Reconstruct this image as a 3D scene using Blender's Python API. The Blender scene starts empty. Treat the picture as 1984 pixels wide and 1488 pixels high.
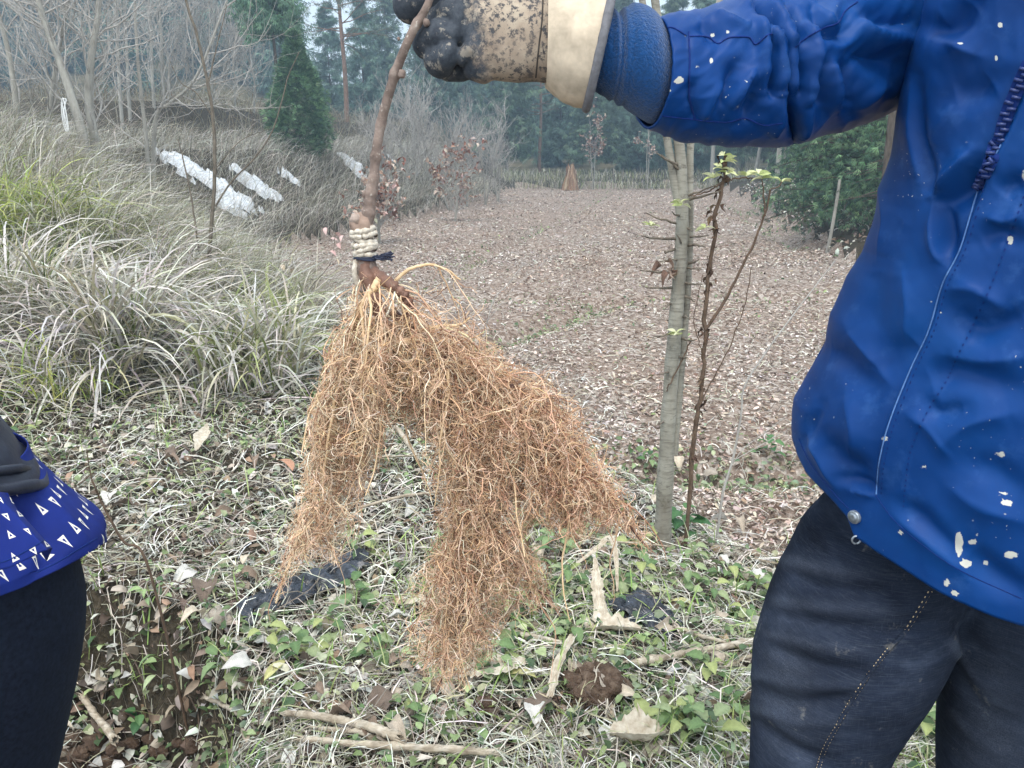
import bpy, math
import numpy as np
from mathutils import Vector
from mathutils.bvhtree import BVHTree

SC = bpy.context.scene
COL = SC.collection
RNG = np.random.default_rng(11)

# ------------------------------------------------------------------ camera, sky, sun, exposure
CAM_H = 1.35
PITCH = math.radians(16.03)
FPX = 1545.0                     # focal length in photo pixels (photo 1984 x 1488)
cam_d = bpy.data.cameras.new('camera')
cam_d.sensor_width = 36.0
cam_d.lens = 36.0 * FPX / 1984.0
cam_d.clip_start = 0.05
cam_d.clip_end = 3000
cam = bpy.data.objects.new('camera', cam_d)
COL.objects.link(cam)
cam.location = (0, 0, CAM_H)
cam.rotation_euler = (math.radians(90) - PITCH, 0, 0)
SC.camera = cam

SUN_EL, SUN_AZ = math.radians(66), math.radians(190)
wd = bpy.data.worlds.new('World')
SC.world = wd
wd.use_nodes = True
nt = wd.node_tree
nt.nodes.clear()
sky = nt.nodes.new('ShaderNodeTexSky')
sky.sky_type = 'NISHITA'
sky.sun_disc = False
sky.sun_elevation = SUN_EL
sky.sun_rotation = SUN_AZ
sky.air_density = 1.0
sky.dust_density = 4.0
bg1 = nt.nodes.new('ShaderNodeBackground'); bg1.inputs[1].default_value = 0.10
bg2 = nt.nodes.new('ShaderNodeBackground')      # the even white cloud layer of an overcast day
bg2.inputs[0].default_value = (0.88, 0.95, 1.0, 1); bg2.inputs[1].default_value = 1.0
mx = nt.nodes.new('ShaderNodeMixShader'); mx.inputs[0].default_value = 0.75
wo = nt.nodes.new('ShaderNodeOutputWorld')
nt.links.new(sky.outputs[0], bg1.inputs[0])
nt.links.new(bg1.outputs[0], mx.inputs[1]); nt.links.new(bg2.outputs[0], mx.inputs[2])
nt.links.new(mx.outputs[0], wo.inputs[0])

sun_d = bpy.data.lights.new('sun', 'SUN')
sun_d.energy = 1.1
sun_d.angle = math.radians(22)
sun_d.color = (1.0, 0.97, 0.92)
sun = bpy.data.objects.new('sun', sun_d)
COL.objects.link(sun)
# behind the photographer, from the upper left
sdir = Vector((math.sin(SUN_AZ) * math.cos(SUN_EL), math.cos(SUN_AZ) * math.cos(SUN_EL), math.sin(SUN_EL)))
sun.rotation_euler = sdir.to_track_quat('Z', 'Y').to_euler()
sun.location = (-6, -6, 12)

vs = SC.view_settings
vs.view_transform = 'Standard'
vs.look = 'None'
vs.exposure = 1.2
vs.gamma = 1.0
vs.use_curve_mapping = False
SC.cycles.use_denoising = True
SC.cycles.max_bounces = 4
SC.cycles.adaptive_threshold = 0.02
SC.cycles.diffuse_bounces = 2
SC.cycles.glossy_bounces = 2
SC.cycles.transmission_bounces = 3
SC.cycles.volume_bounces = 0
SC.cycles.transparent_max_bounces = 6

# ------------------------------------------------------------------ pixel <-> world
cp, sp = math.cos(PITCH), math.sin(PITCH)
CAMP = np.array([0, 0, CAM_H])
def rays(px, py):
    px = np.asarray(px, float); py = np.asarray(py, float)
    xc = (px - 992) / FPX; yc = -(py - 744) / FPX
    return np.stack([xc, cp + yc * sp, -sp + yc * cp], -1)
def at(px, py, Y):
    d = rays(px, py)
    return CAMP + d * (np.asarray(Y, float) / d[..., 1])[..., None]
def atd(px, py, dep):
    return CAMP + rays(px, py) * np.asarray(dep, float)[..., None]
def proj(P):
    q = np.asarray(P, float) - CAMP
    zc = q[..., 1] * cp - q[..., 2] * sp
    yc = q[..., 1] * sp + q[..., 2] * cp
    zz = np.maximum(zc, 1e-3)
    return np.stack([992 + FPX * q[..., 0] / zz, 744 - FPX * yc / zz, zc], -1)

# ------------------------------------------------------------------ numeric helpers
def sstep(a, b, x):
    t = np.clip((x - a) / (b - a), 0, 1)
    return t * t * (3 - 2 * t)
def _hash(i, j, s):
    n = (i * 374761393 + j * 668265263 + s * 1442695041) & 0xFFFFFFFF
    n = ((n ^ (n >> 13)) * 1274126177) & 0xFFFFFFFF
    return ((n ^ (n >> 16)) & 0xFFFFFF) / float(0xFFFFFF)
def vnoise(x, y, s=0):
    xi = np.floor(x).astype(np.int64); yi = np.floor(y).astype(np.int64)
    fx = x - xi; fy = y - yi
    fx = fx * fx * (3 - 2 * fx); fy = fy * fy * (3 - 2 * fy)
    a = _hash(xi, yi, s); b = _hash(xi + 1, yi, s); c = _hash(xi, yi + 1, s); d = _hash(xi + 1, yi + 1, s)
    return (a * (1 - fx) + b * fx) * (1 - fy) + (c * (1 - fx) + d * fx) * fy
def fbm(x, y, s=0, o=4):
    r = 0; amp = 0.5; t = 0
    for k in range(o):
        r = r + amp * vnoise(x, y, s + k * 17); t += amp
        x = x * 2.03 + 7.1; y = y * 2.03 + 3.3; amp *= 0.5
    return r / t
def nrm(v):
    return v / np.maximum(np.linalg.norm(v, axis=-1, keepdims=True), 1e-9)
def srgb(r, g, b):
    f = lambda c: (c / 255 / 12.92) if c / 255 <= 0.04045 else ((c / 255 + 0.055) / 1.055) ** 2.4
    return (f(r), f(g), f(b))
def interp_path(pts, n):
    """resample a polyline smoothly to n points (Catmull-Rom)"""
    p = np.asarray(pts, float)
    q = np.vstack([2 * p[0] - p[1], p, 2 * p[-1] - p[-2]])
    m = len(p) - 1
    t = np.linspace(0, m - 1e-6, n)
    i = t.astype(int); f = (t - i)[:, None]
    a, b, c, d = q[i], q[i + 1], q[i + 2], q[i + 3]
    return 0.5 * (2 * b + (c - a) * f + (2 * a - 5 * b + 4 * c - d) * f * f + (3 * b - a - 3 * c + d) * f ** 3)

# ------------------------------------------------------------------ mesh helpers
def mesh_np(name, V, F, mat=None, col=None, smooth=False, uv=None, attrs=None):
    V = np.ascontiguousarray(V, np.float32).reshape(-1, 3)
    F = np.ascontiguousarray(F, np.int32)
    k = F.shape[1]
    me = bpy.data.meshes.new(name)
    me.vertices.add(len(V)); me.vertices.foreach_set('co', V.ravel())
    me.loops.add(F.size); me.loops.foreach_set('vertex_index', F.ravel())
    me.polygons.add(len(F))
    me.polygons.foreach_set('loop_start', np.arange(0, F.size, k, dtype=np.int32))
    if smooth:
        me.polygons.foreach_set('use_smooth', np.ones(len(F), bool))
    if col is not None:
        a = me.color_attributes.new('Col', 'FLOAT_COLOR', 'POINT')
        c = np.ones((len(V), 4), np.float32); c[:, :3] = col
        a.data.foreach_set('color', c.ravel())
    if attrs:
        for an, av in attrs.items():
            a = me.attributes.new(an, 'FLOAT', 'POINT')
            a.data.foreach_set('value', np.ascontiguousarray(av, np.float32))
    if uv is not None:
        l = me.uv_layers.new(name='UVMap')
        l.data.foreach_set('uv', np.ascontiguousarray(uv, np.float32)[F.ravel()].ravel())
    if mat: me.materials.append(mat)
    me.update(calc_edges=True)
    return me
def link(name, me, parent=None, loc=None, **props):
    o = bpy.data.objects.new(name, me)
    COL.objects.link(o)
    if parent is not None: o.parent = parent
    if loc is not None: o.location = loc
    for k, v in props.items(): o[k] = v
    return o
def tag(o, label=None, category=None, group=None, kind=None):
    if label: o['label'] = label
    if category: o['category'] = category
    if group: o['group'] = group
    if kind: o['kind'] = kind
    return o
def thing(name, label, category, loc=(0, 0, 0), group=None):
    o = bpy.data.objects.new(name, None)
    o.empty_display_size = 0.1
    COL.objects.link(o)
    o.location = loc
    return tag(o, label, category, group)
def rotm(yaw, pitch, roll):
    cy, sy = np.cos(yaw), np.sin(yaw); c2, s2 = np.cos(pitch), np.sin(pitch); cr, sr = np.cos(roll), np.sin(roll)
    z = np.zeros_like(cy); o = np.ones_like(cy)
    Rz = np.stack([np.stack([cy, -sy, z], -1), np.stack([sy, cy, z], -1), np.stack([z, z, o], -1)], -2)
    Ry = np.stack([np.stack([c2, z, s2], -1), np.stack([z, o, z], -1), np.stack([-s2, z, c2], -1)], -2)
    Rx = np.stack([np.stack([o, z, z], -1), np.stack([z, cr, -sr], -1), np.stack([z, sr, cr], -1)], -2)
    return Rz @ Ry @ Rx
def batch(tv, tf, P, R, S, C=None):
    """many copies of a template as arrays"""
    N, n = len(P), len(tv)
    S = np.asarray(S, float)
    if S.ndim == 1: S = np.repeat(S[:, None], 3, 1)
    V = np.einsum('nij,nkj->nki', R, tv[None] * S[:, None, :]) + P[:, None, :]
    F = tf[None] + (np.arange(N) * n)[:, None, None]
    Cc = None if C is None else np.repeat(C, n, 0)
    return V.reshape(-1, 3), F.reshape(-1, tf.shape[1]), Cc
def ribbons(Pth, W, side, C=None):
    """Pth (N,K,3), W (N,K) half widths, side (N,3) or (N,K,3)"""
    N, K, _ = Pth.shape
    if side.ndim == 2: side = np.repeat(side[:, None, :], K, 1)
    V = np.stack([Pth - side * W[..., None], Pth + side * W[..., None]], 2)
    base = (np.arange(N) * K * 2)[:, None] + (np.arange(K - 1) * 2)[None]
    F = np.stack([base, base + 1, base + 3, base + 2], -1).reshape(-1, 4)
    Cc = None if C is None else np.repeat(C, K * 2, 0)
    return V.reshape(-1, 3), F, Cc
def tubes(Pth, Rad, sides=4, C=None, caps=False, rough=0.0, seed=1):
    """Pth (N,K,3), Rad (N,K)"""
    N, K, _ = Pth.shape
    T = np.gradient(Pth, axis=1); T = nrm(T)
    m = nrm(T.mean(1))
    ref = np.where(np.abs(m[:, 2:3]) < 0.8, np.array([[0, 0, 1.0]]), np.array([[1.0, 0, 0]]))
    A = nrm(np.cross(T, ref[:, None, :])); B = np.cross(T, A)
    th = np.arange(sides) / sides * 2 * np.pi
    rr = Rad[..., None]
    if rough:
        rr = rr * (1 + rough * (np.random.default_rng(seed).random((N, K, sides)) - 0.5))
    V = Pth[:, :, None, :] + (A[:, :, None, :] * np.cos(th)[:, None] + B[:, :, None, :] * np.sin(th)[:, None]) * (rr if rough else rr)[..., None]
    b = (np.arange(N) * K * sides)[:, None, None] + (np.arange(K - 1) * sides)[None, :, None] + np.arange(sides)[None, None]
    b2 = (np.arange(N) * K * sides)[:, None, None] + (np.arange(K - 1) * sides)[None, :, None] + ((np.arange(sides) + 1) % sides)[None, None]
    F = np.stack([b, b2, b2 + sides, b + sides], -1).reshape(-1, 4)
    Cc = None if C is None else (np.repeat(C, K * sides, 0) if C.ndim == 2 else np.repeat(C.reshape(N * K, 3), sides, 0))
    return V.reshape(-1, 3), F, Cc
class Acc:
    """collects arrays of one face size into one mesh"""
    def __init__(s): s.V, s.F, s.C, s.n = [], [], [], 0
    def add(s, v, f, c=None):
        s.V.append(v); s.F.append(f + s.n); s.n += len(v)
        if c is not None: s.C.append(c)
        return s
    def mesh(s, name, mat, smooth=False):
        return mesh_np(name, np.vstack(s.V), np.vstack(s.F), mat, np.vstack(s.C) if s.C else None, smooth)
def grow(base, dirs, length, K, wig=0.2, pull=(0, 0, 0), pw=0.0, rng=RNG):
    """integrate many curly paths; base (N,3), dirs (N,3), length (N,)"""
    N = len(base)
    P = np.empty((N, K, 3)); P[:, 0] = base
    d = nrm(dirs); st = (length / (K - 1))[:, None]; pull = np.asarray(pull, float)
    for k in range(1, K):
        d = nrm(d + wig * rng.normal(size=(N, 3)) + pw * pull)
        P[:, k] = P[:, k - 1] + d * st
    return P
def sprout(par, n, ang, length, K, wig=0.2, pull=(0, 0, 0), pw=0.0, t0=0.1, t1=1.0, rng=RNG, lfall=0.0, w=None):
    """children along parent paths par (N,K0,3)"""
    N, K0, _ = par.shape
    if w is None:
        sg = np.linalg.norm(np.diff(par, axis=1), axis=-1).sum(1); w = sg / sg.sum()
    i = rng.choice(N, n, p=w)
    t = rng.uniform(t0, t1, n)
    s = t * (K0 - 1.001); a = s.astype(int); f = (s - a)[:, None]
    base = par[i, a] * (1 - f) + par[i, a + 1] * f
    tan = nrm(par[i, a + 1] - par[i, a])
    rp = nrm(np.cross(tan, rng.normal(size=(n, 3))))
    an = rng.uniform(ang[0], ang[1], n)[:, None]
    d = tan * np.cos(an) + rp * np.sin(an)
    L = rng.uniform(length[0], length[1], n) * (1 - lfall * t)
    return grow(base, d, L, K, wig, pull, pw, rng), i, t
def pal(cols, n, rng=RNG, var=0.12, p=None):
    c = np.array([srgb(*k) for k in cols])
    i = rng.choice(len(c), n, p=p)
    return np.clip(c[i] * (1 + var * rng.normal(size=(n, 1))) * (1 + 0.04 * rng.normal(size=(n, 3))), 0.002, 0.9)

# ------------------------------------------------------------------ material helper
class MB:
    def __init__(s, name, rough=0.7, spec=0.3):
        s.m = bpy.data.materials.new(name); s.m.use_nodes = True
        s.nt = s.m.node_tree; s.b = s.nt.nodes['Principled BSDF']
        s.b.inputs['Roughness'].default_value = rough
        s.b.inputs['Specular IOR Level'].default_value = spec
        s.tc = None
    def n(s, t, **kw):
        x = s.nt.nodes.new(t)
        for k, v in kw.items(): setattr(x, k, v)
        return x
    def l(s, a, b): s.nt.links.new(a, b)
    def coord(s, kind='Object'):
        if s.tc is None: s.tc = s.n('ShaderNodeTexCoord')
        return s.tc.outputs[kind]
    def mapped(s, scale=(1, 1, 1), kind='Object', rot=(0, 0, 0)):
        m = s.n('ShaderNodeMapping'); m.inputs['Scale'].default_value = scale; m.inputs['Rotation'].default_value = rot
        s.l(s.coord(kind), m.inputs[0]); return m.outputs[0]
    def noise(s, scale, detail=4, rough=0.55, vec=None, kind='Object'):
        x = s.n('ShaderNodeTexNoise'); x.inputs['Scale'].default_value = scale
        x.inputs['Detail'].default_value = detail; x.inputs['Roughness'].default_value = rough
        s.l(vec if vec is not None else s.coord(kind), x.inputs['Vector']); return x.outputs['Fac']
    def voro(s, scale, feature='F1', vec=None, out='Distance', rnd=1.0):
        x = s.n('ShaderNodeTexVoronoi', feature=feature); x.inputs['Scale'].default_value = scale
        x.inputs['Randomness'].default_value = rnd
        s.l(vec if vec is not None else s.coord(), x.inputs['Vector']); return x.outputs[out]
    def ramp(s, fac, stops, interp='LINEAR'):
        r = s.n('ShaderNodeValToRGB'); r.color_ramp.interpolation = interp
        e = r.color_ramp.elements
        while len(e) < len(stops): e.new(0.5)
        for k, (p, c) in zip(e, stops):
            k.position = p; k.color = (*c, 1) if len(c) == 3 else c
        s.l(fac, r.inputs[0]); return r.outputs[0]
    def mr(s, fac, a, b, c=0.0, d=1.0):
        r = s.n('ShaderNodeMapRange'); r.inputs[1].default_value = a; r.inputs[2].default_value = b
        r.inputs[3].default_value = c; r.inputs[4].default_value = d
        s.l(fac, r.inputs[0]); return r.outputs[0]
    def mix(s, fac, a, b, mode='MIX'):
        x = s.n('ShaderNodeMix', data_type='RGBA', blend_type=mode)
        for v, i in ((fac, 0), (a, 6), (b, 7)):
            if isinstance(v, (int, float)): x.inputs[i].default_value = v
            elif isinstance(v, tuple): x.inputs[i].default_value = (*v, 1)
            else: s.l(v, x.inputs[i])
        return x.outputs[2]
    def math(s, op, a, b=0.0):
        x = s.n('ShaderNodeMath', operation=op)
        for v, i in ((a, 0), (b, 1)):
            if isinstance(v, (int, float)): x.inputs[i].default_value = v
            else: s.l(v, x.inputs[i])
        return x.outputs[0]
    def attr(s, name, out='Color'):
        x = s.n('ShaderNodeAttribute'); x.attribute_name = name; return x.outputs[out]
    def color(s, c):
        if isinstance(c, tuple): s.b.inputs['Base Color'].default_value = (*c, 1)
        else: s.l(c, s.b.inputs['Base Color'])
        return s
    def bump(s, h, strength=0.3, dist=0.002, prev=None):
        x = s.n('ShaderNodeBump'); x.inputs['Strength'].default_value = strength; x.inputs['Distance'].default_value = dist
        s.l(h, x.inputs['Height'])
        if prev is not None: s.l(prev, x.inputs['Normal'])
        s.l(x.outputs[0], s.b.inputs['Normal']); return x.outputs[0]
    def translucent(s, colsock, amt=0.3):
        t = s.n('ShaderNodeBsdfTranslucent'); m = s.n('ShaderNodeMixShader'); m.inputs[0].default_value = amt
        out = [k for k in s.nt.nodes if k.type == 'OUTPUT_MATERIAL'][0]
        if isinstance(colsock, tuple): t.inputs[0].default_value = (*colsock, 1)
        else: s.l(colsock, t.inputs[0])
        s.l(s.b.outputs[0], m.inputs[1]); s.l(t.outputs[0], m.inputs[2]); s.l(m.outputs[0], out.inputs[0])
def colmat(name, rough=0.75, spec=0.2, trans=0.0, nscale=0, namt=0.3, bump=0):
    b = MB(name, rough, spec)
    c = b.attr('Col')
    if nscale:
        f = b.mr(b.noise(nscale, 5), 0.3, 0.7, 1 - namt, 1 + namt)
        c = b.mix(1.0, c, b.n('ShaderNodeCombineColor').outputs[0], 'MULTIPLY') if False else b.mix(1.0, c, f, 'MULTIPLY')
        if bump: b.bump(b.noise(nscale * 2, 4), 0.5, bump)
    b.color(c)
    if trans: b.translucent(c, trans)
    return b.m
# ------------------------------------------------------------------ terrain
FIELD = np.array([(9.0, 2.2), (3.2, 2.55), (1.2, 2.7), (0.9, 2.95), (0.55, 3.75), (0.0, 4.7), (-1.2, 6.8), (-2.9, 9.2), (-4.7, 12.2), (-3.0, 21),
                  (0.1, 41), (10.8, 43), (10.0, 36), (5.5, 13.0), (8.5, 11.0), (9.0, 6.0)])
def poly_sd(poly, x, y):
    """signed distance, positive inside"""
    d = np.full(np.shape(x), 1e9); ins = np.zeros(np.shape(x), bool)
    n = len(poly)
    for i in range(n):
        ax, ay = poly[i]; bx, by = poly[(i + 1) % n]
        ex, ey = bx - ax, by - ay
        t = np.clip(((x - ax) * ex + (y - ay) * ey) / (ex * ex + ey * ey), 0, 1)
        d = np.minimum(d, np.hypot(x - ax - t * ex, y - ay - t * ey))
        c = ((ay > y) != (by > y)) & (x < (bx - ax) * (y - ay) / ((by - ay) if by != ay else 1e-9) + ax)
        ins ^= c
    return np.where(ins, d, -d)
GROOVES = [((-0.3, 9.4), (6, 9.6)), ((-4.2, 14.6), (6.2, 15.0)), ((-3.5, 22.5), (8, 22.0)), ((-2.5, 30), (9, 30)), ((-1.6, 9.0), (0.0, 16.0)),
           ((0.0, 16.0), (5.0, 40.0)), ((-0.9, 6.2), (1.2, 9.3)), ((0.6, 4.05), (3.0, 3.95)), ((5.3, 15), (8.6, 34))]
def seg_d(x, y, a, b):
    ex, ey = b[0] - a[0], b[1] - a[1]
    t = np.clip(((x - a[0]) * ex + (y - a[1]) * ey) / (ex * ex + ey * ey), 0, 1)
    return np.hypot(x - a[0] - t * ex, y - a[1] - t * ey)
def groove_d(x, y):
    d = np.full(np.shape(x), 9.0)
    wob = 0.25 * (vnoise(x * 0.8, y * 0.8, 5) - 0.5)
    for a, b in GROOVES: d = np.minimum(d, seg_d(x + wob, y + wob, a, b))
    return d
LBX = np.array([-1.6, -1.6, -1.6, -1.6, -2.9, -4.7, -3.0, 0.1, 0.1]); LBY = np.array([-9, 3.0, 5.0, 7.0, 9.2, 12.2, 21, 41, 900.])
PIT = np.array([(-0.62, 1.30), (-0.66, 1.75), (-0.86, 2.02), (-1.25, 2.25), (-2.4, 2.2), (-3.5, 1.6), (-3.5, -3), (-0.3, -3), (-0.55, 0.6)])
def terr(x, y):
    x = np.asarray(x, float); y = np.asarray(y, float)
    f = poly_sd(FIELD, x, y)
    w = sstep(-0.22, 0.18, f)
    # field
    zf = -0.30 + 0.05 * (fbm(x * 0.7, y * 0.7, 3) - 0.5) + 0.035 * (fbm(x * 5, y * 5, 9, 3) - 0.5) - 0.17 * np.exp(-(groove_d(x, y) / 0.2) ** 2)
    # banks and terraces on the left
    dl = np.interp(y, LBY, LBX) - x
    rise = 1.45 * sstep(0, 3.0, dl) * sstep(4.5, 10, y) + 0.35 * sstep(0.2, 2.6, dl) * sstep(2.6, 4.5, y) * (1 - sstep(6, 10, y))
    t2 = 1.3 * sstep(19, 22.5, y) * sstep(4.5, 7.0, dl)
    zr = 0.35 * sstep(0, 3.0, x - np.interp(y, [9, 11, 13, 36, 43], [9.0, 8.5, 5.5, 10, 10.8])) * sstep(8, 11, y)
    zb = 0.25 * sstep(40, 46, y)
    near = 1 - sstep(3.5, 7, np.hypot(x, y - 1))
    rough = 0.10 * (fbm(x * 1.3, y * 1.3, 21) - 0.5) + 0.06 * (fbm(x * 5, y * 5, 22, 3) - 0.5) * near + 0.025 * (fbm(x * 18, y * 18, 25, 2) - 0.5) * near
    zo = rise + t2 + zr + zb + rough - 0.14 * sstep(-1.0, 0.0, f) * (1 - sstep(6, 9, y))
    pit = sstep(-0.02, 0.16, poly_sd(PIT, x, y))
    zo = zo - 0.38 * pit + pit * 0.05 * (fbm(x * 9, y * 9, 31, 3) - 0.5)
    z = zf * w + zo * (1 - w)
    # wooded hill
    hl = sstep(-0.16, -0.36, x / np.maximum(y, 1))
    z = z + sstep(42, 60, y) * (np.clip(y - 46, 0, 95) * (0.05 + 0.20 * hl) + 1.5 * (fbm(x * 0.05, y * 0.05, 41) - 0.5))
    return z
def ghit(px, py):
    """where a pixel's ray meets the terrain: first crossing on a sampled ray, then a refined step"""
    px = np.atleast_1d(np.asarray(px, float)); py = np.atleast_1d(np.asarray(py, float))
    d = rays(px, py); lo = np.full(len(px), 0.7); hi = np.full(len(px), 130.0)
    for n in (160, 40):
        t = lo[:, None] * (hi / lo)[:, None] ** np.linspace(0, 1, n)[None]
        P = CAMP + d[:, None] * t[..., None]
        g = P[..., 2] - terr(P[..., 0], P[..., 1])
        k = np.clip(np.argmax(g < 0, 1), 1, n - 1); r = np.arange(len(px))
        lo, hi = t[r, k - 1], t[r, k]
    g0, g1 = g[r, k - 1], g[r, k]
    tt = lo + (hi - lo) * np.clip(g0 / np.where(np.abs(g0 - g1) < 1e-9, 1, g0 - g1), 0, 1)
    return CAMP + d * tt[:, None]

ys = np.concatenate([np.linspace(-4, 0.9, 14)[:-1], np.linspace(0.9, 4.2, 110)[:-1], np.geomspace(4.2, 48, 130)[:-1], np.geomspace(48, 240, 34)])
us = np.linspace(-1, 1, 221); us = np.sign(us) * np.abs(us) ** 1.25
GX = us[None] * (3.6 + np.clip(ys, 0, None) * 1.15)[:, None]
GY = np.repeat(ys[:, None], len(us), 1)
GZ = terr(GX, GY)
GV = np.stack([GX, GY, GZ], -1).reshape(-1, 3)
ny, nx = GX.shape
ii = (np.arange(ny - 1)[:, None] * nx + np.arange(nx - 1)[None])
GF = np.stack([ii, ii + 1, ii + nx + 1, ii + nx], -1).reshape(-1, 4)
fc = GV[GF].mean(1)
sdf_f = poly_sd(FIELD, fc[:, 0], fc[:, 1])
def sub(name, m, mat, col=None):
    F = GF[m]; u, inv = np.unique(F, return_inverse=True)
    return mesh_np(name, GV[u], inv.reshape(F.shape), mat, None if col is None else col[u], True)

def ground_mat():
    b = MB('ground_soil', 0.95, 0.1)
    n1 = b.noise(7, 8, 0.7); n2 = b.noise(60, 5, 0.7); n3 = b.noise(1.1, 3)
    c = b.ramp(n2, [(0.25, srgb(30, 25, 21)), (0.5, srgb(62, 54, 45)), (0.75, srgb(106, 96, 82))])  # soil tones darkened to stand in for shade between the straws
    c = b.mix(b.mr(n1, 0.45, 0.65, 0, .6), c, srgb(66, 61, 46))
    c = b.mix(b.mr(n3, 0.4, 0.7, 0, 0.3), c, srgb(92, 86, 72))
    b.color(c); b.bump(n2, 0.8, 0.02); return b.m
def field_mat():
    b = MB('field_mulch', 0.95, 0.1)
    v = b.n('ShaderNodeTexVoronoi'); v.inputs['Scale'].default_value = 34; sepc = b.n('ShaderNodeSeparateColor'); b.l(v.outputs['Color'], sepc.inputs[0])
    b.l(b.mapped((1, 0.8, 1)), v.inputs['Vector'])
    chip = b.ramp(sepc.outputs[0], [(0.0, srgb(92, 78, 69)), (0.35, srgb(138, 122, 110)), (0.7, srgb(172, 158, 146)), (1.0, srgb(206, 196, 186))])
    n = b.noise(0.9, 5, 0.6)
    c = b.mix(b.mr(n, 0.4, 0.75, 0, .55), chip, srgb(150, 128, 113))
    n2 = b.noise(40, 5, 0.7)
    c = b.mix(b.mr(n2, 0.35, 0.65, 0, 0.6), c, srgb(104, 86, 74))
    b.color(c); b.bump(n2, 0.8, 0.02); return b.m
def pit_mat():
    b = MB('bare_soil', 0.95, 0.1)
    n = b.noise(22, 8, 0.7)
    b.color(b.ramp(n, [(0.3, srgb(62, 50, 42)), (0.5, srgb(102, 84, 71)), (0.7, srgb(146, 127, 110))]))
    b.bump(n, 1.0, 0.03); return b.m
def hill_mat():
    b = MB('hill_floor', 0.95, 0.1)
    n = b.noise(0.6, 6, 0.7)
    b.color(b.ramp(n, [(0.35, srgb(70, 66, 50)), (0.6, srgb(118, 108, 84))])); return b.m
is_field = sdf_f > 0
is_hill = fc[:, 1] > 47
is_pit = (poly_sd(PIT, fc[:, 0], fc[:, 1]) > 0.17)
M_PIT = pit_mat()
tag(link('field', sub('field', is_field & ~is_hill, field_mat())), kind='structure', label='harvested field covered in brown leaf mulch')
tag(link('hillside', sub('hillside', is_hill, hill_mat())), kind='structure')
tag(link('pit_soil', sub('pit_soil', is_pit & ~is_field, M_PIT)), kind='structure')
tag(link('ground', sub('ground', ~is_field & ~is_hill & ~is_pit, ground_mat())), kind='structure')

# ------------------------------------------------------------------ loose litter
def leaf_tpl(w=0.5, curl=0.25, fold=0.15, wav=0.0):
    """ovate leaf along +x, length 1"""
    xs = np.array([0, 0.25, 0.65, 1.0]); ws = np.array([0.0, 0.92, 0.85, 0.0]) * w * 0.5
    V = []
    for i, (x, h) in enumerate(zip(xs, ws)):
        z = -curl * (x - 0.4) ** 2
        V += [(x, -h, z + fold * h * 2 + wav * math.sin(i * 2.1)), (x, 0, z), (x, h, z + fold * h * 2 - wav * math.sin(i * 1.7))]
    F = []
    for i in range(3):
        a = i * 3
        F += [(a, a + 3, a + 4, a + 1), (a + 1, a + 4, a + 5, a + 2)]
    return np.array(V), np.array(F)
def dens_pts(n, x0, x1, y0, y1, p=1.0, rng=RNG):
    """points on the ground, thinning with distance"""
    u = rng.random(n)
    if p == 1.0: y = y0 * (y1 / y0) ** u
    else:
        q = 1 - p; y = (y0 ** q + u * (y1 ** q - y0 ** q)) ** (1 / q)
    x = rng.uniform(x0, x1, n) * (0.9 + 0.45 * y) 
    return x, y
def straws(n, x, y, L, W, off, cols, p=None, arc=0.03, K=4, rng=RNG, curve=0.5):
    yaw = rng.uniform(0, 2 * np.pi, n); bend = rng.normal(size=n) * curve
    t = np.linspace(-0.5, 0.5, K)[None]
    a = yaw[:, None] + bend[:, None] * t
    X = x[:, None] + L[:, None] * t * np.cos(a); Y = y[:, None] + L[:, None] * t * np.sin(a)
    tilt = rng.normal(size=n)[:, None] * 0.10
    Z = terr(X, Y) + off[:, None] + arc * rng.random(n)[:, None] * (1 - 4 * t * t) + np.abs(tilt * L[:, None]) * 0.5 + tilt * L[:, None] * t
    Zt = terr(X, Y); ok = (Zt.max(1) - Zt.min(1)) < 0.12
    X, Y, Z, W, yaw = X[ok], Y[ok], Z[ok], W[ok], yaw[ok]; n = len(X)
    Pm = np.stack([X, Y, Z], -1)
    sd = np.stack([-np.sin(yaw), np.cos(yaw), rng.normal(size=n) * 0.7], -1)
    wp = np.repeat(W[:, None], K, 1) * np.linspace(1, 0.6, K)[None]
    return ribbons(Pm, wp, nrm(sd), pal(cols, n, rng, 0.2, p))
STRAW = [(220, 216, 204), (198, 192, 178), (168, 162, 148), (130, 120, 106), (206, 204, 190), (156, 154, 128), (86, 74, 64)]
DEAD = [(202, 194, 180), (176, 166, 150), (142, 130, 114), (112, 98, 86), (184, 182, 174), (152, 130, 110), (212, 208, 198), (84, 72, 64)]
GREEN = [(116, 134, 88), (140, 156, 106), (96, 116, 78), (158, 170, 124), (132, 146, 116), (170, 176, 140), (80, 102, 70)]
M_STRAW = colmat('dry_straw', 0.7, 0.25)
M_DEAD = colmat('dead_leaf', 0.8, 0.2, 0.12, 40, 0.25)
M_GREEN = colmat('green_leaf', 0.5, 0.35, 0.25, 60, 0.2)
M_CHIP = colmat('mulch_chip', 0.85, 0.15)
def outside_field(x, y, m=0.0): return poly_sd(FIELD, x, y) < m

# straw thatch over the near ground
n = 58000
x, y = dens_pts(n, -1.5, 1.5, 1.25, 7.5, 1.25)
k = outside_field(x, y, 0.12) & ((poly_sd(PIT, x, y) < 0.12) | (RNG.random(n) < 0.25)); x, y = x[k], y[k]; n = len(x)
v, f, c = straws(n, x, y, RNG.uniform(0.03, 0.21, n), RNG.uniform(0.0006, 0.0018, n) * (0.75 + 0.25 * y), RNG.uniform(0.0, 0.045, n), STRAW, [.17, .18, .19, .15, .1, .1, .11])
tag(link('straw_litter', mesh_np('straw_litter', v, f, M_STRAW, c)), 'pale dry grass straw matted over the near ground', 'straw', kind='stuff')
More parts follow.
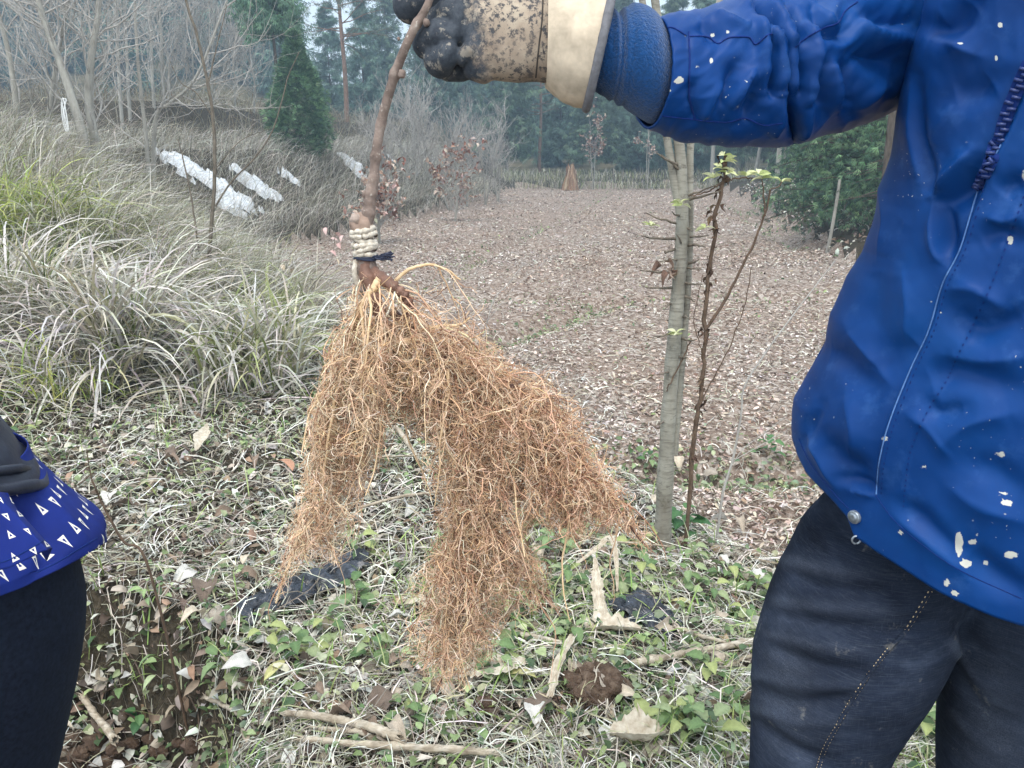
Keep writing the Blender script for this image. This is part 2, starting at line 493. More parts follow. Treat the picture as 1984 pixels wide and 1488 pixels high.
# dead leaves
acc = Acc()
for kk, (w, cu, fo, wv) in enumerate([(0.55, .5, .3, .04), (0.75, .9, -.2, .06), (0.4, .3, .4, .03), (0.65, 1.3, .2, .1)]):
    n = 6000
    x, y = dens_pts(n, -1.4, 1.4, 1.25, 7.0, 1.3)
    k = outside_field(x, y, 0.1) & ((poly_sd(PIT, x, y) < 0.2) | (RNG.random(n) < 0.3)); x, y = x[k], y[k]; n = len(x)
    tv, tf = leaf_tpl(w, cu, fo, wv)
    P = np.stack([x, y, terr(x, y) + RNG.uniform(0.004, 0.035, n)], -1)
    R = rotm(RNG.uniform(0, 6.28, n), RNG.normal(size=n) * 0.4, RNG.normal(size=n) * 0.5)
    v, f, c = batch(tv, tf, P, R, RNG.uniform(0.018, 0.062, n), pal(DEAD, n, RNG, 0.2))
    acc.add(v, f, c)
tag(link('leaf_litter', acc.mesh('leaf_litter', M_DEAD)), 'grey-brown dead leaves scattered through the straw', 'leaf litter', kind='stuff')
# small green ground cover, thicker in patches
acc = Acc()
def green_density(x, y):
    d = 0.18 + 0.9 * np.exp(-(((x - 0.62) / 0.55) ** 2 + ((y - 2.25) / 0.35) ** 2)) + 0.7 * np.exp(-(((x - 0.25) / 0.5) ** 2 + ((y - 1.9) / 0.4) ** 2))
    d += 0.8 * np.exp(-(((x + 2.2) / 0.9) ** 2 + ((y - 3.5) / 0.45) ** 2)) + 0.6 * np.exp(-(((x - 1.2) / 0.6) ** 2 + ((y - 1.5) / 0.35) ** 2))
    d += 1.3 * np.exp(-(((x + 0.95) / 0.3) ** 2 + ((y - 2.0) / 0.3) ** 2)) + 0.4 * np.exp(-(((x + 0.6) / 0.5) ** 2 + ((y - 3.9) / 0.7) ** 2))
    return d * (0.4 + 1.2 * sstep(0.35, 0.65, fbm(x * 3, y * 3, 77)))
for kk, (w, cu, fo) in enumerate([(0.7, .5, .25), (0.55, .8, .15), (0.85, .3, .3), (0.3, .8, .2)]):
    n = 9200
    x, y = dens_pts(n, -1.35, 1.35, 1.25, 7.0, 1.25)
    k = outside_field(x, y, 0.05) & (RNG.random(n) < green_density(x, y)) & (poly_sd(PIT, x, y) < 0.22); x, y = x[k], y[k]; n = len(x)
    tv, tf = leaf_tpl(w, cu, fo)
    P = np.stack([x, y, terr(x, y) + RNG.uniform(0.015, 0.07, n)], -1)
    R = rotm(RNG.uniform(0, 6.28, n), RNG.normal(size=n) * 0.35 + 0.1, RNG.normal(size=n) * 0.4)
    v, f, c = batch(tv, tf, P, R, RNG.uniform(0.014, 0.042, n), pal(GREEN, n, RNG, 0.15))
    acc.add(v, f, c)
tag(link('ground_cover', acc.mesh('ground_cover', M_GREEN)), 'low green weeds growing through the straw', 'weeds', kind='stuff')
# fresh thin grass blades near the left
def blades(x, y, L, W, lean, azi, droop, cols, K=6, z0=0.0, rng=RNG, p=None, var=0.15, twist=0.4):
    n = len(x)
    t = np.linspace(0, 1, K)
    ang = lean[:, None] + droop[:, None] * t[None] ** 1.4      # angle from vertical
    ds = L[:, None] / (K - 1)
    h = np.cumsum(np.concatenate([np.zeros((n, 1)), np.sin(ang[:, :-1]) * ds], 1), 1)
    z = np.cumsum(np.concatenate([np.zeros((n, 1)), np.cos(ang[:, :-1]) * ds], 1), 1)
    X = x[:, None] + h * np.cos(azi)[:, None]; Y = y[:, None] + h * np.sin(azi)[:, None]
    Z = (terr(x, y) + z0)[:, None] + z
    Z = np.maximum(Z, terr(X, Y) + 0.008 + 0.02 * rng.random((n, 1)))
    sd = np.stack([-np.sin(azi), np.cos(azi), rng.normal(size=n) * twist], -1)
    prof = np.sqrt(np.clip(np.sin(np.pi * (0.12 + 0.88 * t)), 0, 1)) ; prof[-1] = 0.06
    return ribbons(np.stack([X, Y, Z], -1), W[:, None] * prof[None], nrm(sd), pal(cols, n, rng, var, p))
n = 14000
x, y = dens_pts(n, -1.2, 1.15, 1.3, 7.0, 1.2)
k = outside_field(x, y, 0.0) & (RNG.random(n) < green_density(x + 0.3, y - 0.1)) & (poly_sd(PIT, x, y) < 0.1); x, y = x[k], y[k]; n = len(x)
v, f, c = blades(x, y, RNG.uniform(0.05, 0.17, n), RNG.uniform(0.0013, 0.0028, n), RNG.uniform(0.1, 1.0, n), RNG.uniform(0, 6.28, n), RNG.uniform(0.3, 1.5, n),
                 [(150, 172, 98), (128, 152, 84), (176, 186, 128), (190, 188, 150)], 5)
tag(link('thin_grass', mesh_np('thin_grass', v, f, M_GREEN, c)), 'thin fresh green grass blades on the near ground', 'grass', kind='stuff')

# mulch on the field
def chips(n, y0, y1, p, s0, s1, name, label, lim=1.7):
    x, y = dens_pts(n, -0.6, lim, y0, y1, p)
    k = (poly_sd(FIELD, x, y) > 0.02) & (RNG.random(n) < 0.5 + 0.6 * sstep(.36, .58, fbm(x * 1.1, y * .9, 83))) & (RNG.random(n) > .75 * np.exp(-(groove_d(x, y) / .16) ** 2)); x, y = x[k], y[k]; n = len(x)
    tv = np.array([(-.5, -.2, .0), (.0, -.28, .1), (.5, -.12, .02), (.5, .14, .06), (0, .26, .0), (-.5, .2, .08)]); tf = np.array([(0, 1, 4, 5), (1, 2, 3, 4)])
    if y0 > 10: tv = tv[[0, 2, 3, 5]]; tf = np.array([(0, 1, 2, 3)])
    P = np.stack([x, y, terr(x, y) + RNG.uniform(0.002, 0.022, n)], -1)
    R = rotm(RNG.uniform(0, 6.28, n), RNG.normal(size=n) * 0.35, RNG.normal(size=n) * 0.5)
    s = RNG.uniform(s0, s1, n) * RNG.uniform(.5, 1.05, n) * (0.8 + 0.04 * y)
    S = np.stack([s, s * RNG.uniform(0.3, 1.1, n), s], -1)
    red = fbm(x * 0.8, y * 0.6, 88)[:, None]
    C = pal([(212, 203, 194), (190, 179, 169), (172, 158, 147), (146, 130, 119), (156, 134, 120), (100, 86, 77), (200, 190, 181)], n, RNG, 0.2)
    C = C * (1 + sstep(0.45, 0.65, red) * np.array([[0.0, -0.07, -0.13]]))
    v, f, c = batch(tv, tf, P, R, S, C)
    tag(link(name, mesh_np(name, v, f, M_CHIP, c)), label, 'mulch', kind='stuff')
chips(108000, 2.6, 14, 1.6, 0.016, 0.05, 'leaf_mulch', 'shredded brown leaves and husks covering the near part of the field')
chips(80000, 12, 41, 1.3, 0.02, 0.06, 'leaf_mulch', 'shredded brown leaves and husks covering the far part of the field')
n = 9000
x, y = dens_pts(n, -0.6, 1.1, 2.7, 20, 1.5)
k = poly_sd(FIELD, x, y) > 0.0; x, y = x[k], y[k]; n = len(x)
v, f, c = straws(n, x, y, RNG.uniform(0.04, 0.16, n), RNG.uniform(0.001, 0.0022, n) * (0.7 + 0.12 * y), RNG.uniform(0.0, 0.03, n), STRAW)
tag(link('field_straw', mesh_np('field_straw', v, f, M_STRAW, c)), 'pale straw fragments lying on the field mulch', 'straw', kind='stuff')
# weeds in the furrows
n = 60000
x, y = dens_pts(n, -0.6, 1.1, 3.0, 40, 1.3)
gd = groove_d(x, y)
k = (poly_sd(FIELD, x, y) > -0.1) & (RNG.random(n) < 1.0 * np.exp(-(gd / 0.24) ** 2) * sstep(0.3, 0.55, fbm(x * 0.9, y * 0.9, 51)) + 0.012); x, y = x[k], y[k]; n = len(x)
tv, tf = leaf_tpl(0.6, .6, .2)
P = np.stack([x, y, terr(x, y) + RNG.uniform(0.01, 0.07, n)], -1)
v, f, c = batch(tv, tf, P, rotm(RNG.uniform(0, 6.28, n), RNG.normal(size=n) * 0.5, RNG.normal(size=n) * 0.5), RNG.uniform(0.02, 0.055, n) * (0.8 + 0.03 * y), pal(GREEN + [(150, 150, 120)], n, RNG, 0.2))
tag(link('furrow_weeds', mesh_np('furrow_weeds', v, f, M_GREEN, c)), 'small green weeds sprouting along the field furrows', 'weeds', kind='stuff')
# ------------------------------------------------------------------ grass clumps and banks on the left
DRY = [(224, 219, 208), (206, 200, 188), (186, 179, 165), (214, 208, 202), (196, 187, 182), (160, 154, 128)]
OLIVE = [(150, 152, 104), (128, 136, 84), (168, 168, 122), (190, 186, 160), (112, 122, 70)]
LIME = [(176, 186, 92), (150, 168, 78), (196, 198, 120), (128, 150, 70), (200, 196, 150)]
M_BLADE = colmat('grass_blade', 0.5, 0.35, 0.22, 30, 0.12)
def clump_blades(cx, cy, n, L, W, spread, cols, K=9, droop=(1.2, 2.6), lean=(0.05, 0.7), rng=RNG, azi=None, var=0.14):
    a = rng.uniform(0, 6.28, n) if azi is None else rng.normal(azi[0], azi[1], n)
    r = spread * np.sqrt(rng.random(n))
    b = rng.uniform(0, 6.28, n)
    x = cx + r * np.cos(b); y = cy + r * np.sin(b)
    return blades(x, y, rng.uniform(*L, n), rng.uniform(*W, n), rng.uniform(*lean, n), a, rng.uniform(*droop, n), cols, K, -0.02, rng, var=var)
CL = [  # px, py of the base, blades, length, half width, spread, palette, label
    (235, 720, 460, (0.6, 1.15), (0.004, 0.0085), 0.24, DRY, 'big tussock of long pale arching blades with a green heart, beside the straw path'),
    (70, 650, 420, (0.6, 1.2), (0.004, 0.008), 0.35, DRY, 'wide bleached tussock at the foot of the lime green grass'),
    (490, 745, 420, (0.5, 1.0), (0.004, 0.008), 0.35, DRY + DRY + OLIVE, 'sprawling tussock of grey blades bent over the field edge'),
    (30, 470, 420, (0.5, 0.9), (0.003, 0.006), 0.4, LIME, 'lime green grass tussock under the bare shrubs'),
    (170, 500, 420, (0.6, 1.0), (0.003, 0.006), 0.35, OLIVE + DRY, 'olive tussock between the lime grass and the leaning sapling'),
    (350, 590, 380, (0.5, 1.0), (0.0035, 0.007), 0.3, DRY, 'pale tussock at the foot of the thin leaning sapling'),
    (560, 640, 160, (0.35, 0.7), (0.0025, 0.005), 0.25, OLIVE, 'thin olive tussock behind the hanging roots'),
    (130, 760, 160, (0.3, 0.6), (0.0025, 0.005), 0.25, DRY + LIME, 'low flattened tussock in front of the wide bleached one'),
]
BLADE_VARIANTS = []
for i, (px, py, nb, L, W, sprd, cols, lab) in enumerate(CL):
    g = ghit(np.array([float(px)]), np.array([float(py)]))[0]
    t = thing('grass_tussock', lab, 'grass tussock', g, 'grass tussocks on the left bank')
    acc = Acc()
    acc.add(*clump_blades(0, 0, 2, (.1, .1), (.001, .001), .01, cols)) if False else None
    v, f, c = clump_blades(g[0], g[1], nb, L, W, sprd, cols)
    v2, f2, c2 = clump_blades(g[0], g[1], nb // 3, (L[0] * .4, L[1] * .6), W, sprd * .7, OLIVE + [(96, 112, 58)], K=9, droop=(0.3, 1.0), lean=(0, 0.4))
    v3, f3, c3 = clump_blades(g[0], g[1], nb // 2, (L[0] * .7, L[1] * 1.1), W, sprd * 1.5, cols, K=9, droop=(0.1, 1.5), lean=(0.8, 1.5))
    acc.add(v, f, c).add(v2, f2, c2).add(v3, f3, c3)
    me = acc.mesh('blades', M_BLADE); me.transform(__import__('mathutils').Matrix.Translation(-Vector(g)))
    link('blades', me, t)['kind'] = 'stuff'
    if i in (0, 2, 6):      # the long arching blades that can be picked out one by one
        for j in range(34 if i == 0 else 16):
            v, f, c = clump_blades(g[0], g[1], 1, (0.7, 1.15) if i == 0 else (0.5, 0.9), (0.007, 0.012), sprd * .8,
                                   [(206, 200, 186), (190, 186, 170), (186, 176, 178), (200, 196, 168), (160, 164, 120)], K=14, droop=(1.5, 2.9), lean=(0.05, 0.5), var=0.06)
            me = mesh_np('blade', v - g, f, M_BLADE, c); link('blade', me, t)
# the bank's dry grass, drooping toward the field
def bank(n, ymin, ymax, dl0, dl1, L, W, cols, name, label, az=0.15, droop=(0.9, 2.2), p=None, keep=None):
    y = RNG.uniform(0, 1, n) ** 1.3 * (ymax - ymin) + ymin
    x = np.interp(y, LBY, LBX) - RNG.uniform(dl0, dl1, n)
    if keep is not None:
        k = keep(x, y); x, y = x[k], y[k]
    n = len(x)
    v, f, c = blades(x, y, RNG.uniform(*L, n), RNG.uniform(*W, n) * (0.6 + 0.035 * y), RNG.uniform(0.1, 0.9, n), RNG.normal(az, 0.9, n), RNG.uniform(*droop, n), cols, 5, -0.02, var=0.2, p=p)
    tag(link(name, mesh_np(name, v, f, M_BLADE, c)), label, 'dry grass', kind='stuff')
SNOW = [(340, 318, .3, .16), (378, 338, .42, .22), (405, 352, .34, .22), (450, 382, .42, .2), (500, 362, .4, .17), (425, 372, .25, .2), (440, 400, .3, .15), (680, 312, .35, .2), (690, 330, .3, .12), (745, 300, .3, .12), (560, 345, .2, .08), (800, 290, .3, .1)]
snow_g = ghit(np.array([float(s[0]) for s in SNOW]), np.array([float(s[1]) + 6 for s in SNOW]))
def nosnow(x, y):
    k = np.ones(len(x), bool)
    for s, g in zip(SNOW, snow_g):
        k &= (((x - g[0]) / (s[2] * 0.8)) ** 2 + ((y - g[1] + 0.1) / (s[2] * 0.9)) ** 2 > 1) | (RNG.random(len(x)) < 0.5)
    return k
BANKC = [(206, 200, 188), (182, 176, 162), (156, 150, 134), (130, 122, 106), (216, 210, 200), (112, 108, 88)]
bank(23000, 6.5, 36, -0.15, 3.6, (0.45, 0.95), (0.0018, 0.0036), BANKC, 'bank_grass', 'grey dry grass hanging over the bank beside the field', keep=nosnow)
bank(9000, 5.0, 9.5, 0.2, 5.5, (0.4, 0.9), (0.002, 0.0045), DRY + OLIVE, 'slope_grass', 'mixed dry and olive grass on the slope below the bare shrubs')
bank(11000, 17.5, 46, 3.5, 26, (0.5, 1.2), (0.003, 0.006), [(170, 160, 138), (150, 138, 116), (186, 176, 152), (128, 112, 92)], 'upper_bank_grass', 'brown dry grass on the upper terrace bank', az=-1.2)
bank(7000, 10, 20, 3.0, 14, (0.2, 0.6), (0.002, 0.005), [(176, 168, 144), (150, 148, 116), (190, 184, 160), (120, 110, 90)], 'terrace_grass', 'short dry grass on the middle terrace')
# weed strip at the far end and the right edge of the field
n = 3800
x = RNG.uniform(-1, 13, n); y = RNG.uniform(40.5, 44, n)
v, f, c = blades(x, y, RNG.uniform(0.2, 0.7, n), RNG.uniform(0.006, 0.014, n), RNG.uniform(0, .6, n), RNG.uniform(0, 6.28, n), RNG.uniform(0.3, 1.6, n), BANKC + OLIVE, 5)
tag(link('verge_grass', mesh_np('verge_grass', v, f, M_BLADE, c)), 'dry grass verge along the far end of the field', 'dry grass', kind='stuff')
n = 3200
y = RNG.uniform(10, 36, n); x = np.interp(y, [9, 11, 13, 36, 43], [9.0, 8.5, 5.5, 10, 10.8]) + RNG.uniform(-0.2, 2.4, n)
tv, tf = leaf_tpl(0.55, .8, .3, .05)
P = np.stack([x, y, terr(x, y) + RNG.uniform(0.01, 0.3, n) * RNG.random(n)], -1)
v, f, c = batch(tv, tf, P, rotm(RNG.uniform(0, 6.28, n), RNG.normal(size=n) * .5, RNG.normal(size=n) * .6), RNG.uniform(.05, .14, n), pal(DEAD + [(84, 100, 66)], n, RNG, .2))
tag(link('edge_litter', mesh_np('edge_litter', v, f, M_DEAD, c)), 'fallen leaves and brush along the cypress side of the field', 'leaf litter', kind='stuff')

# snow remnants
bs = MB('old_snow', 0.6, 0.3); nn = bs.noise(14, 6, .65); bs.color(bs.ramp(nn, [(.3, (.55, .57, .6)), (.6, (.78, .8, .82))])); bs.bump(nn, .6, .03); M_SNOW = bs.m
def snow(px, py, sx, sy, seed, g, label, group):
    m = 26
    u, w = np.meshgrid(np.linspace(-1, 1, m), np.linspace(-1, 1, m))
    rr = np.hypot(u, w) + 1.9 * (fbm(u * 4.6 + seed * 9, w * 4.6, seed, 4) - 0.5)
    h = np.clip(0.62 - rr, -0.02, 0.35)
    X = g[0] + u * sx * 1.25; Y = g[1] + w * sx * 1.0
    Z = terr(X, Y) + 0.08 + 0.16 * fbm(X * 4, Y * 4, seed, 3) + h * 0.06 - 0.1 * (h < 0.03)
    F = np.stack([ii_ := (np.arange(m - 1)[:, None] * m + np.arange(m - 1)[None]), ii_ + 1, ii_ + m + 1, ii_ + m], -1).reshape(-1, 4)
    keep = (h.ravel()[F] > 0.0).any(1)
    F = F[keep]; uq, inv = np.unique(F, return_inverse=True)
    V = np.stack([X, Y, Z], -1).reshape(-1, 3)[uq]
    tag(link('snow_patch', mesh_np('snow_patch', V - g, inv.reshape(F.shape), M_SNOW, None, True), loc=g), label, 'snow', group)
for i, (s, g) in enumerate(zip(SNOW, snow_g)):
    snow(*s, i + 3, g, 'patch of leftover snow on the dry grass bank', 'snow patches on the bank')
g = ghit(np.array([440.]), np.array([556.]))[0]; 
g0 = g.copy(); g0[2] -= 0.1
snow(440, 556, .22, .06, 40, g0, 'small flat snow remnant among the tussocks at the field edge', None)

# ------------------------------------------------------------------ trees
def bark(name, c1, c2, sc=18, stretch=0.25, bumpd=0.01):
    b = MB(name, 0.85, 0.2)
    n = b.noise(sc, 6, 0.65, b.mapped((1, 1, stretch)))
    b.color(b.ramp(n, [(0.3, c1), (0.7, c2)])); b.bump(n, 0.6, bumpd); return b.m
M_BARK_GREY = bark('grey_bark', srgb(124, 120, 112), srgb(176, 172, 162), 14, 0.3)
M_BARK_DARK = bark('dark_bark', srgb(58, 50, 44), srgb(104, 94, 84))
M_BARK_RED = bark('reddish_bark', srgb(96, 72, 60), srgb(148, 120, 102))
M_TWIG = bark('bare_twig', srgb(142, 136, 130), srgb(190, 185, 178), 30, 0.3, 0.003)
M_NEEDLE = colmat('conifer_foliage', 0.65, 0.25, 0.15)
SPRAY_V, SPRAY_F = [], []
for i in range(1, 6):
    a = (i - 3) * 0.45; l = 1 - abs(i - 3) * 0.17; w = 0.046; x0 = 0.0 + 0.1 * abs(i - 3)
    dx, dy = math.cos(a), math.sin(a)
    b0 = len(SPRAY_V)
    SPRAY_V += [(x0, 0, 0), (x0 + dx * l * .5 - dy * w, dy * l * .5 + dx * w, -0.05 * abs(i - 3) + .02 * (i % 2)), (x0 + dx * l, dy * l, -0.16 - .03 * (i % 3)), (x0 + dx * l * .5 + dy * w, dy * l * .5 - dx * w, -0.05 * abs(i - 3))]
    SPRAY_F += [(b0, b0 + 1, b0 + 2, b0 + 3)]
SPRAY_V, SPRAY_F = np.array(SPRAY_V), np.array(SPRAY_F)
def spray_crown(pos, outv, size, cols, rng, droop=0.5, jit=0.5):
    n = len(pos)
    d = nrm(outv + jit * rng.normal(size=(n, 3)) + np.array([0, 0, -droop]))
    yaw = np.arctan2(d[:, 1], d[:, 0]); pit = -np.arcsin(np.clip(d[:, 2], -1, 1))
    R = rotm(yaw, pit, rng.uniform(-1.2, 1.2, n))
    return batch(SPRAY_V, SPRAY_F, pos, R, size, pal(cols, n, rng, 0.22))
CON = [(84, 106, 84), (100, 122, 94), (70, 92, 76), (116, 136, 106), (60, 80, 68)]
def conifer_meshes(name, H, Rad, z0, nb, per, size, cols, rng, droop=0.5, bdroop=-0.25, trunk_r=None, shape=0.8, barkm=None):
    """a cedar-like tree: whorled limbs, each carrying sprays; returns trunk and crown meshes"""
    tr = trunk_r or H * 0.011
    zt = np.linspace(-0.3, H * 0.98, 12)
    path = np.stack([0.02 * H * (rng.random(12) - .5) * (zt > .5), 0.02 * H * (rng.random(12) - .5) * (zt > .5), zt], -1)
    tv, tf, _ = tubes(path[None], (tr * (1 - 0.93 * np.clip(zt / H, 0, 1)))[None], 8)
    z = z0 + (H - z0) * rng.random(nb) ** 1.15
    fr = (z - z0) / (H - z0)
    L = Rad * (1 - fr) ** shape * rng.uniform(0.65, 1.1, nb) * np.minimum(1, 0.55 + fr * 4) + 0.12
    a = rng.uniform(0, 6.28, nb)
    base = np.stack([np.interp(z, zt, path[:, 0]), np.interp(z, zt, path[:, 1]), z], -1)
    d = np.stack([np.cos(a), np.sin(a), rng.uniform(-0.1, 0.35, nb)], -1)
    limbs = grow(base, d, L, 6, 0.06, (0, 0, 1), bdroop * 0.3, rng)
    lv, lf, _ = tubes(limbs, np.linspace(1, 0.25, 6)[None] * (tr * 0.22 * (1 - 0.6 * fr))[:, None], 4)
    n = nb * per
    i = rng.integers(0, nb, n); t = rng.beta(1.6, 1.0, n)
    s = t * 4.999; k = s.astype(int); f = (s - k)[:, None]
    P = limbs[i, k] * (1 - f) + limbs[i, k + 1] * f
    P = P + rng.normal(size=(n, 3)) * np.array([1, 1, 0.7]) * (0.10 + 0.12 * L[i])[:, None] * (0.4 + t[:, None])* 0.6
    out = nrm(limbs[i, k + 1] - limbs[i, k])
    cv, cf, cc = spray_crown(P, out, rng.uniform(size * .6, size * 1.3, n), cols, rng, droop)
    trunk = Acc().add(tv, tf).add(lv, lf).mesh(name + '_trunk', barkm or M_BARK_DARK, True)
    crown = mesh_np(name + '_crown', cv, cf, M_NEEDLE, cc)
    return trunk, crown
def place_tree(name, meshes, loc, label, group=None, scale=1.0, rz=0.0, category='tree'):
    t = thing(name, label, category, loc, group)
    t.scale = (scale, scale, scale * 1.0); t.rotation_euler = (0, 0, rz)
    link('trunk', meshes[0], t); link('crown', meshes[1], t)
    return t
def gpos(px, Y, dz=0.0):
    x = (px - 992) / FPX * Y * 1.0
    # horizontal position of a column of pixels at distance Y along the horizon
    x = (px - 992) / FPX * (Y * cp + (CAM_H) * sp)
    return np.array([x, Y, float(terr(x, Y)) + dz])
rg = np.random.default_rng(5)
BLUE = [(88, 114, 100), (104, 130, 114), (72, 98, 90), (118, 142, 122)]
protos = [conifer_meshes('cedar_a', 12, 2.3, 1.2, 190, 28, 0.46, CON, rg, 0.55),
          conifer_meshes('cedar_b', 14, 2.7, 2.5, 190, 30, 0.5, CON + BLUE, rg, 0.6),
          conifer_meshes('cedar_c', 9, 2.2, 0.5, 160, 30, 0.45, BLUE, rg, 0.45),
          conifer_meshes('cedar_d', 16, 2.4, 5.0, 150, 28, 0.5, CON, rg, 0.6)]
lo_protos = [conifer_meshes('far_cedar_a', 11, 2.1, 0.8, 90, 16, 0.9, BLUE, rg, 0.4), conifer_meshes('far_cedar_b', 13, 2.4, 1.0, 100, 16, 0.95, CON + BLUE, rg, 0.5)]
row = [(650, 52, 2, .75), (712, 48, 2, .8), (760, 56, 0, .8), (835, 50, 1, .7), (905, 54, 2, .85), (985, 46, 0, .85), (955, 60, 1, .9), (1085, 52, 2, .9), (1150, 47, 0, .75), (1190, 56, 1, .9), (1235, 49, 2, 1.0),
       (1290, 53, 0, 1.0), (1345, 47, 2, 1.0), (1395, 52, 1, 1.0), (1440, 45, 0, .9), (1490, 44, 3, 1.0), (1480, 55, 1, 1.0), (1545, 40, 0, 1.0), (1590, 46, 1, 1.0), (1630, 34, 2, 1.1), (1680, 40, 1, 1.0), (1760, 38, 0, 1.), (1830, 36, 1, 1.), (1920, 38, 0, 1.), (1990, 36, 2, 1.1), (2080, 35, 1, 1.)]
ROWLAB = ['dark green conifer of middle height in the tree row behind the field', 'tall broad conifer in mixed greens in the tree row behind the field', 'short blue green conifer skirted to the ground in the row behind the field', 'high crowned conifer with bare lower stem in the row behind the field']
for px, Y, k, s in row:
    place_tree('conifer_tree', protos[k], gpos(px, Y), ROWLAB[k], 'conifers behind the field', s * rg.uniform(.92, 1.08), rg.uniform(0, 6.28))
# wood on the hill
for j in range(190):
    Y = rg.uniform(56, 130); r = rg.uniform(-0.95, 0.12) if j < 165 else rg.uniform(0.1, 0.85)
    x = r * Y
    if -0.27 < r < -0.10 and Y < 200:
        if rg.random() < 0.7: continue
        s = 0.55
    else: s = rg.uniform(.7, 1.15)
    place_tree('hill_tree', lo_protos[j % 2], (x, Y, float(terr(x, Y)) - .2), 'hazy blue-green conifer in the wood on the far hillside', 'conifers on the hazy hillside', s, rg.uniform(0, 6.28))
# juniper on the terrace
def juniper(H, R, n, rng):
    t = rng.random(n) ** 0.9
    prof = R * np.clip(np.sin(np.pi * np.clip(0.16 + 0.86 * t, 0, 1)) ** 0.8, 0, 1) * (1.12 - 0.75 * t)
    prof = np.maximum(prof, 0.03) * (1 + 0.25 * (rng.random(n) - .5))
    a = rng.uniform(0, 6.28, n); rr = prof * np.sqrt(rng.uniform(0.35, 1, n)) * (1 + .16 * np.sin(a * 5 + t * 14) + .1 * np.sin(a * 9 - t * 23))
    P = np.stack([rr * np.cos(a), rr * np.sin(a), 0.15 + t * (H - 0.15)], -1)
    out = np.stack([np.cos(a), np.sin(a), np.full(n, 0.75)], -1)
    return spray_crown(P, out, rng.uniform(.1, .24, n), [(92, 124, 92), (112, 144, 106), (76, 106, 82), (128, 158, 116), (66, 92, 74)], rng, 0.0, 0.45)
v, f, c = juniper(3.15, 0.82, 7000, rg)
zt = np.linspace(-.2, 2.6, 6)
tv, tf, _ = tubes(np.stack([zt * 0, zt * 0, zt], -1)[None], np.linspace(.06, .012, 6)[None], 7)
jm = (mesh_np('juniper_trunk', tv, tf, M_BARK_DARK), mesh_np('juniper_crown', v, f, M_NEEDLE, c))
gj = ghit(np.array([598.]), np.array([312.]))[0]
dj = gj[1]
place_tree('juniper_bush', jm, gpos(592, dj, -.12), 'dense cone shaped green juniper standing alone on the terrace edge', None, 222 / 1545 * dj / 3.15, 0.3, 'tree')
# tall cedar whose crown hangs over the juniper
Yc = dj + 2.5
gc = gpos(572, Yc)
m = conifer_meshes('tall_cedar', 9.0, 1.55, 4.6, 140, 34, 0.3, [(84, 116, 88), (100, 132, 104), (70, 98, 78), (118, 146, 116)], rg, 1.3, -0.7, 0.09)
ztop = at(540, 95, Yc)[2]
tc = place_tree('cedar_tree', m, gc, 'tall cedar with drooping crown rising behind the juniper', None, (ztop - gc[2]) / 3.7, 0.0)
tc.rotation_euler = (0, math.radians(-6), 0)
# the thin pine
def pine(H, rng):
    zt = np.linspace(-.2, H, 14); path = np.stack([.06 * np.sin(zt * .8), .05 * np.cos(zt), zt], -1)
    A = Acc().add(*tubes(path[None], np.linspace(.13, .02, 14)[None], 8)[:2])
    nb = 46; z = rng.uniform(H * .35, H * .98, nb); a = rng.uniform(0, 6.28, nb)
    L = (H - z) * .28 + .6
    limbs = grow(np.stack([z * 0, z * 0, z], -1), np.stack([np.cos(a), np.sin(a), rng.uniform(0, .4, nb)], -1), L, 6, .12, rng=rng)
    A.add(*tubes(limbs, np.repeat(np.linspace(.028, .008, 6)[None], nb, 0), 4)[:2])
    tw, i, t = sprout(limbs, 300, (.3, 1.0), (.2, .6), 4, .15, t0=.4, rng=rng)
    A.add(*tubes(tw, np.repeat(np.linspace(.008, .003, 4)[None], 300, 0), 3)[:2])
    P = tw[:, 1:].reshape(-1, 3); P = P + rng.normal(size=P.shape) * .05
    v, f, c = spray_crown(P, rng.normal(size=P.shape), rng.uniform(.15, .32, len(P)), [(92, 110, 96), (110, 126, 108), (76, 94, 84)], rng, -.3, .6)
    return A.mesh('pine_trunk', M_BARK_RED, True), mesh_np('pine_crown', v, f, M_NEEDLE, c)
pm = pine(10, rg)
place_tree('pine_tree', pm, gpos(678, 38), 'slender open pine against the white sky beside the tall cedar', None, .95)
place_tree('pine_tree', pm, gpos(1046, 47), 'slender open pine in a gap of the conifer row below the glove cuff', None, .9, 2.0)
# big dark cypress on the right, branches to the ground
def bigcyp(H, R, n, rng):
    nb = 300
    z = 0.35 + (H - .5) * rng.random(nb); a = rng.uniform(0, 6.28, nb)
    L = R * (1 - .75 * z / H) * rng.uniform(.6, 1.1, nb)
    limbs = grow(np.stack([z * 0, z * 0, z], -1), np.stack([np.cos(a), np.sin(a), rng.uniform(-.05, .4, nb)], -1), L, 7, .07, (0, 0, -1), .08, rng)
    zt = np.linspace(-.3, H, 8)
    A = Acc().add(*tubes(np.stack([zt * 0, zt * 0, zt], -1)[None], np.linspace(.12, .02, 8)[None], 8)[:2]).add(*tubes(limbs, np.repeat(np.linspace(.022, .006, 7)[None], nb, 0), 4)[:2])
    i = rng.integers(0, nb, n); t = rng.beta(2, 1.1, n); s = t * 5.999; k = s.astype(int); f = (s - k)[:, None]
    P = limbs[i, k] * (1 - f) + limbs[i, k + 1] * f + rng.normal(size=(n, 3)) * .13 * (0.4 + t[:, None])
    v, ff, c = spray_crown(P, nrm(limbs[i, k + 1] - limbs[i, k]), rng.uniform(.08, .19, n), [(84, 114, 82), (104, 134, 96), (66, 94, 70), (122, 150, 108), (54, 78, 60)], rng, .7, .45)
    return A.mesh('cypress_trunk', M_BARK_DARK, True), mesh_np('cypress_crown', v, ff, M_NEEDLE, c)
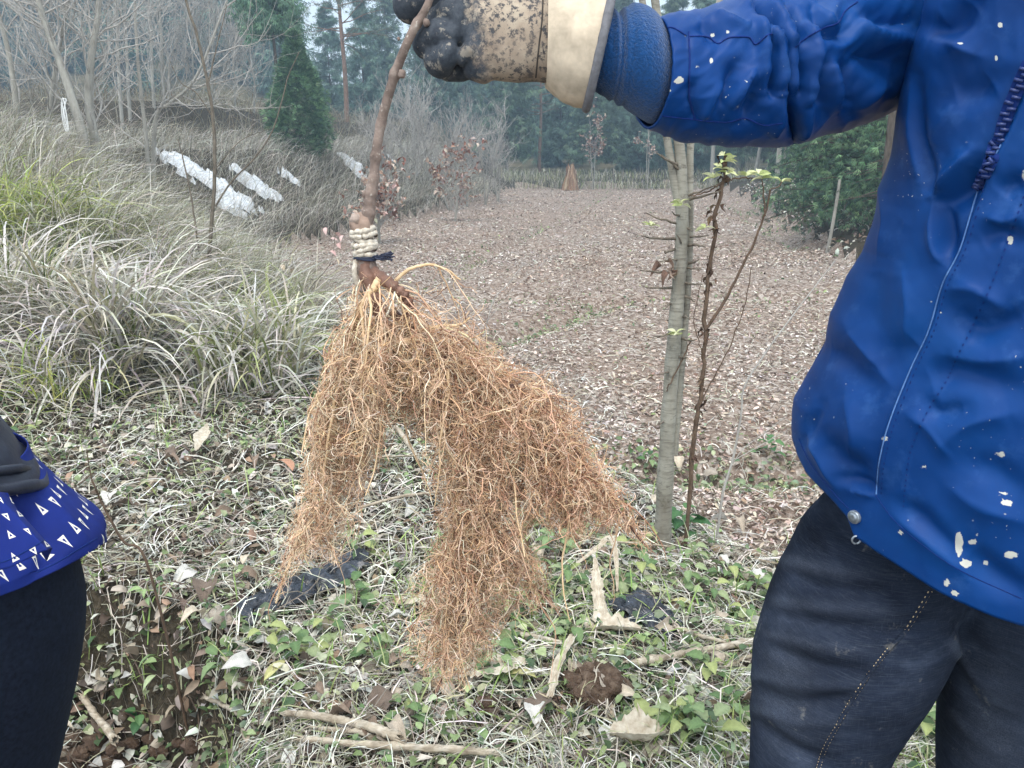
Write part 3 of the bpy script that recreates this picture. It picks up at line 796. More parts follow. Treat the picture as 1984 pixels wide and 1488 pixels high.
cy = [bigcyp(6.5, 1.75, 16000, rg), bigcyp(5.0, 1.5, 6500, rg)]
place_tree('cypress_tree', cy[0], gpos(1655, 15.5), 'large dense cypress with branches to the ground beside the field', None, 1.0)
place_tree('cypress_tree', cy[1], gpos(1790, 13.5), 'bushy cypress half hidden by the blue jacket', None, 1.0, 1.0)
place_tree('cypress_tree', cy[0], gpos(1575, 23), 'cypress standing behind the large dense one at the field edge', None, 1.0, 2.0)
# slim trunks and poles in the right wood
for (px, Y, h, r, lean, lab) in [(1500, 26, 6, .085, .02, 'slim grey trunk at the bend of the field edge'), (1698, 12.2, 4.2, .07, .01, 'dark pole like trunk between the cypresses by the jacket'),
                                 (1606, 14, 1.25, .035, .06, 'short leaning stake at the foot of the large cypress'), (1378, 42, 7, .12, 0, 'bare pale trunk at the far tree line beside the forked tree'),
                                 (1460, 41, 7, .10, .12, 'slanting pale trunk at the far tree line'), (1512, 23, 1.9, .04, .0, 'grey stake in the brush beside the slim trunk')]:
    g = gpos(px, Y); z = np.linspace(-.2, h, 8)
    p = np.stack([lean * z + .02 * np.sin(z * 2), .01 * z, z], -1)
    v, f, _ = tubes(p[None], np.linspace(r, r * .75, 8)[None], 8, rough=.15)
    cat = 'stake' if 'stake' in lab else 'trunk'
    tag(link('wooden_stake' if cat == 'stake' else 'tree_trunk', mesh_np('bare_trunk', v, f, M_BARK_DARK if 'dark' in lab else M_BARK_GREY, None, True), loc=g), lab, cat)

# ------------------------------------------------------------------ bare shrubs
def bare(trunks, tr, n1, n2, n3, l1, l2, l3, rng, up=0.12, r1=.010, r2=.005, r3=.0025):
    A = Acc()
    T = np.stack([interp_path(p, 12) for p in trunks])
    rr = np.array(tr)[:, None] * np.linspace(1, .45, 12)[None]
    A.add(*tubes(T, rr, 7, rough=.12)[:2])
    b1, _, t1 = sprout(T, n1, (.5, 1.2), l1, 8, .2, (0, 0, 1), up, t0=.25, rng=rng)
    B = Acc(); B.add(*tubes(b1, np.repeat(np.linspace(r1, r1 * .35, 8)[None], n1, 0), 4)[:2])
    b2, _, _ = sprout(b1, n2, (.4, 1.1), l2, 6, .16, (0, 0, 1), up, t0=.2, rng=rng)
    B.add(*tubes(b2, np.repeat(np.linspace(r2, r2 * .4, 6)[None], n2, 0), 3)[:2])
    b3, _, _ = sprout(b2, n3, (.4, 1.2), l3, 4, .15, (0, 0, 1), up, t0=.2, rng=rng)
    B.add(*tubes(b3, np.repeat(np.linspace(r3, r3 * .5, 4)[None], n3, 0), 3)[:2])
    return A, B, b3
def shrub(name, label, trunks, tr, n, l, rng, group=None, rads=(.010, .005, .0025), up=.12, cat='shrub', leaves=0, leafc=None):
    g = np.array(trunks[0][0]); 
    A, B, b3 = bare([np.asarray(p) - g for p in trunks], tr, *n, *l, rng, up, *rads)
    t = thing(name, label, cat, g, group)
    link('trunk', A.mesh('trunk', M_BARK_GREY, True), t)
    link('branches', B.mesh('branches', M_TWIG), t)['kind'] = 'stuff'
    if leaves:
        P = b3[rng.integers(0, len(b3), leaves), rng.integers(1, 4, leaves)]
        tv, tf = leaf_tpl(.6, .8, .3, .05)
        v, f, c = batch(tv, tf, P, rotm(rng.uniform(0, 6.28, leaves), rng.normal(size=leaves) * .6, rng.normal(size=leaves) * .6), rng.uniform(.07, .15, leaves), pal(leafc, leaves, rng, .15))
        link('dry_leaves', mesh_np('dry_leaves', v, f, M_DEAD, c), t)['kind'] = 'stuff'
    return t
def trunkpx(pts, Y, n=6):
    P = np.array([at(a, b, Y) for a, b in pts]); P[0, 2] = min(P[0, 2], terr(P[0, 0], P[0, 1]) - .05); return P
rb = np.random.default_rng(9)
Y = 9.0
shrub('bare_shrub', 'bare grey shrub with two forking trunks, a white cord tied to it', [trunkpx([(168, 420), (165, 290), (148, 220), (120, 130), (85, 40), (60, -60)], Y), trunkpx([(190, 420), (186, 290), (172, 200), (176, 120), (188, 40), (196, -60)], Y + .3)],
      [.060, .058], (44, 240, 520), ((.6, 1.7), (.3, .9), (.15, .45)), rb, rads=(.011, .0048, .0024))
shrub('bare_shrub', 'tangled bare shrub standing just above the lime green grass', [trunkpx([(40, 420), (35, 250), (20, 120), (-10, 0)], 9.6), trunkpx([(70, 420), (90, 260), (110, 120), (140, -40)], 9.8)], [.045, .04], (30, 150, 300), ((.7, 1.7), (.3, .9), (.15, .5)), rb, rads=(.0095, .0042, .0021))
shrub('bare_shrub', 'slim two stemmed bare shrub between the corded one and the snow', [trunkpx([(285, 400), (285, 290), (270, 150), (262, 30), (258, -80)], 11), trunkpx([(290, 400), (300, 240), (330, 200), (380, 150), (440, 0)], 11.2)], [.03, .03], (22, 110, 240), ((.6, 1.6), (.3, .9), (.15, .5)), rb, rads=(.009, .0042, .0021))
for k, (px, lab) in enumerate([(225, 'pale straight birch like stem behind the bare shrubs'), (242, 'pale straight stem close behind the slim shrub'), (290, 'tall pale stem at the edge of the upper terrace'), (310, 'leaning pale stem in front of the hill wood')]):
    shrub('bare_tree', lab, [trunkpx([(px + 12, 260), (px + 6, 160), (px + 2, 60), (px - 8, -90)], 20 + k)], [.05], (16, 70, 160), ((.6, 1.8), (.3, .8), (.2, .5)), rb, rads=(.014, .008, .005))
for k in range(7):
    px = [350, 395, 430, 470, 505, 120, 60][k]; Yk = 24 + k
    g = gpos(px, Yk)
    shrub('bare_sapling_tree', 'hazy bare sapling in the thicket at the foot of the hill wood', [np.array([g - [0, 0, .1], g + [.1, 0, 1.2], g + [rb.normal() * .3, 0, 2.6]])], [.04], (26, 130, 300), ((.6, 1.6), (.3, .8), (.2, .5)), rb, 'bare saplings below the hill wood', rads=(.014, .008, .005))
# thicket left of the field end
for k, (px, py, Yk, hpx) in enumerate([(790, 330, 24, 150), (830, 330, 26, 165), (870, 330, 25, 160), (905, 330, 27, 170), (940, 330, 28, 150), (965, 330, 30, 130), (745, 320, 22, 120), (805, 330, 30, 150)]):
    g = gpos(px, Yk); H = hpx / 1545 * Yk
    shrub('bare_bush', 'bare grey bush in the thicket between the bank and the conifer row', [np.array([g - [0, 0, .1], g + [rb.normal() * .15, 0, H * .4], g + [rb.normal() * .3, 0, H * .85]]) for _ in range(3)], [.03] * 3, (26, 110, 260), ((.5, 1.3), (.3, .8), (.2, .5)), rb, 'bare bushes in the thicket', rads=(.012, .008, .005), up=.2)
for (px, Yk, h, lab) in [(880, 21, 1.1, 'small bush holding curled brown leaves on the bank top'), (1150, 41, 3.2, 'thin bush with papery brown leaves at the far field end'), (1255, 40, 4.5, 'tall sapling with pinkish dead leaves at the far tree line'), (735, 15.5, .8, 'low scrubby brown bush among the snow patches')]:
    g = gpos(px, Yk)
    shrub('leafy_dry_bush', lab, [np.array([g - [0, 0, .1], g + [rb.normal() * .1, 0, h * .5], g + [rb.normal() * .2, 0, h]]) for _ in range(2)], [.025] * 2, (16, 80, 160), ((.3, .9), (.2, .5), (.1, .3)), rb, leaves=420, leafc=[(184, 160, 146), (160, 126, 108), (200, 182, 168), (140, 100, 84)])
# stacked corn shock at the field end
g = gpos(1105, 40)
nn_ = 260; a = rb.uniform(0, 6.28, nn_)
p0 = np.stack([g[0] + .45 * np.cos(a) * rb.uniform(.5, 1, nn_), g[1] + .45 * np.sin(a), np.full(nn_, g[2])], -1)
p1 = np.stack([g[0] + .12 * np.cos(a), g[1] + .1 * np.sin(a), g[2] + rb.uniform(.6, 1.25, nn_)], -1)
Pth = p0[:, None] * (1 - np.linspace(0, 1, 4))[None, :, None] + p1[:, None] * np.linspace(0, 1, 4)[None, :, None] + rb.normal(size=(nn_, 4, 3)) * .03
v, f, c = ribbons(Pth - g, np.full((nn_, 4), .016), nrm(rb.normal(size=(nn_, 3))), pal([(196, 170, 140), (170, 136, 108), (150, 116, 92)], nn_, rb, .15))
tag(link('corn_shock', mesh_np('corn_shock', v, f, M_STRAW, c), loc=g), 'small conical shock of brown corn stalks at the far end of the field', 'corn shock')
# white cord on the shrub
cs = MB('white_cord', .8, .2); cs.color(srgb(226, 226, 224)); M_CORD = cs.m
pts = [at(a_, b_, 8.9) for a_, b_ in [(118, 192), (128, 193), (124, 215), (131, 248), (128, 254), (122, 235), (119, 205), (123, 192), (133, 252), (126, 240), (120, 196)]]
v, f, _ = tubes(interp_path(pts, 60)[None], np.full((1, 60), .006), 5)
tag(link('white_cord', mesh_np('white_cord', v, f, M_CORD, None, True)), 'looped white cord hanging on the bare shrub trunk', 'cord')
# ------------------------------------------------------------------ forked tree, vine and saplings at the field edge
def trunk_bark():
    b = MB('smooth_grey_bark', 0.75, 0.25)
    n = b.noise(9, 6, .6, b.mapped((1, 1, .7))); r = b.noise(70, 4, .6, b.mapped((.3, .3, 2.2)))
    c = b.ramp(n, [(.3, srgb(118, 112, 100)), (.55, srgb(150, 146, 134)), (.75, srgb(172, 168, 156))])
    c = b.mix(b.mr(r, .5, .68, 0, .6), c, srgb(92, 84, 74)); c = b.mix(b.mr(b.noise(22, 4, .7), .58, .66, 0, .55), c, srgb(82, 74, 66))
    b.color(c); b.bump(r, .5, .003); return b.m
M_TREE = trunk_bark()
M_SPUR = bark('spur_twig', srgb(78, 70, 62), srgb(128, 118, 104), 60, .4, .002)
M_VINE = bark('dead_vine', srgb(70, 56, 46), srgb(118, 98, 82), 50, .5, .003)
def ptube(pts, Yd, r0, r1, K=24, sides=8, rough=0.0, sink=False):
    P = np.array([at(a, b, Yd + (q[2] if len(q) > 2 else 0)) for q in pts for a, b in [q[:2]]])
    if sink: P[0, 2] = terr(P[0, 0], P[0, 1]) - .06
    P = interp_path(P, K)
    return P, np.linspace(r0, r1, K)
TY = 2.75
fx = at(1288, 990, TY); tree_o = np.array([fx[0], TY, float(terr(fx[0], TY))])
ft = thing('forked_tree', 'smooth grey forked tree with short spur twigs at the edge of the field', 'tree', tree_o)
stems = [ptube([(1286, 1010), (1290, 900), (1299, 750), (1311, 600), (1320, 470), (1322, 395), (1317, 290), (1300, 150), (1275, 40), (1258, -90)], TY, .031, .012, 44, 12, sink=True),
         ptube([(1321, 430), (1306, 350), (1290, 255), (1268, 130), (1244, 0), (1226, -100)], TY, .015, .010, 24),
         ptube([(1304, 880, .01), (1316, 740, .02), (1328, 600, .03), (1335, 470, .03), (1336, 380, .03), (1338, 280, .03), (1352, 150, .05), (1390, 15, .05), (1420, -90, .05)], TY, .018, .009, 36)]
for i, (P, r) in enumerate(stems):
    bumpy = 1 + .05 * np.sin(np.arange(len(r)) * 1.9 + i) + (0.25 * np.exp(-np.arange(len(r)) / 2.0) if i == 0 else 0)
    v, f, _ = tubes((P - tree_o)[None], (r * bumpy)[None], 12, rough=.06)
    link('trunk' if i == 0 else 'stem', mesh_np('stem', v, f, M_TREE, None, True), ft)
SPURS = [((1312, 432), (1280, 425), (1252, 414)), ((1312, 464), (1270, 462), (1243, 457)), ((1305, 558), (1275, 558), (1246, 556)), ((1310, 528), (1275, 527), (1240, 524)),
         ((1318, 505), (1300, 503), (1276, 508)), ((1300, 587), (1294, 592), (1286, 602)), ((1335, 379), (1365, 368), (1396, 354)), ((1336, 386), (1365, 380), (1398, 370)),
         ((1326, 441), (1334, 443), (1341, 449)), ((1335, 475), (1350, 474), (1366, 479)), ((1337, 458), (1355, 459), (1372, 456)), ((1335, 510), (1345, 508), (1354, 503)),
         ((1330, 519), (1343, 520), (1357, 522)), ((1325, 547), (1341, 550), (1360, 552)), ((1325, 573), (1336, 577), (1346, 585)), ((1322, 614), (1328, 614), (1336, 618)),
         ((1322, 415), (1312, 418), (1302, 411)), ((1310, 645), (1285, 650), (1262, 655)), ((1318, 655), (1335, 660), (1350, 658)), ((1300, 720), (1290, 722), (1278, 726)),
         ((1313, 690), (1322, 694), (1333, 692)), ((1322, 335), (1306, 320), (1280, 300)), ((1316, 320), (1295, 312), (1272, 296)), ((1295, 820), (1284, 818), (1276, 824)), ((1312, 480), (1290, 489), (1290, 487)), ((1320, 480), (1320, 470), (1312, 455))]
rs = np.random.default_rng(3)
for k, s3 in enumerate(SPURS):
    dy = -.03 - .05 * rs.random()
    P = interp_path(np.array([at(s3[0][0], s3[0][1], TY), at(s3[1][0], s3[1][1], TY + dy * .6), at(s3[2][0], s3[2][1], TY + dy)]), 7)
    P = P + rs.normal(size=P.shape) * .0012
    v, f, _ = tubes((P - tree_o)[None], np.linspace(.0052, .0016, 7)[None] * rs.uniform(.8, 1.2), 6, rough=.2)
    link('spur_twig', mesh_np('spur_twig', v, f, M_SPUR, None, True), ft)
def leafmesh(name, w, curl, fold, mat, col, wav=0.0, nseg=9, serr=0.0):
    xs = np.linspace(0, 1, nseg); ws = np.sin(np.pi * xs ** .75) ** .85 * w * .5
    V, C = [], []
    for i, (x, h) in enumerate(zip(xs, ws)):
        h2 = h * (1 + serr * (1 if i % 2 else -1)); z = -curl * (x - .35) ** 2
        for q in (-1, -.5, 0, .5, 1):
            V.append((x, q * h2, z + fold * abs(q) * h2 * 1.6 + wav * math.sin(i * 1.9 + q * 3) * abs(q)))
            vein = 1.18 if q == 0 else (0.9 if (i % 2) else 1.04)
            C.append([col[0] * vein, col[1] * vein, col[2] * vein])
    F = [(i * 5 + j, (i + 1) * 5 + j, (i + 1) * 5 + j + 1, i * 5 + j + 1) for i in range(nseg - 1) for j in range(4)]
    return mesh_np(name, np.array(V), np.array(F), mat, np.array(C), True)
YOUNG = [leafmesh('young_leaf', .5, .5, .3, M_GREEN, srgb(*c)) for c in ((196, 200, 150), (176, 186, 124), (206, 206, 168))]
def put_leaf(me, P, yaw, pitch, roll, s, parent, org, name='leaf'):
    o = link(name, me, parent, tuple(np.asarray(P) - org))
    o.rotation_euler = (roll, pitch, yaw); o.scale = (s, s, s)
    return o
# dead leaf cluster on the tree
rl = np.random.default_rng(8)
BROWN = [leafmesh('brown_leaf', .6, c, .5, M_DEAD, srgb(*k), .06) for c, k in ((1.6, (144, 118, 102)), (2.2, (116, 92, 80)), (1.2, (170, 148, 132)))]
for k in range(6):
    put_leaf(BROWN[k % 3], at(1297 + rl.normal() * 6, 505 + 5 * k, TY - .04), rl.uniform(0, 6.28), 1.0 + rl.normal() * .5, rl.normal(), .045, ft, tree_o, 'dead_leaf')
for (a_, b_) in [(1318, 393), (1322, 396), (1310, 645), (1318, 648), (1262, 438), (1205, 450), (1228, 541), (1362, 442)][:5] + [(1262, 437), (1366, 441)]:
    for q in range(3):
        put_leaf(YOUNG[q], at(a_, b_, TY - .06), rl.uniform(0, 6.28), rl.uniform(-.7, .3), rl.normal() * .4, .035, ft, tree_o, 'young_leaf')
# dead vine stalk with young shoots
vo = np.array([at(1335, 950, 2.72)[0], 2.72, float(terr(at(1335, 950, 2.72)[0], 2.72))])
vt = thing('vine_stalk', 'dark flaky dead vine stalk with small pale leaves beside the forked tree', 'vine', vo)
for (pts, r0, r1, nm) in [([(1333, 960), (1345, 850), (1358, 760), (1366, 680), (1366, 610), (1378, 510), (1390, 420), (1400, 350), (1409, 298)], .0085, .006, 'stalk'),
                          ([(1366, 640), (1400, 590), (1428, 535), (1458, 475), (1482, 418), (1494, 365)], .006, .003, 'shoot'), ([(1482, 420), (1480, 380), (1476, 345)], .003, .002, 'shoot'),
                          ([(1400, 350), (1440, 344), (1476, 345)], .0025, .002, 'shoot'), ([(1340, 655), (1325, 690), (1300, 740), (1290, 760)], .003, .002, 'shoot'),
                          ([(1356, 780), (1400, 700), (1440, 600), (1455, 520)], .0025, .0015, 'shoot'), ([(1362, 690), (1345, 620), (1362, 530)], .002, .0012, 'shoot'), ([(1398, 355), (1370, 372), (1340, 380)], .003, .002, 'shoot')]:
    P, r = ptube(pts, 2.72, r0, r1, 40 if nm == 'stalk' else 20, sink=(pts[0][1] > 900))
    P = P + rl.normal(size=P.shape) * (.004 if nm == 'stalk' else .0015)
    v, f, _ = tubes((P - vo)[None], r[None], 7, rough=.5 if nm == 'stalk' else .15)
    link(nm, mesh_np(nm, v, f, M_VINE, None, True), vt)
    if nm == 'stalk':
        n = 90; i = rl.integers(0, len(P), n)
        tv, tf = leaf_tpl(.5, 1.5, .5, .1)
        v, f, c = batch(tv, tf, P[i] - vo + rl.normal(size=(n, 3)) * .008, rotm(rl.uniform(0, 6.28, n), rl.uniform(.3, 1.5, n), rl.normal(size=n)), rl.uniform(.012, .035, n), pal([(92, 72, 58), (120, 96, 78), (70, 54, 44)], n, rl, .2))
        link('bark_flakes', mesh_np('bark_flakes', v, f, M_DEAD, c), vt)['kind'] = 'stuff'
for (a_, b_) in [(1382, 344), (1402, 300), (1398, 326), (1408, 334), (1445, 340), (1470, 336), (1476, 345), (1515, 352), (1405, 312)]:
    for q in range(4):
        put_leaf(YOUNG[q % 3], at(a_, b_, 2.70), rl.choice([0, 3.14]) + rl.normal() * .6, rl.uniform(-.6, .2), rl.normal() * .4, .04, vt, vo, 'young_leaf')
P, r = ptube([(1515, 352), (1508, 362), (1494, 366)], 2.70, .0025, .002, 8); v, f, _ = tubes((P - vo)[None], r[None], 5); link('shoot', mesh_np('shoot', v, f, M_VINE, None, True), vt)
def twig(label, pts, Y, r0, r1, subs=(), cat='twig', name='bare_twig', mat=None, K=30):
    P, r = ptube(pts, Y, r0, r1, K, sink=True); o = P[0].copy(); o[2] += .06
    P = P + rl.normal(size=P.shape) * r0 * .12
    t = thing(name, label, cat, o)
    v, f, _ = tubes((P - o)[None], r[None], 7, rough=.15); link('stem', mesh_np('stem', v, f, mat or M_SPUR, None, True), t)
    for s_ in subs:
        Q, q = ptube(s_[0], Y, s_[1], s_[2], 18); Q = Q + rl.normal(size=Q.shape) * s_[1] * .12
        v, f, _ = tubes((Q - o)[None], q[None], 6, rough=.15); link('side_twig', mesh_np('side_twig', v, f, mat or M_SPUR, None, True), t)
    return t
twig('thin brown leaning twig rising from the near mulch toward the blue jacket', [(1388, 1010), (1402, 950), (1420, 890), (1436, 800), (1444, 745), (1500, 660), (1560, 580), (1618, 505)], 2.9, .0055, .002, [([(1415, 905), (1440, 870), (1480, 840), (1525, 805)], .002, .001), ([(1425, 890), (1470, 865), (1530, 830)], .002, .001)], mat=M_TWIG)
twig('tall thin bare sapling leaning over the pale tussock', [(398, 560), (408, 470), (414, 380), (416, 300), (412, 220), (400, 150), (385, 80), (360, 0), (340, -70)], 6.6, .017, .009,
     [([(417, 400), (450, 350), (490, 310), (525, 260), (545, 200), (558, 150), (580, 100)], .008, .003), ([(416, 330), (440, 300), (470, 270), (520, 250)], .005, .002), ([(414, 230), (380, 180), (350, 160), (330, 120)], .005, .002), ([(404, 160), (420, 90), (440, 10)], .006, .003)], 'sapling', 'bare_sapling')
twig('second thin bare stem close to the tall leaning sapling', [(394, 560), (378, 430), (362, 340), (345, 270)], 6.5, .009, .004, [], 'sapling', 'bare_sapling')
twig('curved dark bare twig standing beside the patterned shirt', [(335, 1160), (290, 1105), (240, 1050), (205, 990), (178, 930)], 1.95, .0042, .0025, [([(178, 930), (172, 900), (168, 870)], .0018, .001), ([(182, 915), (150, 940), (120, 955)], .0014, .0008)], mat=M_VINE)
twig('pale thin dead stem standing in the field behind the roots', [(915, 660), (950, 600), (985, 550), (1015, 510)], 5.4, .004, .002, [([(930, 640), (985, 570), (1010, 545), (1070, 495)], .002, .001)], mat=M_TWIG)

# ------------------------------------------------------------------ plants with single leaves
NET = [leafmesh('nettle_leaf', .62, .55, .25, M_GREEN, srgb(*c), .02, 11, .10) for c in ((112, 136, 88), (134, 154, 108), (96, 122, 78), (150, 162, 120), (164, 172, 112))]
BRO = [leafmesh('broad_leaf', .72, .4, .2, M_GREEN, srgb(*c), .02, 9) for c in ((78, 116, 70), (64, 102, 62), (92, 128, 78))]
ARW = [leafmesh('arrow_leaf', .42, .6, .3, M_GREEN, srgb(*c), .01, 9) for c in ((176, 190, 146), (150, 172, 118), (132, 156, 108))]
def plant(px, py, kinds, nl, h, ls, label, cat='plant', name='weed_plant', group=None, spread=1.0, sd=0, yl=0.0):
    r = np.random.default_rng(100 + sd)
    g = ghit(np.array([float(px)]), np.array([float(py)]))[0]
    t = thing(name, label, cat, g, group)
    top = np.array([r.normal() * .02, r.normal() * .02, h])
    P = interp_path(np.array([[0, 0, -.02], top * .5 + [.006, 0, 0], top]), 8)
    v, f, _ = tubes(P[None], np.linspace(.0022, .0012, 8)[None], 5)
    link('stem', mesh_np('plant_stem', v, f, M_STEM, None, True), t)
    for k in range(nl):
        fr = .25 + .75 * k / max(nl - 1, 1); p = np.array([np.interp(fr, np.linspace(0, 1, 8), P[:, c]) for c in range(3)])
        a = k * 2.4 + r.normal() * .3
        pet = .02 * spread * (1.2 - .5 * fr)
        put_leaf(kinds[r.integers(len(kinds))], p + g + np.array([math.cos(a) * pet, math.sin(a) * pet, .004]), a, r.uniform(-.35, .5), r.normal() * .25, ls * r.uniform(.7, 1.15) * (1.15 - .35 * fr), t, g)
    return t
sm = MB('green_stem', .6, .3); sm.color(srgb(132, 138, 92)); M_STEM = sm.m
near_spots = [(1150, 1040), (1080, 1075), (1020, 1050), (1210, 1080), (1265, 1065), (1340, 1105), (1400, 1135), (1455, 1160), (1300, 1150), (1370, 1180), (1440, 1215), (1100, 1150), (1050, 1120), (1180, 1160), (1245, 1130), (1090, 1250), (1000, 1200),
              (860, 1100), (700, 1085), (690, 1190), (640, 1240), (960, 1310), (1390, 1330), (1420, 1400), (1300, 1440), (1340, 1420), (1240, 1440), (600, 1290), (520, 1260), (440, 1310), (780, 1420), (720, 1300), (1750, 1400), (1800, 1360), (1760, 1450), (1815, 1440), (1730, 1340), (1380, 1460)]
for k, (px, py) in enumerate(near_spots):
    plant(px, py, NET, 9 + k % 4, .07 + .05 * ((k * 37) % 10) / 10, .06, 'small nettle like weed with toothed green leaves in the near straw', 'weed', 'nettle_weed', 'toothed leaved weeds in the near straw', 1.0, k)
plant(1325, 1040, BRO, 14, .13, .075, 'glossy dark green broad leaved plant at the foot of the forked tree', 'plant', 'broad_leaf_plant', None, 1.6, 301)
plant(1255, 900, BRO + NET, 9, .1, .05, 'small broad leaved seedling left of the forked tree base', 'plant', 'broad_leaf_plant', None, 1.2, 302)
plant(310, 1330, ARW, 8, .11, .075, 'pale arrow leaved plant growing from the pit edge', 'plant', 'arrow_leaf_plant', None, 1.3, 303)
plant(275, 1400, BRO, 6, .05, .055, 'low round leaved plant below the pale arrow leaved one', 'plant', 'round_leaf_plant', None, 1.3, 304)
plant(235, 1345, BRO + NET, 8, .06, .045, 'bluish five leaved weed on the pit wall', 'plant', 'pit_weed', None, 1.2, 305)
plant(40, 850, NET, 9, .07, .06, 'yellow green weed above the dark vest', 'weed', 'nettle_weed', None, 1.2, 306)
plant(285, 1170, ARW, 7, .07, .05, 'grey green weed beside the foot of the curved twig', 'weed', 'arrow_leaf_plant', None, 1.2, 307)
plant(1490, 880, BRO, 8, .12, .07, 'tuft of bright green weeds on the furrow behind the brown twig', 'weed', 'furrow_plant', None, 1.2, 308)
RED = [leafmesh('red_leaf', .55, .5, .3, M_DEAD, srgb(*c)) for c in ((206, 178, 172), (196, 162, 156), (204, 186, 160))]
rt = twig('young seedling with pinkish red leaves behind the rope wrapped stem', [(560, 625), (600, 560), (640, 510), (650, 450)], 6.8, .004, .002, [([(610, 545), (570, 520), (545, 500)], .002, .001)], 'seedling', 'red_seedling')
for (a_, b_) in [(650, 450), (640, 462), (655, 470), (665, 455), (640, 485), (560, 505), (545, 512), (570, 520), (650, 500), (630, 440)]:
    put_leaf(RED[rl.integers(3)], at(a_, b_, 6.8), rl.uniform(0, 6.28), rl.uniform(-.2, 1.0), rl.normal() * .4, .07, rt, np.array(rt.location), 'leaf')

# ------------------------------------------------------------------ things lying on the near ground
def gpath(pts, lift=0.02):
    p = np.array(pts, float); g = ghit(p[:, 0], p[:, 1]); g[:, 2] += .03 + (lift if np.isscalar(lift) else np.array(lift)); return g
def stalk_mat():
    b = MB('corn_stalk', .7, .25); n = b.noise(30, 5, .6, b.mapped((1, 1, 1))); s = b.noise(160, 4, .65, b.mapped((.12, .5, 1)))
    c = b.ramp(n, [(.3, srgb(138, 124, 106)), (.52, srgb(182, 169, 149)), (.75, srgb(204, 196, 182))])
    b.color(b.mix(b.mr(s, .45, .7, 0, .75), c, srgb(104, 90, 76))); b.bump(s, .5, .002); return b.m
M_STALK = stalk_mat()
hm = MB('corn_husk', .7, .2); hn = hm.noise(50, 4, .6); hc = hm.ramp(hn, [(.3, srgb(176, 160, 138)), (.6, srgb(212, 202, 184)), (.8, srgb(230, 224, 212))]); hm.color(hc); hm.translucent(hc, .15); hm.bump(hn, .4, .002); M_HUSK = hm.m
def stalk(label, pts, r0, r1, nodes=True, lift=.02, name='corn_stalk', cat='corn stalk'):
    g = gpath(pts, lift); o = g.mean(0); P = interp_path(g, 40)
    r = np.linspace(r0, r1, 40) * .8 * (1 + .1 * rl.normal(size=40))
    P = P + rl.normal(size=3) * 0 + np.cumsum(rl.normal(size=(40, 3)) * .0006, 0)
    if nodes: r = r * (1 + .28 * np.exp(-((np.arange(40) % 13 - 6) / 1.1) ** 2))
    t = thing(name, label, cat, o)
    v, f, _ = tubes((P - o)[None], r[None], 10, rough=.18)
    F3 = f
    me = mesh_np('stalk', v, F3, M_STALK, None, True); link('stalk', me, t)
    for e, q in ((0, 1), (39, 38)):      # broken ends: splinters
        d = nrm(P[e] - P[q]); n = 9; a = np.arange(n) / n * 6.28
        A = nrm(np.cross(d, [0, 0, 1.0])); B = np.cross(d, A)
        b0 = P[e] - o + (A * np.cos(a)[:, None] + B * np.sin(a)[:, None]) * r[e] * .8
        sp_ = grow(b0, np.repeat(d[None], n, 0), rl.uniform(.008, .03, n), 4, .15, rng=rl)
        v, f, _ = tubes(sp_, np.repeat(np.linspace(r[e] * .35, .0004, 4)[None], n, 0), 4)
        link('broken_end', mesh_np('broken_end', v, f, M_STALK), t)
def husk(label, pts, w, cup=.6, lift=.03, name='corn_husk', cat='corn husk', taper=(.3, 1, .15), mat=None, tw=0.0):
    g = gpath(pts, lift); o = g.mean(0); K = 26; P = interp_path(g, K); m = 9
    T = nrm(np.gradient(P, axis=0)); A = nrm(np.cross(T, [0, 0, 1.0])); B = np.cross(A, T)
    t = np.linspace(0, 1, K); wd_ = np.interp(t, np.linspace(0, 1, len(taper)), taper) * w * (1 + .12 * rl.normal(size=K))
    q = np.linspace(-1, 1, m)
    an = tw * t
    A2 = A * np.cos(an)[:, None] + B * np.sin(an)[:, None]; B2 = -A * np.sin(an)[:, None] + B * np.cos(an)[:, None]
    V = P[:, None] + A2[:, None] * (q[None, :, None] * wd_[:, None, None]) + B2[:, None] * (cup * (q ** 2)[None, :, None] * wd_[:, None, None] + .004 * np.sin(q * 9)[None, :, None])
    V = V + rl.normal(size=V.shape) * .0008
    ix = np.arange(K - 1)[:, None] * m + np.arange(m - 1)[None]
    F = np.stack([ix, ix + 1, ix + m + 1, ix + m], -1).reshape(-1, 4)
    tag(link(name, mesh_np(name, (V - o).reshape(-1, 3), F, mat or M_HUSK, None, True), loc=o), label, cat)
stalk('long pale corn stalk lying toward the jeans knee', [(1215, 1325), (1300, 1305), (1380, 1290), (1490, 1268)], .013, .012, lift=.03)
stalk('thinner grey corn stalk just below the long pale one', [(1400, 1325), (1440, 1305), (1500, 1285)], .007, .007)
stalk('short rough stalk piece beside the crumpled black plastic scrap', [(1310, 1245), (1350, 1260), (1410, 1275)], .009, .007, False)
stalk('split pale reed bundle piece with a splintered tip, upper of three', [(560, 1425), (640, 1435), (700, 1450), (770, 1475)], .010, .015, False, .035)
stalk('orange brown reed under the split pale one', [(620, 1446), (690, 1452), (730, 1462)], .008, .008, False, .02)
stalk('pale reed at the bottom of the reed pile', [(590, 1475), (700, 1482), (840, 1490), (960, 1500)], .010, .010, True, .03)
stalk('weathered grey stick poking out of the pit soil', [(168, 1388), (195, 1430), (228, 1475)], .012, .014, False, .04, 'weathered_stick', 'stick')
stalk('short grey stick lying between the reed pile and the pit', [(402, 1380), (440, 1400), (470, 1418)], .008, .007, False, .02, 'weathered_stick', 'stick')
stalk('pale split stalk pair hanging behind the hanging roots', [(768, 850), (790, 880), (812, 915)], .016, .012, False, .03)
stalk('thin pale stalk lying below the redder root lobe', [(1110, 1075), (1180, 1085), (1290, 1092)], .004, .004, False, .05)
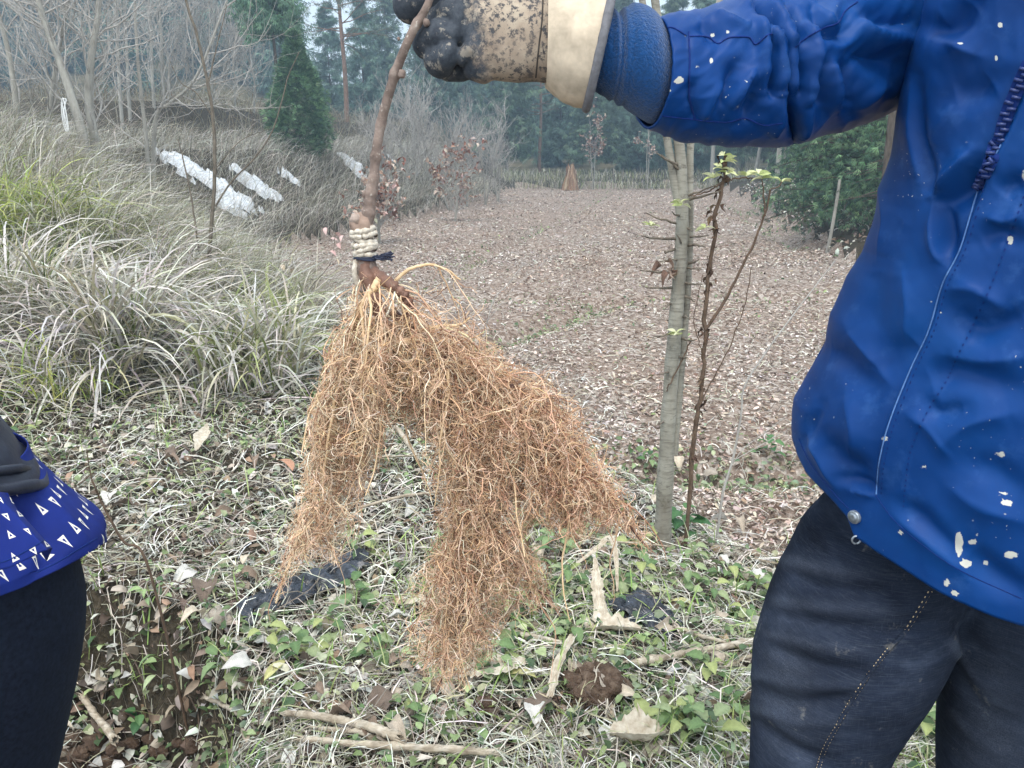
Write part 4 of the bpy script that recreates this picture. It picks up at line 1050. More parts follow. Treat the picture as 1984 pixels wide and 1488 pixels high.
stalk('twisted grey husk covered stalk left of the standing husk', [(945, 1245), (1000, 1262), (1060, 1275), (1110, 1290)], .011, .009, True, .03)
stalk('slanting pale stalk under the middle root lobe', [(700, 1010), (800, 985), (900, 975)], .007, .006, True, .03)
husk('pale dry husk standing upright beside the soil clod', [(1165, 1240), (1155, 1200), (1150, 1165)], .022, .5, [.02, .07, .12], taper=(1, .8, .2))
husk('boat shaped pale husk lying left of the black plastic', [(1115, 1262), (1170, 1250), (1240, 1255)], .035, .7, .03, taper=(.2, 1, .9, .2))
husk('long curling grey husk strip in front of the soil clod', [(1065, 1405), (1080, 1340), (1105, 1290), (1130, 1250)], .014, .4, .05, taper=(.6, 1, .8, .3))
husk('looped grey husk behind the black plastic scrap', [(1195, 1180), (1190, 1140), (1180, 1110), (1150, 1115), (1080, 1150)], .012, .5, [.03, .09, .1, .06, .03])
husk('broad white husk lying left of the stem in the straw', [(385, 905), (395, 880), (405, 850)], .035, .5, .05)
husk('grey drooping husk under the redder root lobe', [(1005, 1050), (1030, 1010), (1035, 985), (985, 975)], .02, .5, .05)
husk('large flat pale leaf below the middle root lobe', [(890, 1345), (960, 1330), (1020, 1320)], .05, .2, .03, taper=(.4, 1, .3), cat='dead leaf', name='large_dead_leaf')
husk('long white curled leaf at the pit rim', [(105, 1418), (125, 1430), (150, 1450)], .012, .6, .04, cat='dead leaf', name='curled_dead_leaf')
husk('pinkish strappy husk strip left of the middle root lobe', [(665, 925), (740, 918), (830, 915)], .008, .4, .05)
husk('wide cupped pale husk near the big soil clod and the jeans', [(1180, 1470), (1240, 1475), (1290, 1465)], .05, .9, .04, cat='dead leaf', name='curled_dead_leaf', mat=BROWN[0].materials[0] if False else None)

# black plastic film scraps
pm_ = MB('black_plastic_film', .32, .5); pn = pm_.noise(16, 5, .6); pm_.color(pm_.ramp(pn, [(.4, srgb(26, 28, 34)), (.62, srgb(60, 65, 76)), (.75, srgb(120, 126, 136))])); pm_.bump(pm_.noise(70, 4, .6), .5, .004); M_PLASTIC = pm_.m
def film(label, quad, nu, nv, hgt, sd, rag=.25):
    q = np.array(quad, float); u, w = np.meshgrid(np.linspace(0, 1, nu), np.linspace(0, 1, nv), indexing='ij')
    p = (q[0] * ((1 - u) * (1 - w))[..., None] + q[1] * (u * (1 - w))[..., None] + q[2] * (u * w)[..., None] + q[3] * ((1 - u) * w)[..., None])
    g = ghit(p[..., 0].ravel(), p[..., 1].ravel()).reshape(nu, nv, 3)
    nz = 1 - np.abs(2 * fbm(u * 7 + sd + w * 2, w * 3.2 + u * 2, sd, 3) - 1)
    nz2 = 1 - np.abs(2 * fbm(u * 15 + sd - w * 3, w * 6 - sd + 60, sd + 3, 2) - 1)
    g[..., 2] += .035 + hgt * (nz * .7 + nz2 * .35 - .3) * np.sin(np.pi * np.clip(w, .05, .95)) ** .5
    g[..., 0] += .012 * (nz2 - .5); g[..., 1] += .02 * (nz - .5)
    e = np.minimum(np.minimum(u, 1 - u), np.minimum(w, 1 - w))
    keep = e + rag * (fbm(u * 4, w * 4, sd + 9) - .35) > .02
    ix = (np.arange(nu - 1)[:, None] * nv + np.arange(nv - 1)[None]); F = np.stack([ix, ix + 1, ix + nv + 1, ix + nv], -1).reshape(-1, 4)
    F = F[keep.ravel()[F].all(1)]; uq, inv = np.unique(F, return_inverse=True); V = g.reshape(-1, 3)[uq]; o = V.mean(0)
    tag(link('plastic_scrap', mesh_np('plastic_scrap', V - o, inv.reshape(F.shape), M_PLASTIC, None, True), loc=o), label, 'plastic scrap')
film('long torn strip of crumpled black plastic film below the left root tip', [(452, 1195), (700, 1085), (722, 1125), (475, 1240)], 80, 34, .045, 3, .7)
film('crumpled grey black plastic scrap beside the boat shaped husk', [(1170, 1195), (1225, 1155), (1325, 1240), (1290, 1275)], 56, 38, .045, 7, .7)
film('small black plastic shred between the two jeans legs', [(1755, 1310), (1815, 1300), (1825, 1335), (1770, 1345)], 24, 18, .05, 11)
film('tiny black plastic shred beside the long corn stalk', [(1180, 1235), (1240, 1215), (1250, 1235), (1195, 1255)], 20, 14, .05, 15)

# soil clods
def clod(px, py, r, sd, label, group=None, sq=.7):
    g = ghit(np.array([float(px)]), np.array([float(py)]))[0]; n, m = (40, 26) if r > .05 else (20, 13)
    a, b = np.meshgrid(np.linspace(0, 2 * np.pi, n, endpoint=False), np.linspace(.02, np.pi - .02, m), indexing='ij')
    d = np.stack([np.cos(a) * np.sin(b), np.sin(a) * np.sin(b), np.cos(b)], -1)
    rr = r * (.55 + .55 * (fbm(d[..., 0] * 2 + d[..., 2] * 1.5 + sd + 5, d[..., 1] * 2 - d[..., 2], sd, 3)) + .7 * (fbm(d[..., 0] * 6 + d[..., 2] * 5 + sd + 9, d[..., 1] * 7 + 4 - d[..., 2] * 4, sd + 2, 3) - .5))
    V = d * rr[..., None] * np.array([1.1, 1, sq]); V[..., 2] += r * sq * .45 + .02
    i = np.arange(n)[:, None] * m + np.arange(m - 1)[None]; j = ((np.arange(n) + 1) % n)[:, None] * m + np.arange(m - 1)[None]
    F = np.stack([i, i + 1, j + 1, j], -1).reshape(-1, 4)
    return tag(link('soil_clod', mesh_np('soil_clod', V.reshape(-1, 3), F, M_PIT, None, False), loc=g), label, 'soil clod', group), g
cl, gcl = clod(1155, 1365, .085, 2, 'big brown soil clod with white rootlets in front of the boat husk')
rt_ = grow(np.repeat(np.array([[0, -.06, .06]]), 7, 0) + rl.normal(size=(7, 3)) * .02, rl.normal(size=(7, 3)) * [1, .4, .6], rl.uniform(.05, .1, 7), 9, .3, rng=rl)
v, f, _ = tubes(rt_, np.repeat(np.linspace(.0022, .001, 9)[None], 7, 0), 5); link('rootlet', mesh_np('rootlet', v, f, M_HUSK, None, True), cl)
clod(938, 1385, .032, 5, 'small tan soil clod under the middle root lobe')
clod(857, 1422, .02, 6, 'tiny soil clod left of the small tan one')
for k in range(16):
    clod(60 + k * 22 + rl.normal() * 12, 1462 + rl.normal() * 22, rl.uniform(.015, .04), 20 + k, 'loose brown soil lump on the floor of the pit', 'soil lumps in the pit')

# single dead leaves one can pick out
DL = [leafmesh('dead_leaf', w, c, f, M_DEAD, srgb(*k), .05) for w, c, f, k in ((.6, 1.0, .3, (198, 184, 164)), (.75, .6, -.2, (160, 149, 136)), (.5, 1.6, .5, (136, 118, 103)), (.65, .8, .2, (200, 196, 188)), (.8, 1.2, .3, (114, 100, 89)), (.5, 2.0, .4, (176, 162, 145)))]
DLL = ['tan curled dry leaf lying on the near straw', 'broad grey dry leaf lying on the near straw', 'tightly curled brown dry leaf on the near straw', 'whitish dry leaf lying on the near straw', 'broad dark brown dry leaf on the near straw', 'rolled up beige dry leaf on the near straw']
for k in range(90):
    px, py = rl.uniform(150, 1500), rl.uniform(880, 1480) ; g = ghit(np.array([px]), np.array([py]))[0]
    vi = int(rl.integers(6)); o = link('dead_leaf', DL[vi], None, (g[0], g[1], g[2] + rl.uniform(.045, .075))); s = rl.uniform(.05, .1)
    o.scale = (s, s, s); o.rotation_euler = (rl.normal() * .4, rl.normal() * .3, rl.uniform(0, 6.28))
    tag(o, DLL[vi], 'dead leaf', 'single dead leaves on the near straw')
YL = leafmesh('yellow_leaf', .7, .4, .2, M_DEAD, srgb(190, 186, 132))
for (px, py, lab, s) in [(1340, 1205, 'bright yellow heart shaped leaf above the long corn stalk', .07), (515, 1355, 'narrow yellow leaf in the straw left of the reed pile', .09), (1040, 1350, 'pale green yellow leaf right of the small tan clod', .08)]:
    g = ghit(np.array([float(px)]), np.array([float(py)]))[0]; o = link('yellow_leaf', YL, None, (g[0], g[1], g[2] + .06)); o.scale = (s, s * (.4 if s == .09 else 1), s); o.rotation_euler = (.3, -.2, rl.uniform(0, 6.28)); tag(o, lab, 'leaf')
OR = leafmesh('orange_leaf', .4, .5, .4, M_DEAD, srgb(178, 136, 112))
g = ghit(np.array([570.]), np.array([935.]))[0]; o = link('orange_leaf', OR, None, (g[0], g[1], g[2] + .06)); o.scale = (.12, .12, .12); o.rotation_euler = (.2, -.3, 2.4); tag(o, 'orange red dry leaf beside the left root lobe', 'dead leaf')
g = ghit(np.array([205.]), np.array([1325.]))[0]; o = link('dead_leaf', DL[0], None, (g[0], g[1] - .03, g[2] + .05)); o.scale = (.1, .1, .1); o.rotation_euler = (1.0, .6, 1.9); tag(o, 'large tan dead leaf hanging on the pit wall', 'dead leaf')
# ------------------------------------------------------------------ modelling tools for bodies and clothes
def snets(fn, lo, hi, h):
    """surface nets over a signed distance function"""
    lo = np.array(lo, float); hi = np.array(hi, float)
    n = np.ceil((hi - lo) / h).astype(int) + 1
    ax = [lo[i] + h * np.arange(n[i]) for i in range(3)]
    G = np.stack(np.meshgrid(*ax, indexing='ij'), -1).astype(np.float32)
    D = fn(G)
    I = D < 0
    c = np.zeros(n - 1, int)
    for dx in (0, 1):
        for dy in (0, 1):
            for dz in (0, 1): c += I[dx:n[0] - 1 + dx, dy:n[1] - 1 + dy, dz:n[2] - 1 + dz]
    act = np.argwhere((c > 0) & (c < 8))
    idx = -np.ones(n - 1, int); idx[tuple(act.T)] = np.arange(len(act))
    acc = np.zeros((len(act), 3)); cnt = np.zeros(len(act))
    cor = [(a, b, d) for a in (0, 1) for b in (0, 1) for d in (0, 1)]
    for p in cor:
        for k in range(3):
            if p[k] == 0:
                q = list(p); q[k] = 1
                A = D[tuple((act + p).T)]; B = D[tuple((act + q).T)]
                m = (A < 0) != (B < 0)
                t = np.where(m, A / np.where(m, A - B, 1), 0)
                pos = act + np.array(p) + 0.0; pos[:, k] += t
                acc += pos * m[:, None]; cnt += m
    V = lo + h * acc / cnt[:, None]
    F = []
    for k in range(3):
        a, b = [(1, 2), (2, 0), (0, 1)][k]
        s0 = [slice(None)] * 3; s1 = [slice(None)] * 3
        s0[k] = slice(0, -1); s1[k] = slice(1, None)
        ed = np.argwhere(I[tuple(s0)] != I[tuple(s1)])
        ed = ed[(ed[:, a] > 0) & (ed[:, b] > 0) & (ed[:, a] < n[a] - 1) & (ed[:, b] < n[b] - 1)]
        fl = I[tuple(ed.T)]
        q = []
        for da, db in ((-1, -1), (0, -1), (0, 0), (-1, 0)):
            e = ed.copy(); e[:, a] += da; e[:, b] += db; q.append(idx[tuple(e.T)])
        q = np.stack(q, -1); q[~fl] = q[~fl][:, ::-1]
        F.append(q)
    return V, np.vstack(F)
def cone(P, a, b, ra, rb, sc=(1, 1, 1)):
    sc = np.array(sc, np.float32); a = np.array(a, np.float32) * sc; b = np.array(b, np.float32) * sc
    Q = P * sc; ab = b - a; t = np.clip(((Q - a) @ ab) / max(float(ab @ ab), 1e-9), 0, 1)
    return np.linalg.norm(Q - a - t[..., None] * ab, axis=-1) - (ra + (rb - ra) * t)
def smin(a, b, k):
    h = np.clip(.5 + .5 * (b - a) / k, 0, 1); return b + (a - b) * h - k * h * (1 - h)
def chain(P, pts, k=.012, d0=None):
    """pts: list of (xyz, r)"""
    d = d0
    for (a, ra), (b, rb) in zip(pts[:-1], pts[1:]):
        e = cone(P, a, b, ra, rb); d = e if d is None else smin(d, e, k)
    return d
def vnormals(V, F):
    n = np.zeros_like(V); fn = np.cross(V[F[:, 2]] - V[F[:, 0]], V[F[:, 3]] - V[F[:, 1]])
    for k in range(4): np.add.at(n, F[:, k], fn)
    return nrm(n)
def stroke_d(px, pts):
    """distance to a pixel polyline, parameter along it, signed side"""
    pts = np.asarray(pts, float); best = np.full(len(px), 1e9); par = np.zeros(len(px)); sgn = np.zeros(len(px)); L = len(pts) - 1
    for i in range(L):
        a, b = pts[i], pts[i + 1]; e = b - a
        t = np.clip(((px - a) @ e) / (e @ e), 0, 1); dv = px - a - t[:, None] * e; d = np.linalg.norm(dv, axis=1)
        m = d < best; best[m] = d[m]; par[m] = (i + t[m]) / L; sgn[m] = np.sign(e[0] * dv[m, 1] - e[1] * dv[m, 0])
    return best, par, sgn
def folds(V, F, strokes, steps=(), maxd=99):
    """push cloth in and out along drawn folds: strokes (pts, width px, amount m)"""
    N = vnormals(V, F); pj = proj(V); px = pj[:, :2]
    face = (N * nrm(CAMP - V)).sum(1) > -.05
    disp = np.zeros(len(V))
    for pts, w, a in strokes:
        pts = np.array(pts, float)
        if len(pts) > 2: pts = interp_path(pts, 14)
        m = face & (px[:, 0] > pts[:, 0].min() - 3 * w) & (px[:, 0] < pts[:, 0].max() + 3 * w) & (px[:, 1] > pts[:, 1].min() - 3 * w) & (px[:, 1] < pts[:, 1].max() + 3 * w)
        d, t, s = stroke_d(px[m], pts)
        disp[m] += a * (np.exp(-d / (w * .75)) if a > 0 else np.exp(-(d / w) ** 2)) * np.clip(np.sin(np.pi * np.clip(t, .03, .97)), 0, 1) ** .45
    for pts, w, reach, a in steps:
        pts = interp_path(np.array(pts, float), 20)
        d, t, s = stroke_d(px[face], pts)
        disp[face] += a * np.clip(s * d / w, -1, 1) * np.exp(-d / reach) * (np.clip(t * 12, 0, 1) * np.clip((1 - t) * 12, 0, 1))
    return V + N * disp[:, None]
def loft(edge, side, C, Y0, T, py0, py1, hem=None, nr=240, nt=260, back_hem=None, pw=1.0, front=0):
    """horizontal rings whose left (side -1) or right (+1) outline follows edge(py); the lower rim follows hem(px)"""
    s = np.linspace(py0, py1, nr)
    c = at(C(s), s, np.full(nr, Y0) if np.isscalar(Y0) else Y0(s)); rh = nrm((c - CAMP) * [1, 1, 0]); e = np.stack([rh[:, 1], -rh[:, 0], rh[:, 0] * 0], -1)
    th = np.linspace(0, 2 * np.pi, nt, endpoint=False)
    if front:      # more columns on the side one sees
        nf = int(nt * front); th = np.concatenate([np.linspace(.35 * np.pi, 1.1 * np.pi, nf, endpoint=False), np.linspace(1.1 * np.pi, 2.35 * np.pi, nt - nf, endpoint=False)])
    Tt = T(s) if callable(T) else np.full(nr, T)
    ct, st = np.cos(th), np.sin(th)
    ct = np.sign(ct) * np.abs(ct) ** pw; st = np.sign(st) * np.abs(st) ** pw
    def ring(W): return c[:, None] + e[:, None] * (W[:, None] * ct)[..., None] - rh[:, None] * (Tt[:, None] * st)[..., None]
    lo, hi = np.full(nr, .02), np.full(nr, .6); tgt = edge(s)
    for _ in range(26):
        W = (lo + hi) / 2; p = proj(ring(W))[..., 0]
        far = (p.min(1) < tgt) if side < 0 else (p.max(1) > tgt)
        hi = np.where(far, W, hi); lo = np.where(far, lo, W)
    G = ring((lo + hi) / 2)
    if hem is not None:
        pj = proj(G); out = np.empty_like(G)
        for k in range(nt):
            front = st[k] > -.25
            if front: below = pj[:, k, 1] > hem(pj[:, k, 0])
            else: below = s > back_hem
            j = int(np.argmax(below)) if below.any() else nr - 1
            if front and j > 0:
                a0 = hem(pj[j - 1, k, 0]) - pj[j - 1, k, 1]; a1 = hem(pj[j, k, 0]) - pj[j, k, 1]; jj = j - 1 + np.clip(a0 / max(a0 - a1, 1e-6), 0, 1)
            else: jj = float(j)
            out_s = np.linspace(0, max(jj, 2), nr)
            for q in range(3): out[:, k, q] = np.interp(out_s, np.arange(nr), G[:, k, q])
        G = out
    i = np.arange(nr - 1)[:, None] * nt + np.arange(nt)[None]; j = np.arange(nr - 1)[:, None] * nt + ((np.arange(nt) + 1) % nt)[None]
    F = np.stack([i, i + nt, j + nt, j], -1).reshape(-1, 4)
    V = G.reshape(-1, 3)
    N = vnormals(V, F)
    ctr = np.repeat(c, nt, 0)
    if ((V - ctr) * N).sum() < 0: F = F[:, ::-1]
    uv = np.stack([np.repeat(th[None], nr, 0) * .19, G[..., 2]], -1).reshape(-1, 2)
    return V, F, uv
def ip(*pairs):
    a = np.array(pairs, float); return lambda x: np.interp(x, a[:, 0], a[:, 1])
class Surf:
    """drop pixels on a mesh seen from the camera"""
    def __init__(s, V, F): s.b = BVHTree.FromPolygons([tuple(v) for v in V], [tuple(int(q) for q in f) for f in F])
    def __call__(s, px, py, off=0.0):
        d = rays(px, py); d = d / np.linalg.norm(d); h = s.b.ray_cast(Vector(CAMP), Vector(d))
        if h[0] is None: return None
        n = np.array(h[1]); n = n if n @ d < 0 else -n
        return np.array(h[0]) + n * off, n
    def path(s, pts, n, off=0.0):
        out = []
        for p in interp_path(np.array(pts, float), n):
            q = s(p[0], p[1], off)
            if q is not None: out.append(q[0])
        return np.array(out)
def plink(name, V, F, mat, parent, org, smooth=True, **k):
    return link(name, mesh_np(name, V - org, F, mat, None, smooth, **k), parent)

# ------------------------------------------------------------------ cloth materials
def jacket_mat():
    b = MB('blue_shell_cloth', .62, .16)
    n = b.noise(5, 5, .6); w = b.noise(26, 6, .7); fine = b.noise(900, 2, .5)
    c = b.ramp(n, [(.3, srgb(6, 48, 104)), (.55, srgb(8, 58, 120)), (.8, srgb(14, 70, 134))])
    c = b.mix(b.mr(w, .56, .8, 0, .32), c, srgb(70, 112, 170))
    # dried mud and paint: small flecks everywhere, larger splashes where they were thrown
    wv = b.n('ShaderNodeVectorMath', operation='ADD'); nzc = b.n('ShaderNodeTexNoise'); nzc.inputs['Scale'].default_value = 60; b.l(b.coord(), nzc.inputs['Vector'])
    sc_ = b.n('ShaderNodeVectorMath', operation='SCALE'); sc_.inputs['Scale'].default_value = .022; b.l(nzc.outputs['Color'], sc_.inputs[0]); b.l(b.coord(), wv.inputs[0]); b.l(sc_.outputs[0], wv.inputs[1])
    v = b.voro(120, out='Distance', vec=wv.outputs[0]); cl = b.noise(9, 3, .6)
    fl = b.math('MULTIPLY', b.mr(v, .10, .04, 0, 1), b.mr(cl, .56, .64, 0, 1))
    v2 = b.voro(42, out='Distance', vec=wv.outputs[0]); fl2 = b.math('MULTIPLY', b.mr(v2, .06, .03, 0, 1), b.mr(b.noise(7, 2), .54, .60, 0, 1))
    st = b.mr(b.math('SUBTRACT', b.attr('stain', 'Fac'), b.noise(130, 5, .7)), .02, .10, 0, .9)
    spl = b.math('MINIMUM', b.math('ADD', b.math('ADD', fl, fl2), st), 1.0)
    c = b.mix(spl, c, srgb(206, 204, 190))
    b.color(c)
    b.l(b.mr(spl, 0, 1, .5, .9), b.b.inputs['Roughness'])
    k = b.bump(b.noise(40, 3, .5), .06, .004)
    b.bump(fine, .12, .0006, k)
    return b.m
M_JACKET = jacket_mat()
def plain(name, col, rough, spec=.3, nscale=60, amt=.25, bd=.001, bs=.4, sheen=0.0):
    b = MB(name, rough, spec); n = b.noise(nscale, 5, .6)
    b.color(b.mix(b.mr(n, .3, .7), tuple(k * (1 - amt) for k in col), tuple(min(k * (1 + amt), .95) for k in col)))
    b.bump(n, bs, bd)
    if sheen: b.b.inputs['Sheen Weight'].default_value = sheen
    return b.m
M_FLEECE = plain('blue_fleece', srgb(14, 66, 118), .95, .1, 420, .35, .003, .9, .3)
M_THREAD = plain('stitch_thread', srgb(16, 44, 108), .8, .2, 300)
M_WEAR = plain('worn_edge', srgb(92, 128, 180), .8, .2, 300)
M_METAL = plain('dull_metal', srgb(150, 158, 166), .42, .5, 120, .35); M_METAL.node_tree.nodes['Principled BSDF'].inputs['Metallic'].default_value = .7
M_ZIP = plain('zipper_teeth', srgb(36, 54, 108), .35, .5, 200)
def denim_mat():
    b = MB('dark_denim', .95, .05)
    f = b.noise(9, 6, .7, b.mapped((.8, .8, 2.2), rot=(0, .2, 0))); g = b.noise(520, 3, .7, b.mapped((.10, .10, 2.0), rot=(0, .08, 0))); g2 = b.noise(420, 3, .7, b.mapped((2.0, 2.0, .12))); n = b.noise(6, 4, .6)
    c = b.ramp(f, [(.3, srgb(20, 25, 36)), (.55, srgb(38, 46, 62)), (.8, srgb(70, 80, 98))])
    c = b.mix(b.mr(g, .5, .75, 0, .22), c, srgb(110, 118, 130)); c = b.mix(b.mr(g2, .52, .75, 0, .16), c, srgb(96, 104, 118))
    c = b.mix(b.math('MULTIPLY', b.attr('fade', 'Fac'), b.mr(b.noise(700, 3, .7), .3, .7, .1, 1)), c, srgb(112, 120, 134))
    c = b.mix(b.mr(n, .35, .65, .55, 0), c, srgb(18, 22, 32))
    d = b.math('MULTIPLY', b.mr(b.noise(24, 5, .7), .62, .72), .35); c = b.mix(d, c, srgb(150, 146, 136))
    b.color(c); b.bump(g, .35, .001); return b.m
M_DENIM = denim_mat()
M_SEAM = plain('tan_seam_thread', srgb(196, 176, 140), .8, .2, 200)
M_SKIN = plain('skin', srgb(196, 150, 122), .55, .35, 40, .08)
M_HAIR = plain('black_hair', srgb(24, 22, 22), .6, .4, 200, .4)
M_BOOT = plain('muddy_boot', srgb(74, 62, 52), .8, .2, 30, .35)
M_EYE = plain('eye', srgb(230, 226, 220), .3, .5, 10, .02)

# ------------------------------------------------------------------ man in the blue jacket
PY = .86
JL = ip((-330, 1990), (-260, 1930), (-200, 1850), (-120, 1812), (0, 1790), (100, 1765), (200, 1742), (300, 1727), (400, 1708), (450, 1694), (500, 1672), (560, 1638), (640, 1606), (700, 1596), (770, 1566), (830, 1538), (860, 1535), (1300, 1540))
JC = ip((-330, 2075), (0, 2065), (400, 2030), (800, 1975), (1300, 1945))
HEM = ip((1500, 830), (1536, 848), (1545, 880), (1562, 915), (1600, 955), (1640, 1003), (1655, 1040), (1700, 1072), (1770, 1116), (1850, 1163), (1930, 1198), (1990, 1216), (2100, 1230), (2300, 1180), (2600, 1100))
V, F, uvj = loft(JL, -1, JC, ip((-330, .83), (0, .82), (600, .83), (1300, .83)), ip((-330, .06), (-260, .10), (-180, .13), (0, .135), (600, .14), (1300, .155)), -330, 1420, HEM, 290, 290, 1010, front=.72)
o1 = np.array([at(1850, 1190, PY)[0], PY, float(terr(at(1850, 1190, PY)[0], PY))])
man = thing('person', 'person in a mud flecked blue jacket and dark jeans holding up the uprooted sapling', 'person', o1)
JS = [  # drawn folds: points, width in pixels, amount in metres
    ([(1779, 148), (1783, 259), (1800, 340), (1808, 385)], 16, -.007), ([(1768, 150), (1768, 260), (1785, 350)], 22, .006), ([(1884, 290), (1850, 330), (1806, 380)], 15, .010), ([(1900, 330), (1870, 372), (1825, 400)], 22, -.010),
    ([(1806, 385), (1806, 440), (1812, 490), (1832, 515)], 12, .006), ([(1825, 400), (1832, 450), (1836, 500)], 18, -.010), ([(1800, 50), (1835, 60), (1880, 10)], 24, -.010), ([(1800, 75), (1850, 85), (1900, 110)], 30, .007),
    ([(1850, 190), (1890, 180), (1920, 160)], 26, -.006), ([(1700, 520), (1690, 620), (1700, 700)], 36, -.006), ([(1640, 640), (1680, 690), (1720, 740)], 26, .006), ([(1600, 690), (1640, 700), (1680, 760)], 24, -.006),
    ([(1770, 660), (1730, 690), (1700, 730)], 30, -.007), ([(1640, 760), (1660, 840), (1640, 900)], 40, .008), ([(1600, 850), (1650, 900), (1690, 960)], 24, -.008), ([(1560, 840), (1590, 880), (1620, 940)], 18, .008),
    ([(1630, 925), (1665, 938), (1693, 950)], 10, -.007), ([(1640, 945), (1670, 955), (1690, 962)], 9, .006), ([(1750, 980), (1790, 1010), (1850, 1070)], 18, -.007), ([(1740, 1005), (1800, 1050), (1870, 1110)], 22, .006), ([(1880, 1070), (1920, 1110), (1984, 1150)], 24, -.008),
    ([(1830, 860), (1880, 820), (1960, 800)], 40, .008), ([(1800, 740), (1860, 720), (1984, 760)], 30, -.008), ([(1830, 690), (1900, 700), (1984, 690)], 26, .007), ([(1850, 600), (1900, 640), (1984, 610)], 26, -.009), ([(1840, 560), (1890, 560), (1950, 600)], 24, .007),
    ([(1940, 380), (1960, 360), (1984, 360)], 22, -.007), ([(1910, 420), (1950, 430), (1984, 410)], 18, .006), ([(1900, 470), (1940, 450), (1984, 470)], 20, -.007), ([(1880, 900), (1930, 920), (1984, 960)], 30, -.006), ([(1840, 940), (1900, 980), (1984, 1010)], 34, .006),
    ([(1700, 300), (1720, 420), (1700, 500)], 28, .005), ([(1850, 200), (1800, 280)], 40, .004), ([(1750, 520), (1760, 600), (1745, 680)], 30, .005),
    ([(1790, 770), (1820, 800), (1870, 790)], 16, -.005), ([(1760, 800), (1800, 830), (1840, 880)], 20, .005), ([(1590, 790), (1570, 830), (1560, 870)], 14, -.005)]
PLK = [(2010, 130), (1984, 190), (1940, 280), (1897, 365), (1862, 480), (1827, 550), (1800, 640), (1765, 715), (1725, 815), (1705, 890), (1698, 958)]
PLK2 = [(1984, 380), (1955, 460), (1925, 540), (1890, 620), (1855, 690), (1835, 735), (1795, 800), (1765, 870), (1755, 930), (1750, 985)]
V = folds(V, F, [(p_, w_, a_ * 1.45) for p_, w_, a_ in JS], [(PLK, 5, 30, -.0035), (PLK2, 6, 24, .0015)])
pjv = proj(V)
V = V + vnormals(V, F) * (.006 * (fbm(pjv[:, 0] / 90, pjv[:, 1] / 120, 61, 4) - .5) + .0006 * (fbm(pjv[:, 0] / 30, pjv[:, 1] / 36, 63, 3) - .5))[:, None]
def stain_attr(V, blobs):
    p = proj(V)[:, :2]; s = np.zeros(len(V))
    for x, y, rx, ry, a in blobs: s = np.maximum(s, a * np.exp(-(((p[:, 0] - x) / rx) ** 2 + ((p[:, 1] - y) / ry) ** 2) ** 2))
    return s
ST = stain_attr(V, [(1858, 1055, 9, 30, 1), (1872, 1092, 14, 9, 1), (1885, 1050, 12, 8, .8), (1950, 975, 14, 9, .9), (1942, 955, 16, 6, .7), (1960, 1075, 18, 9, .8), (1850, 1150, 10, 6, 1), (1835, 1130, 8, 10, .8), (1910, 1090, 7, 7, .8), (1745, 1032, 6, 5, 1), (1938, 48, 6, 6, 1), (1860, 84, 8, 4, .9), (1930, 112, 4, 7, .9), (1938, 880, 16, 8, .7), (1715, 850, 10, 8, .7), (1790, 905, 14, 6, .6), (1957, 465, 8, 12, .8), (1985, 340, 8, 14, .7), (1840, 1180, 6, 4, .9)])
jk = plink('jacket', V, F, M_JACKET, man, o1, attrs={'stain': ST})
sol = jk.modifiers.new('thick', 'SOLIDIFY'); sol.thickness = .0025; sol.offset = -1
SJ = Surf(V, F)
def seam(surf, pts, mat, parent, org, r=.0007, n=60, off=.0003, name='seam', dash=0):
    P = surf.path(pts, n, off)
    if len(P) < 4: return
    if dash:
        a = Acc()
        for k in range(0, len(P) - 2, 3): a.add(*tubes(P[None, k:k + 2] - org, np.full((1, 2), r), 5)[:2])
        return link(name, a.mesh(name, mat), parent)
    v, f, _ = tubes((P - org)[None], np.full((1, len(P)), r), 5); return link(name, mesh_np(name, v, f, mat, None, True), parent)
seam(SJ, PLK[2:], M_WEAR, jk, o1 * 0 + o1, .0009, 110)
seam(SJ, [(x + 9, y + 2) for x, y in PLK[3:]], M_THREAD, jk, o1, .0006, 150, name='stitching', dash=1)
seam(SJ, PLK2, M_THREAD, jk, o1, .0007, 150, name='stitching', dash=1)
seam(SJ, [(1548, 850), (1572, 900), (1620, 960), (1644, 985)], M_THREAD, jk, o1, .0006, 50, name='stitching')
seam(SJ, [(1697, 960), (1735, 1010), (1800, 1065), (1870, 1110), (1980, 1160)], M_THREAD, jk, o1, .0005, 80, name='stitching')
# zipper: tape and single teeth
ZP = [(1996, 120), (1978, 160), (1958, 205), (1944, 245), (1934, 285), (1922, 320), (1908, 350), (1900, 368)]
zp = SJ.path(ZP, 140, .003)
v, f, _ = ribbons((zp - o1)[None], np.full((1, len(zp)), .0055), nrm(np.cross(np.gradient(zp, axis=0), zp - CAMP))[None])
zt = link('zipper', mesh_np('zipper_tape', v, f, M_THREAD, None, True), jk)
tb = np.array([(x, y, z) for x in (-1, 1) for y in (-1, 1) for z in (-1, 1)], float) * [.0036, .0013, .0016]
tbf = np.array([(0, 1, 3, 2), (4, 6, 7, 5), (0, 4, 5, 1), (2, 3, 7, 6), (0, 2, 6, 4), (1, 5, 7, 3)])
me_t = mesh_np('zipper_tooth', tb, tbf, M_ZIP)
for k in range(2, len(zp) - 2, 5):
    d = nrm(zp[k + 1] - zp[k - 1]); n_ = nrm(CAMP - zp[k]); sx = nrm(np.cross(d, n_)); n_ = np.cross(sx, d)
    o = link('zipper_tooth', me_t, zt); 
    o.matrix_local = __import__('mathutils').Matrix([[*np.array([sx[i], d[i], n_[i]]), (zp[k] - o1 + n_ * .0012 + sx * (.0018 if (k // 5) % 2 else -.0018))[i]] for i in range(3)] + [[0, 0, 0, 1]])
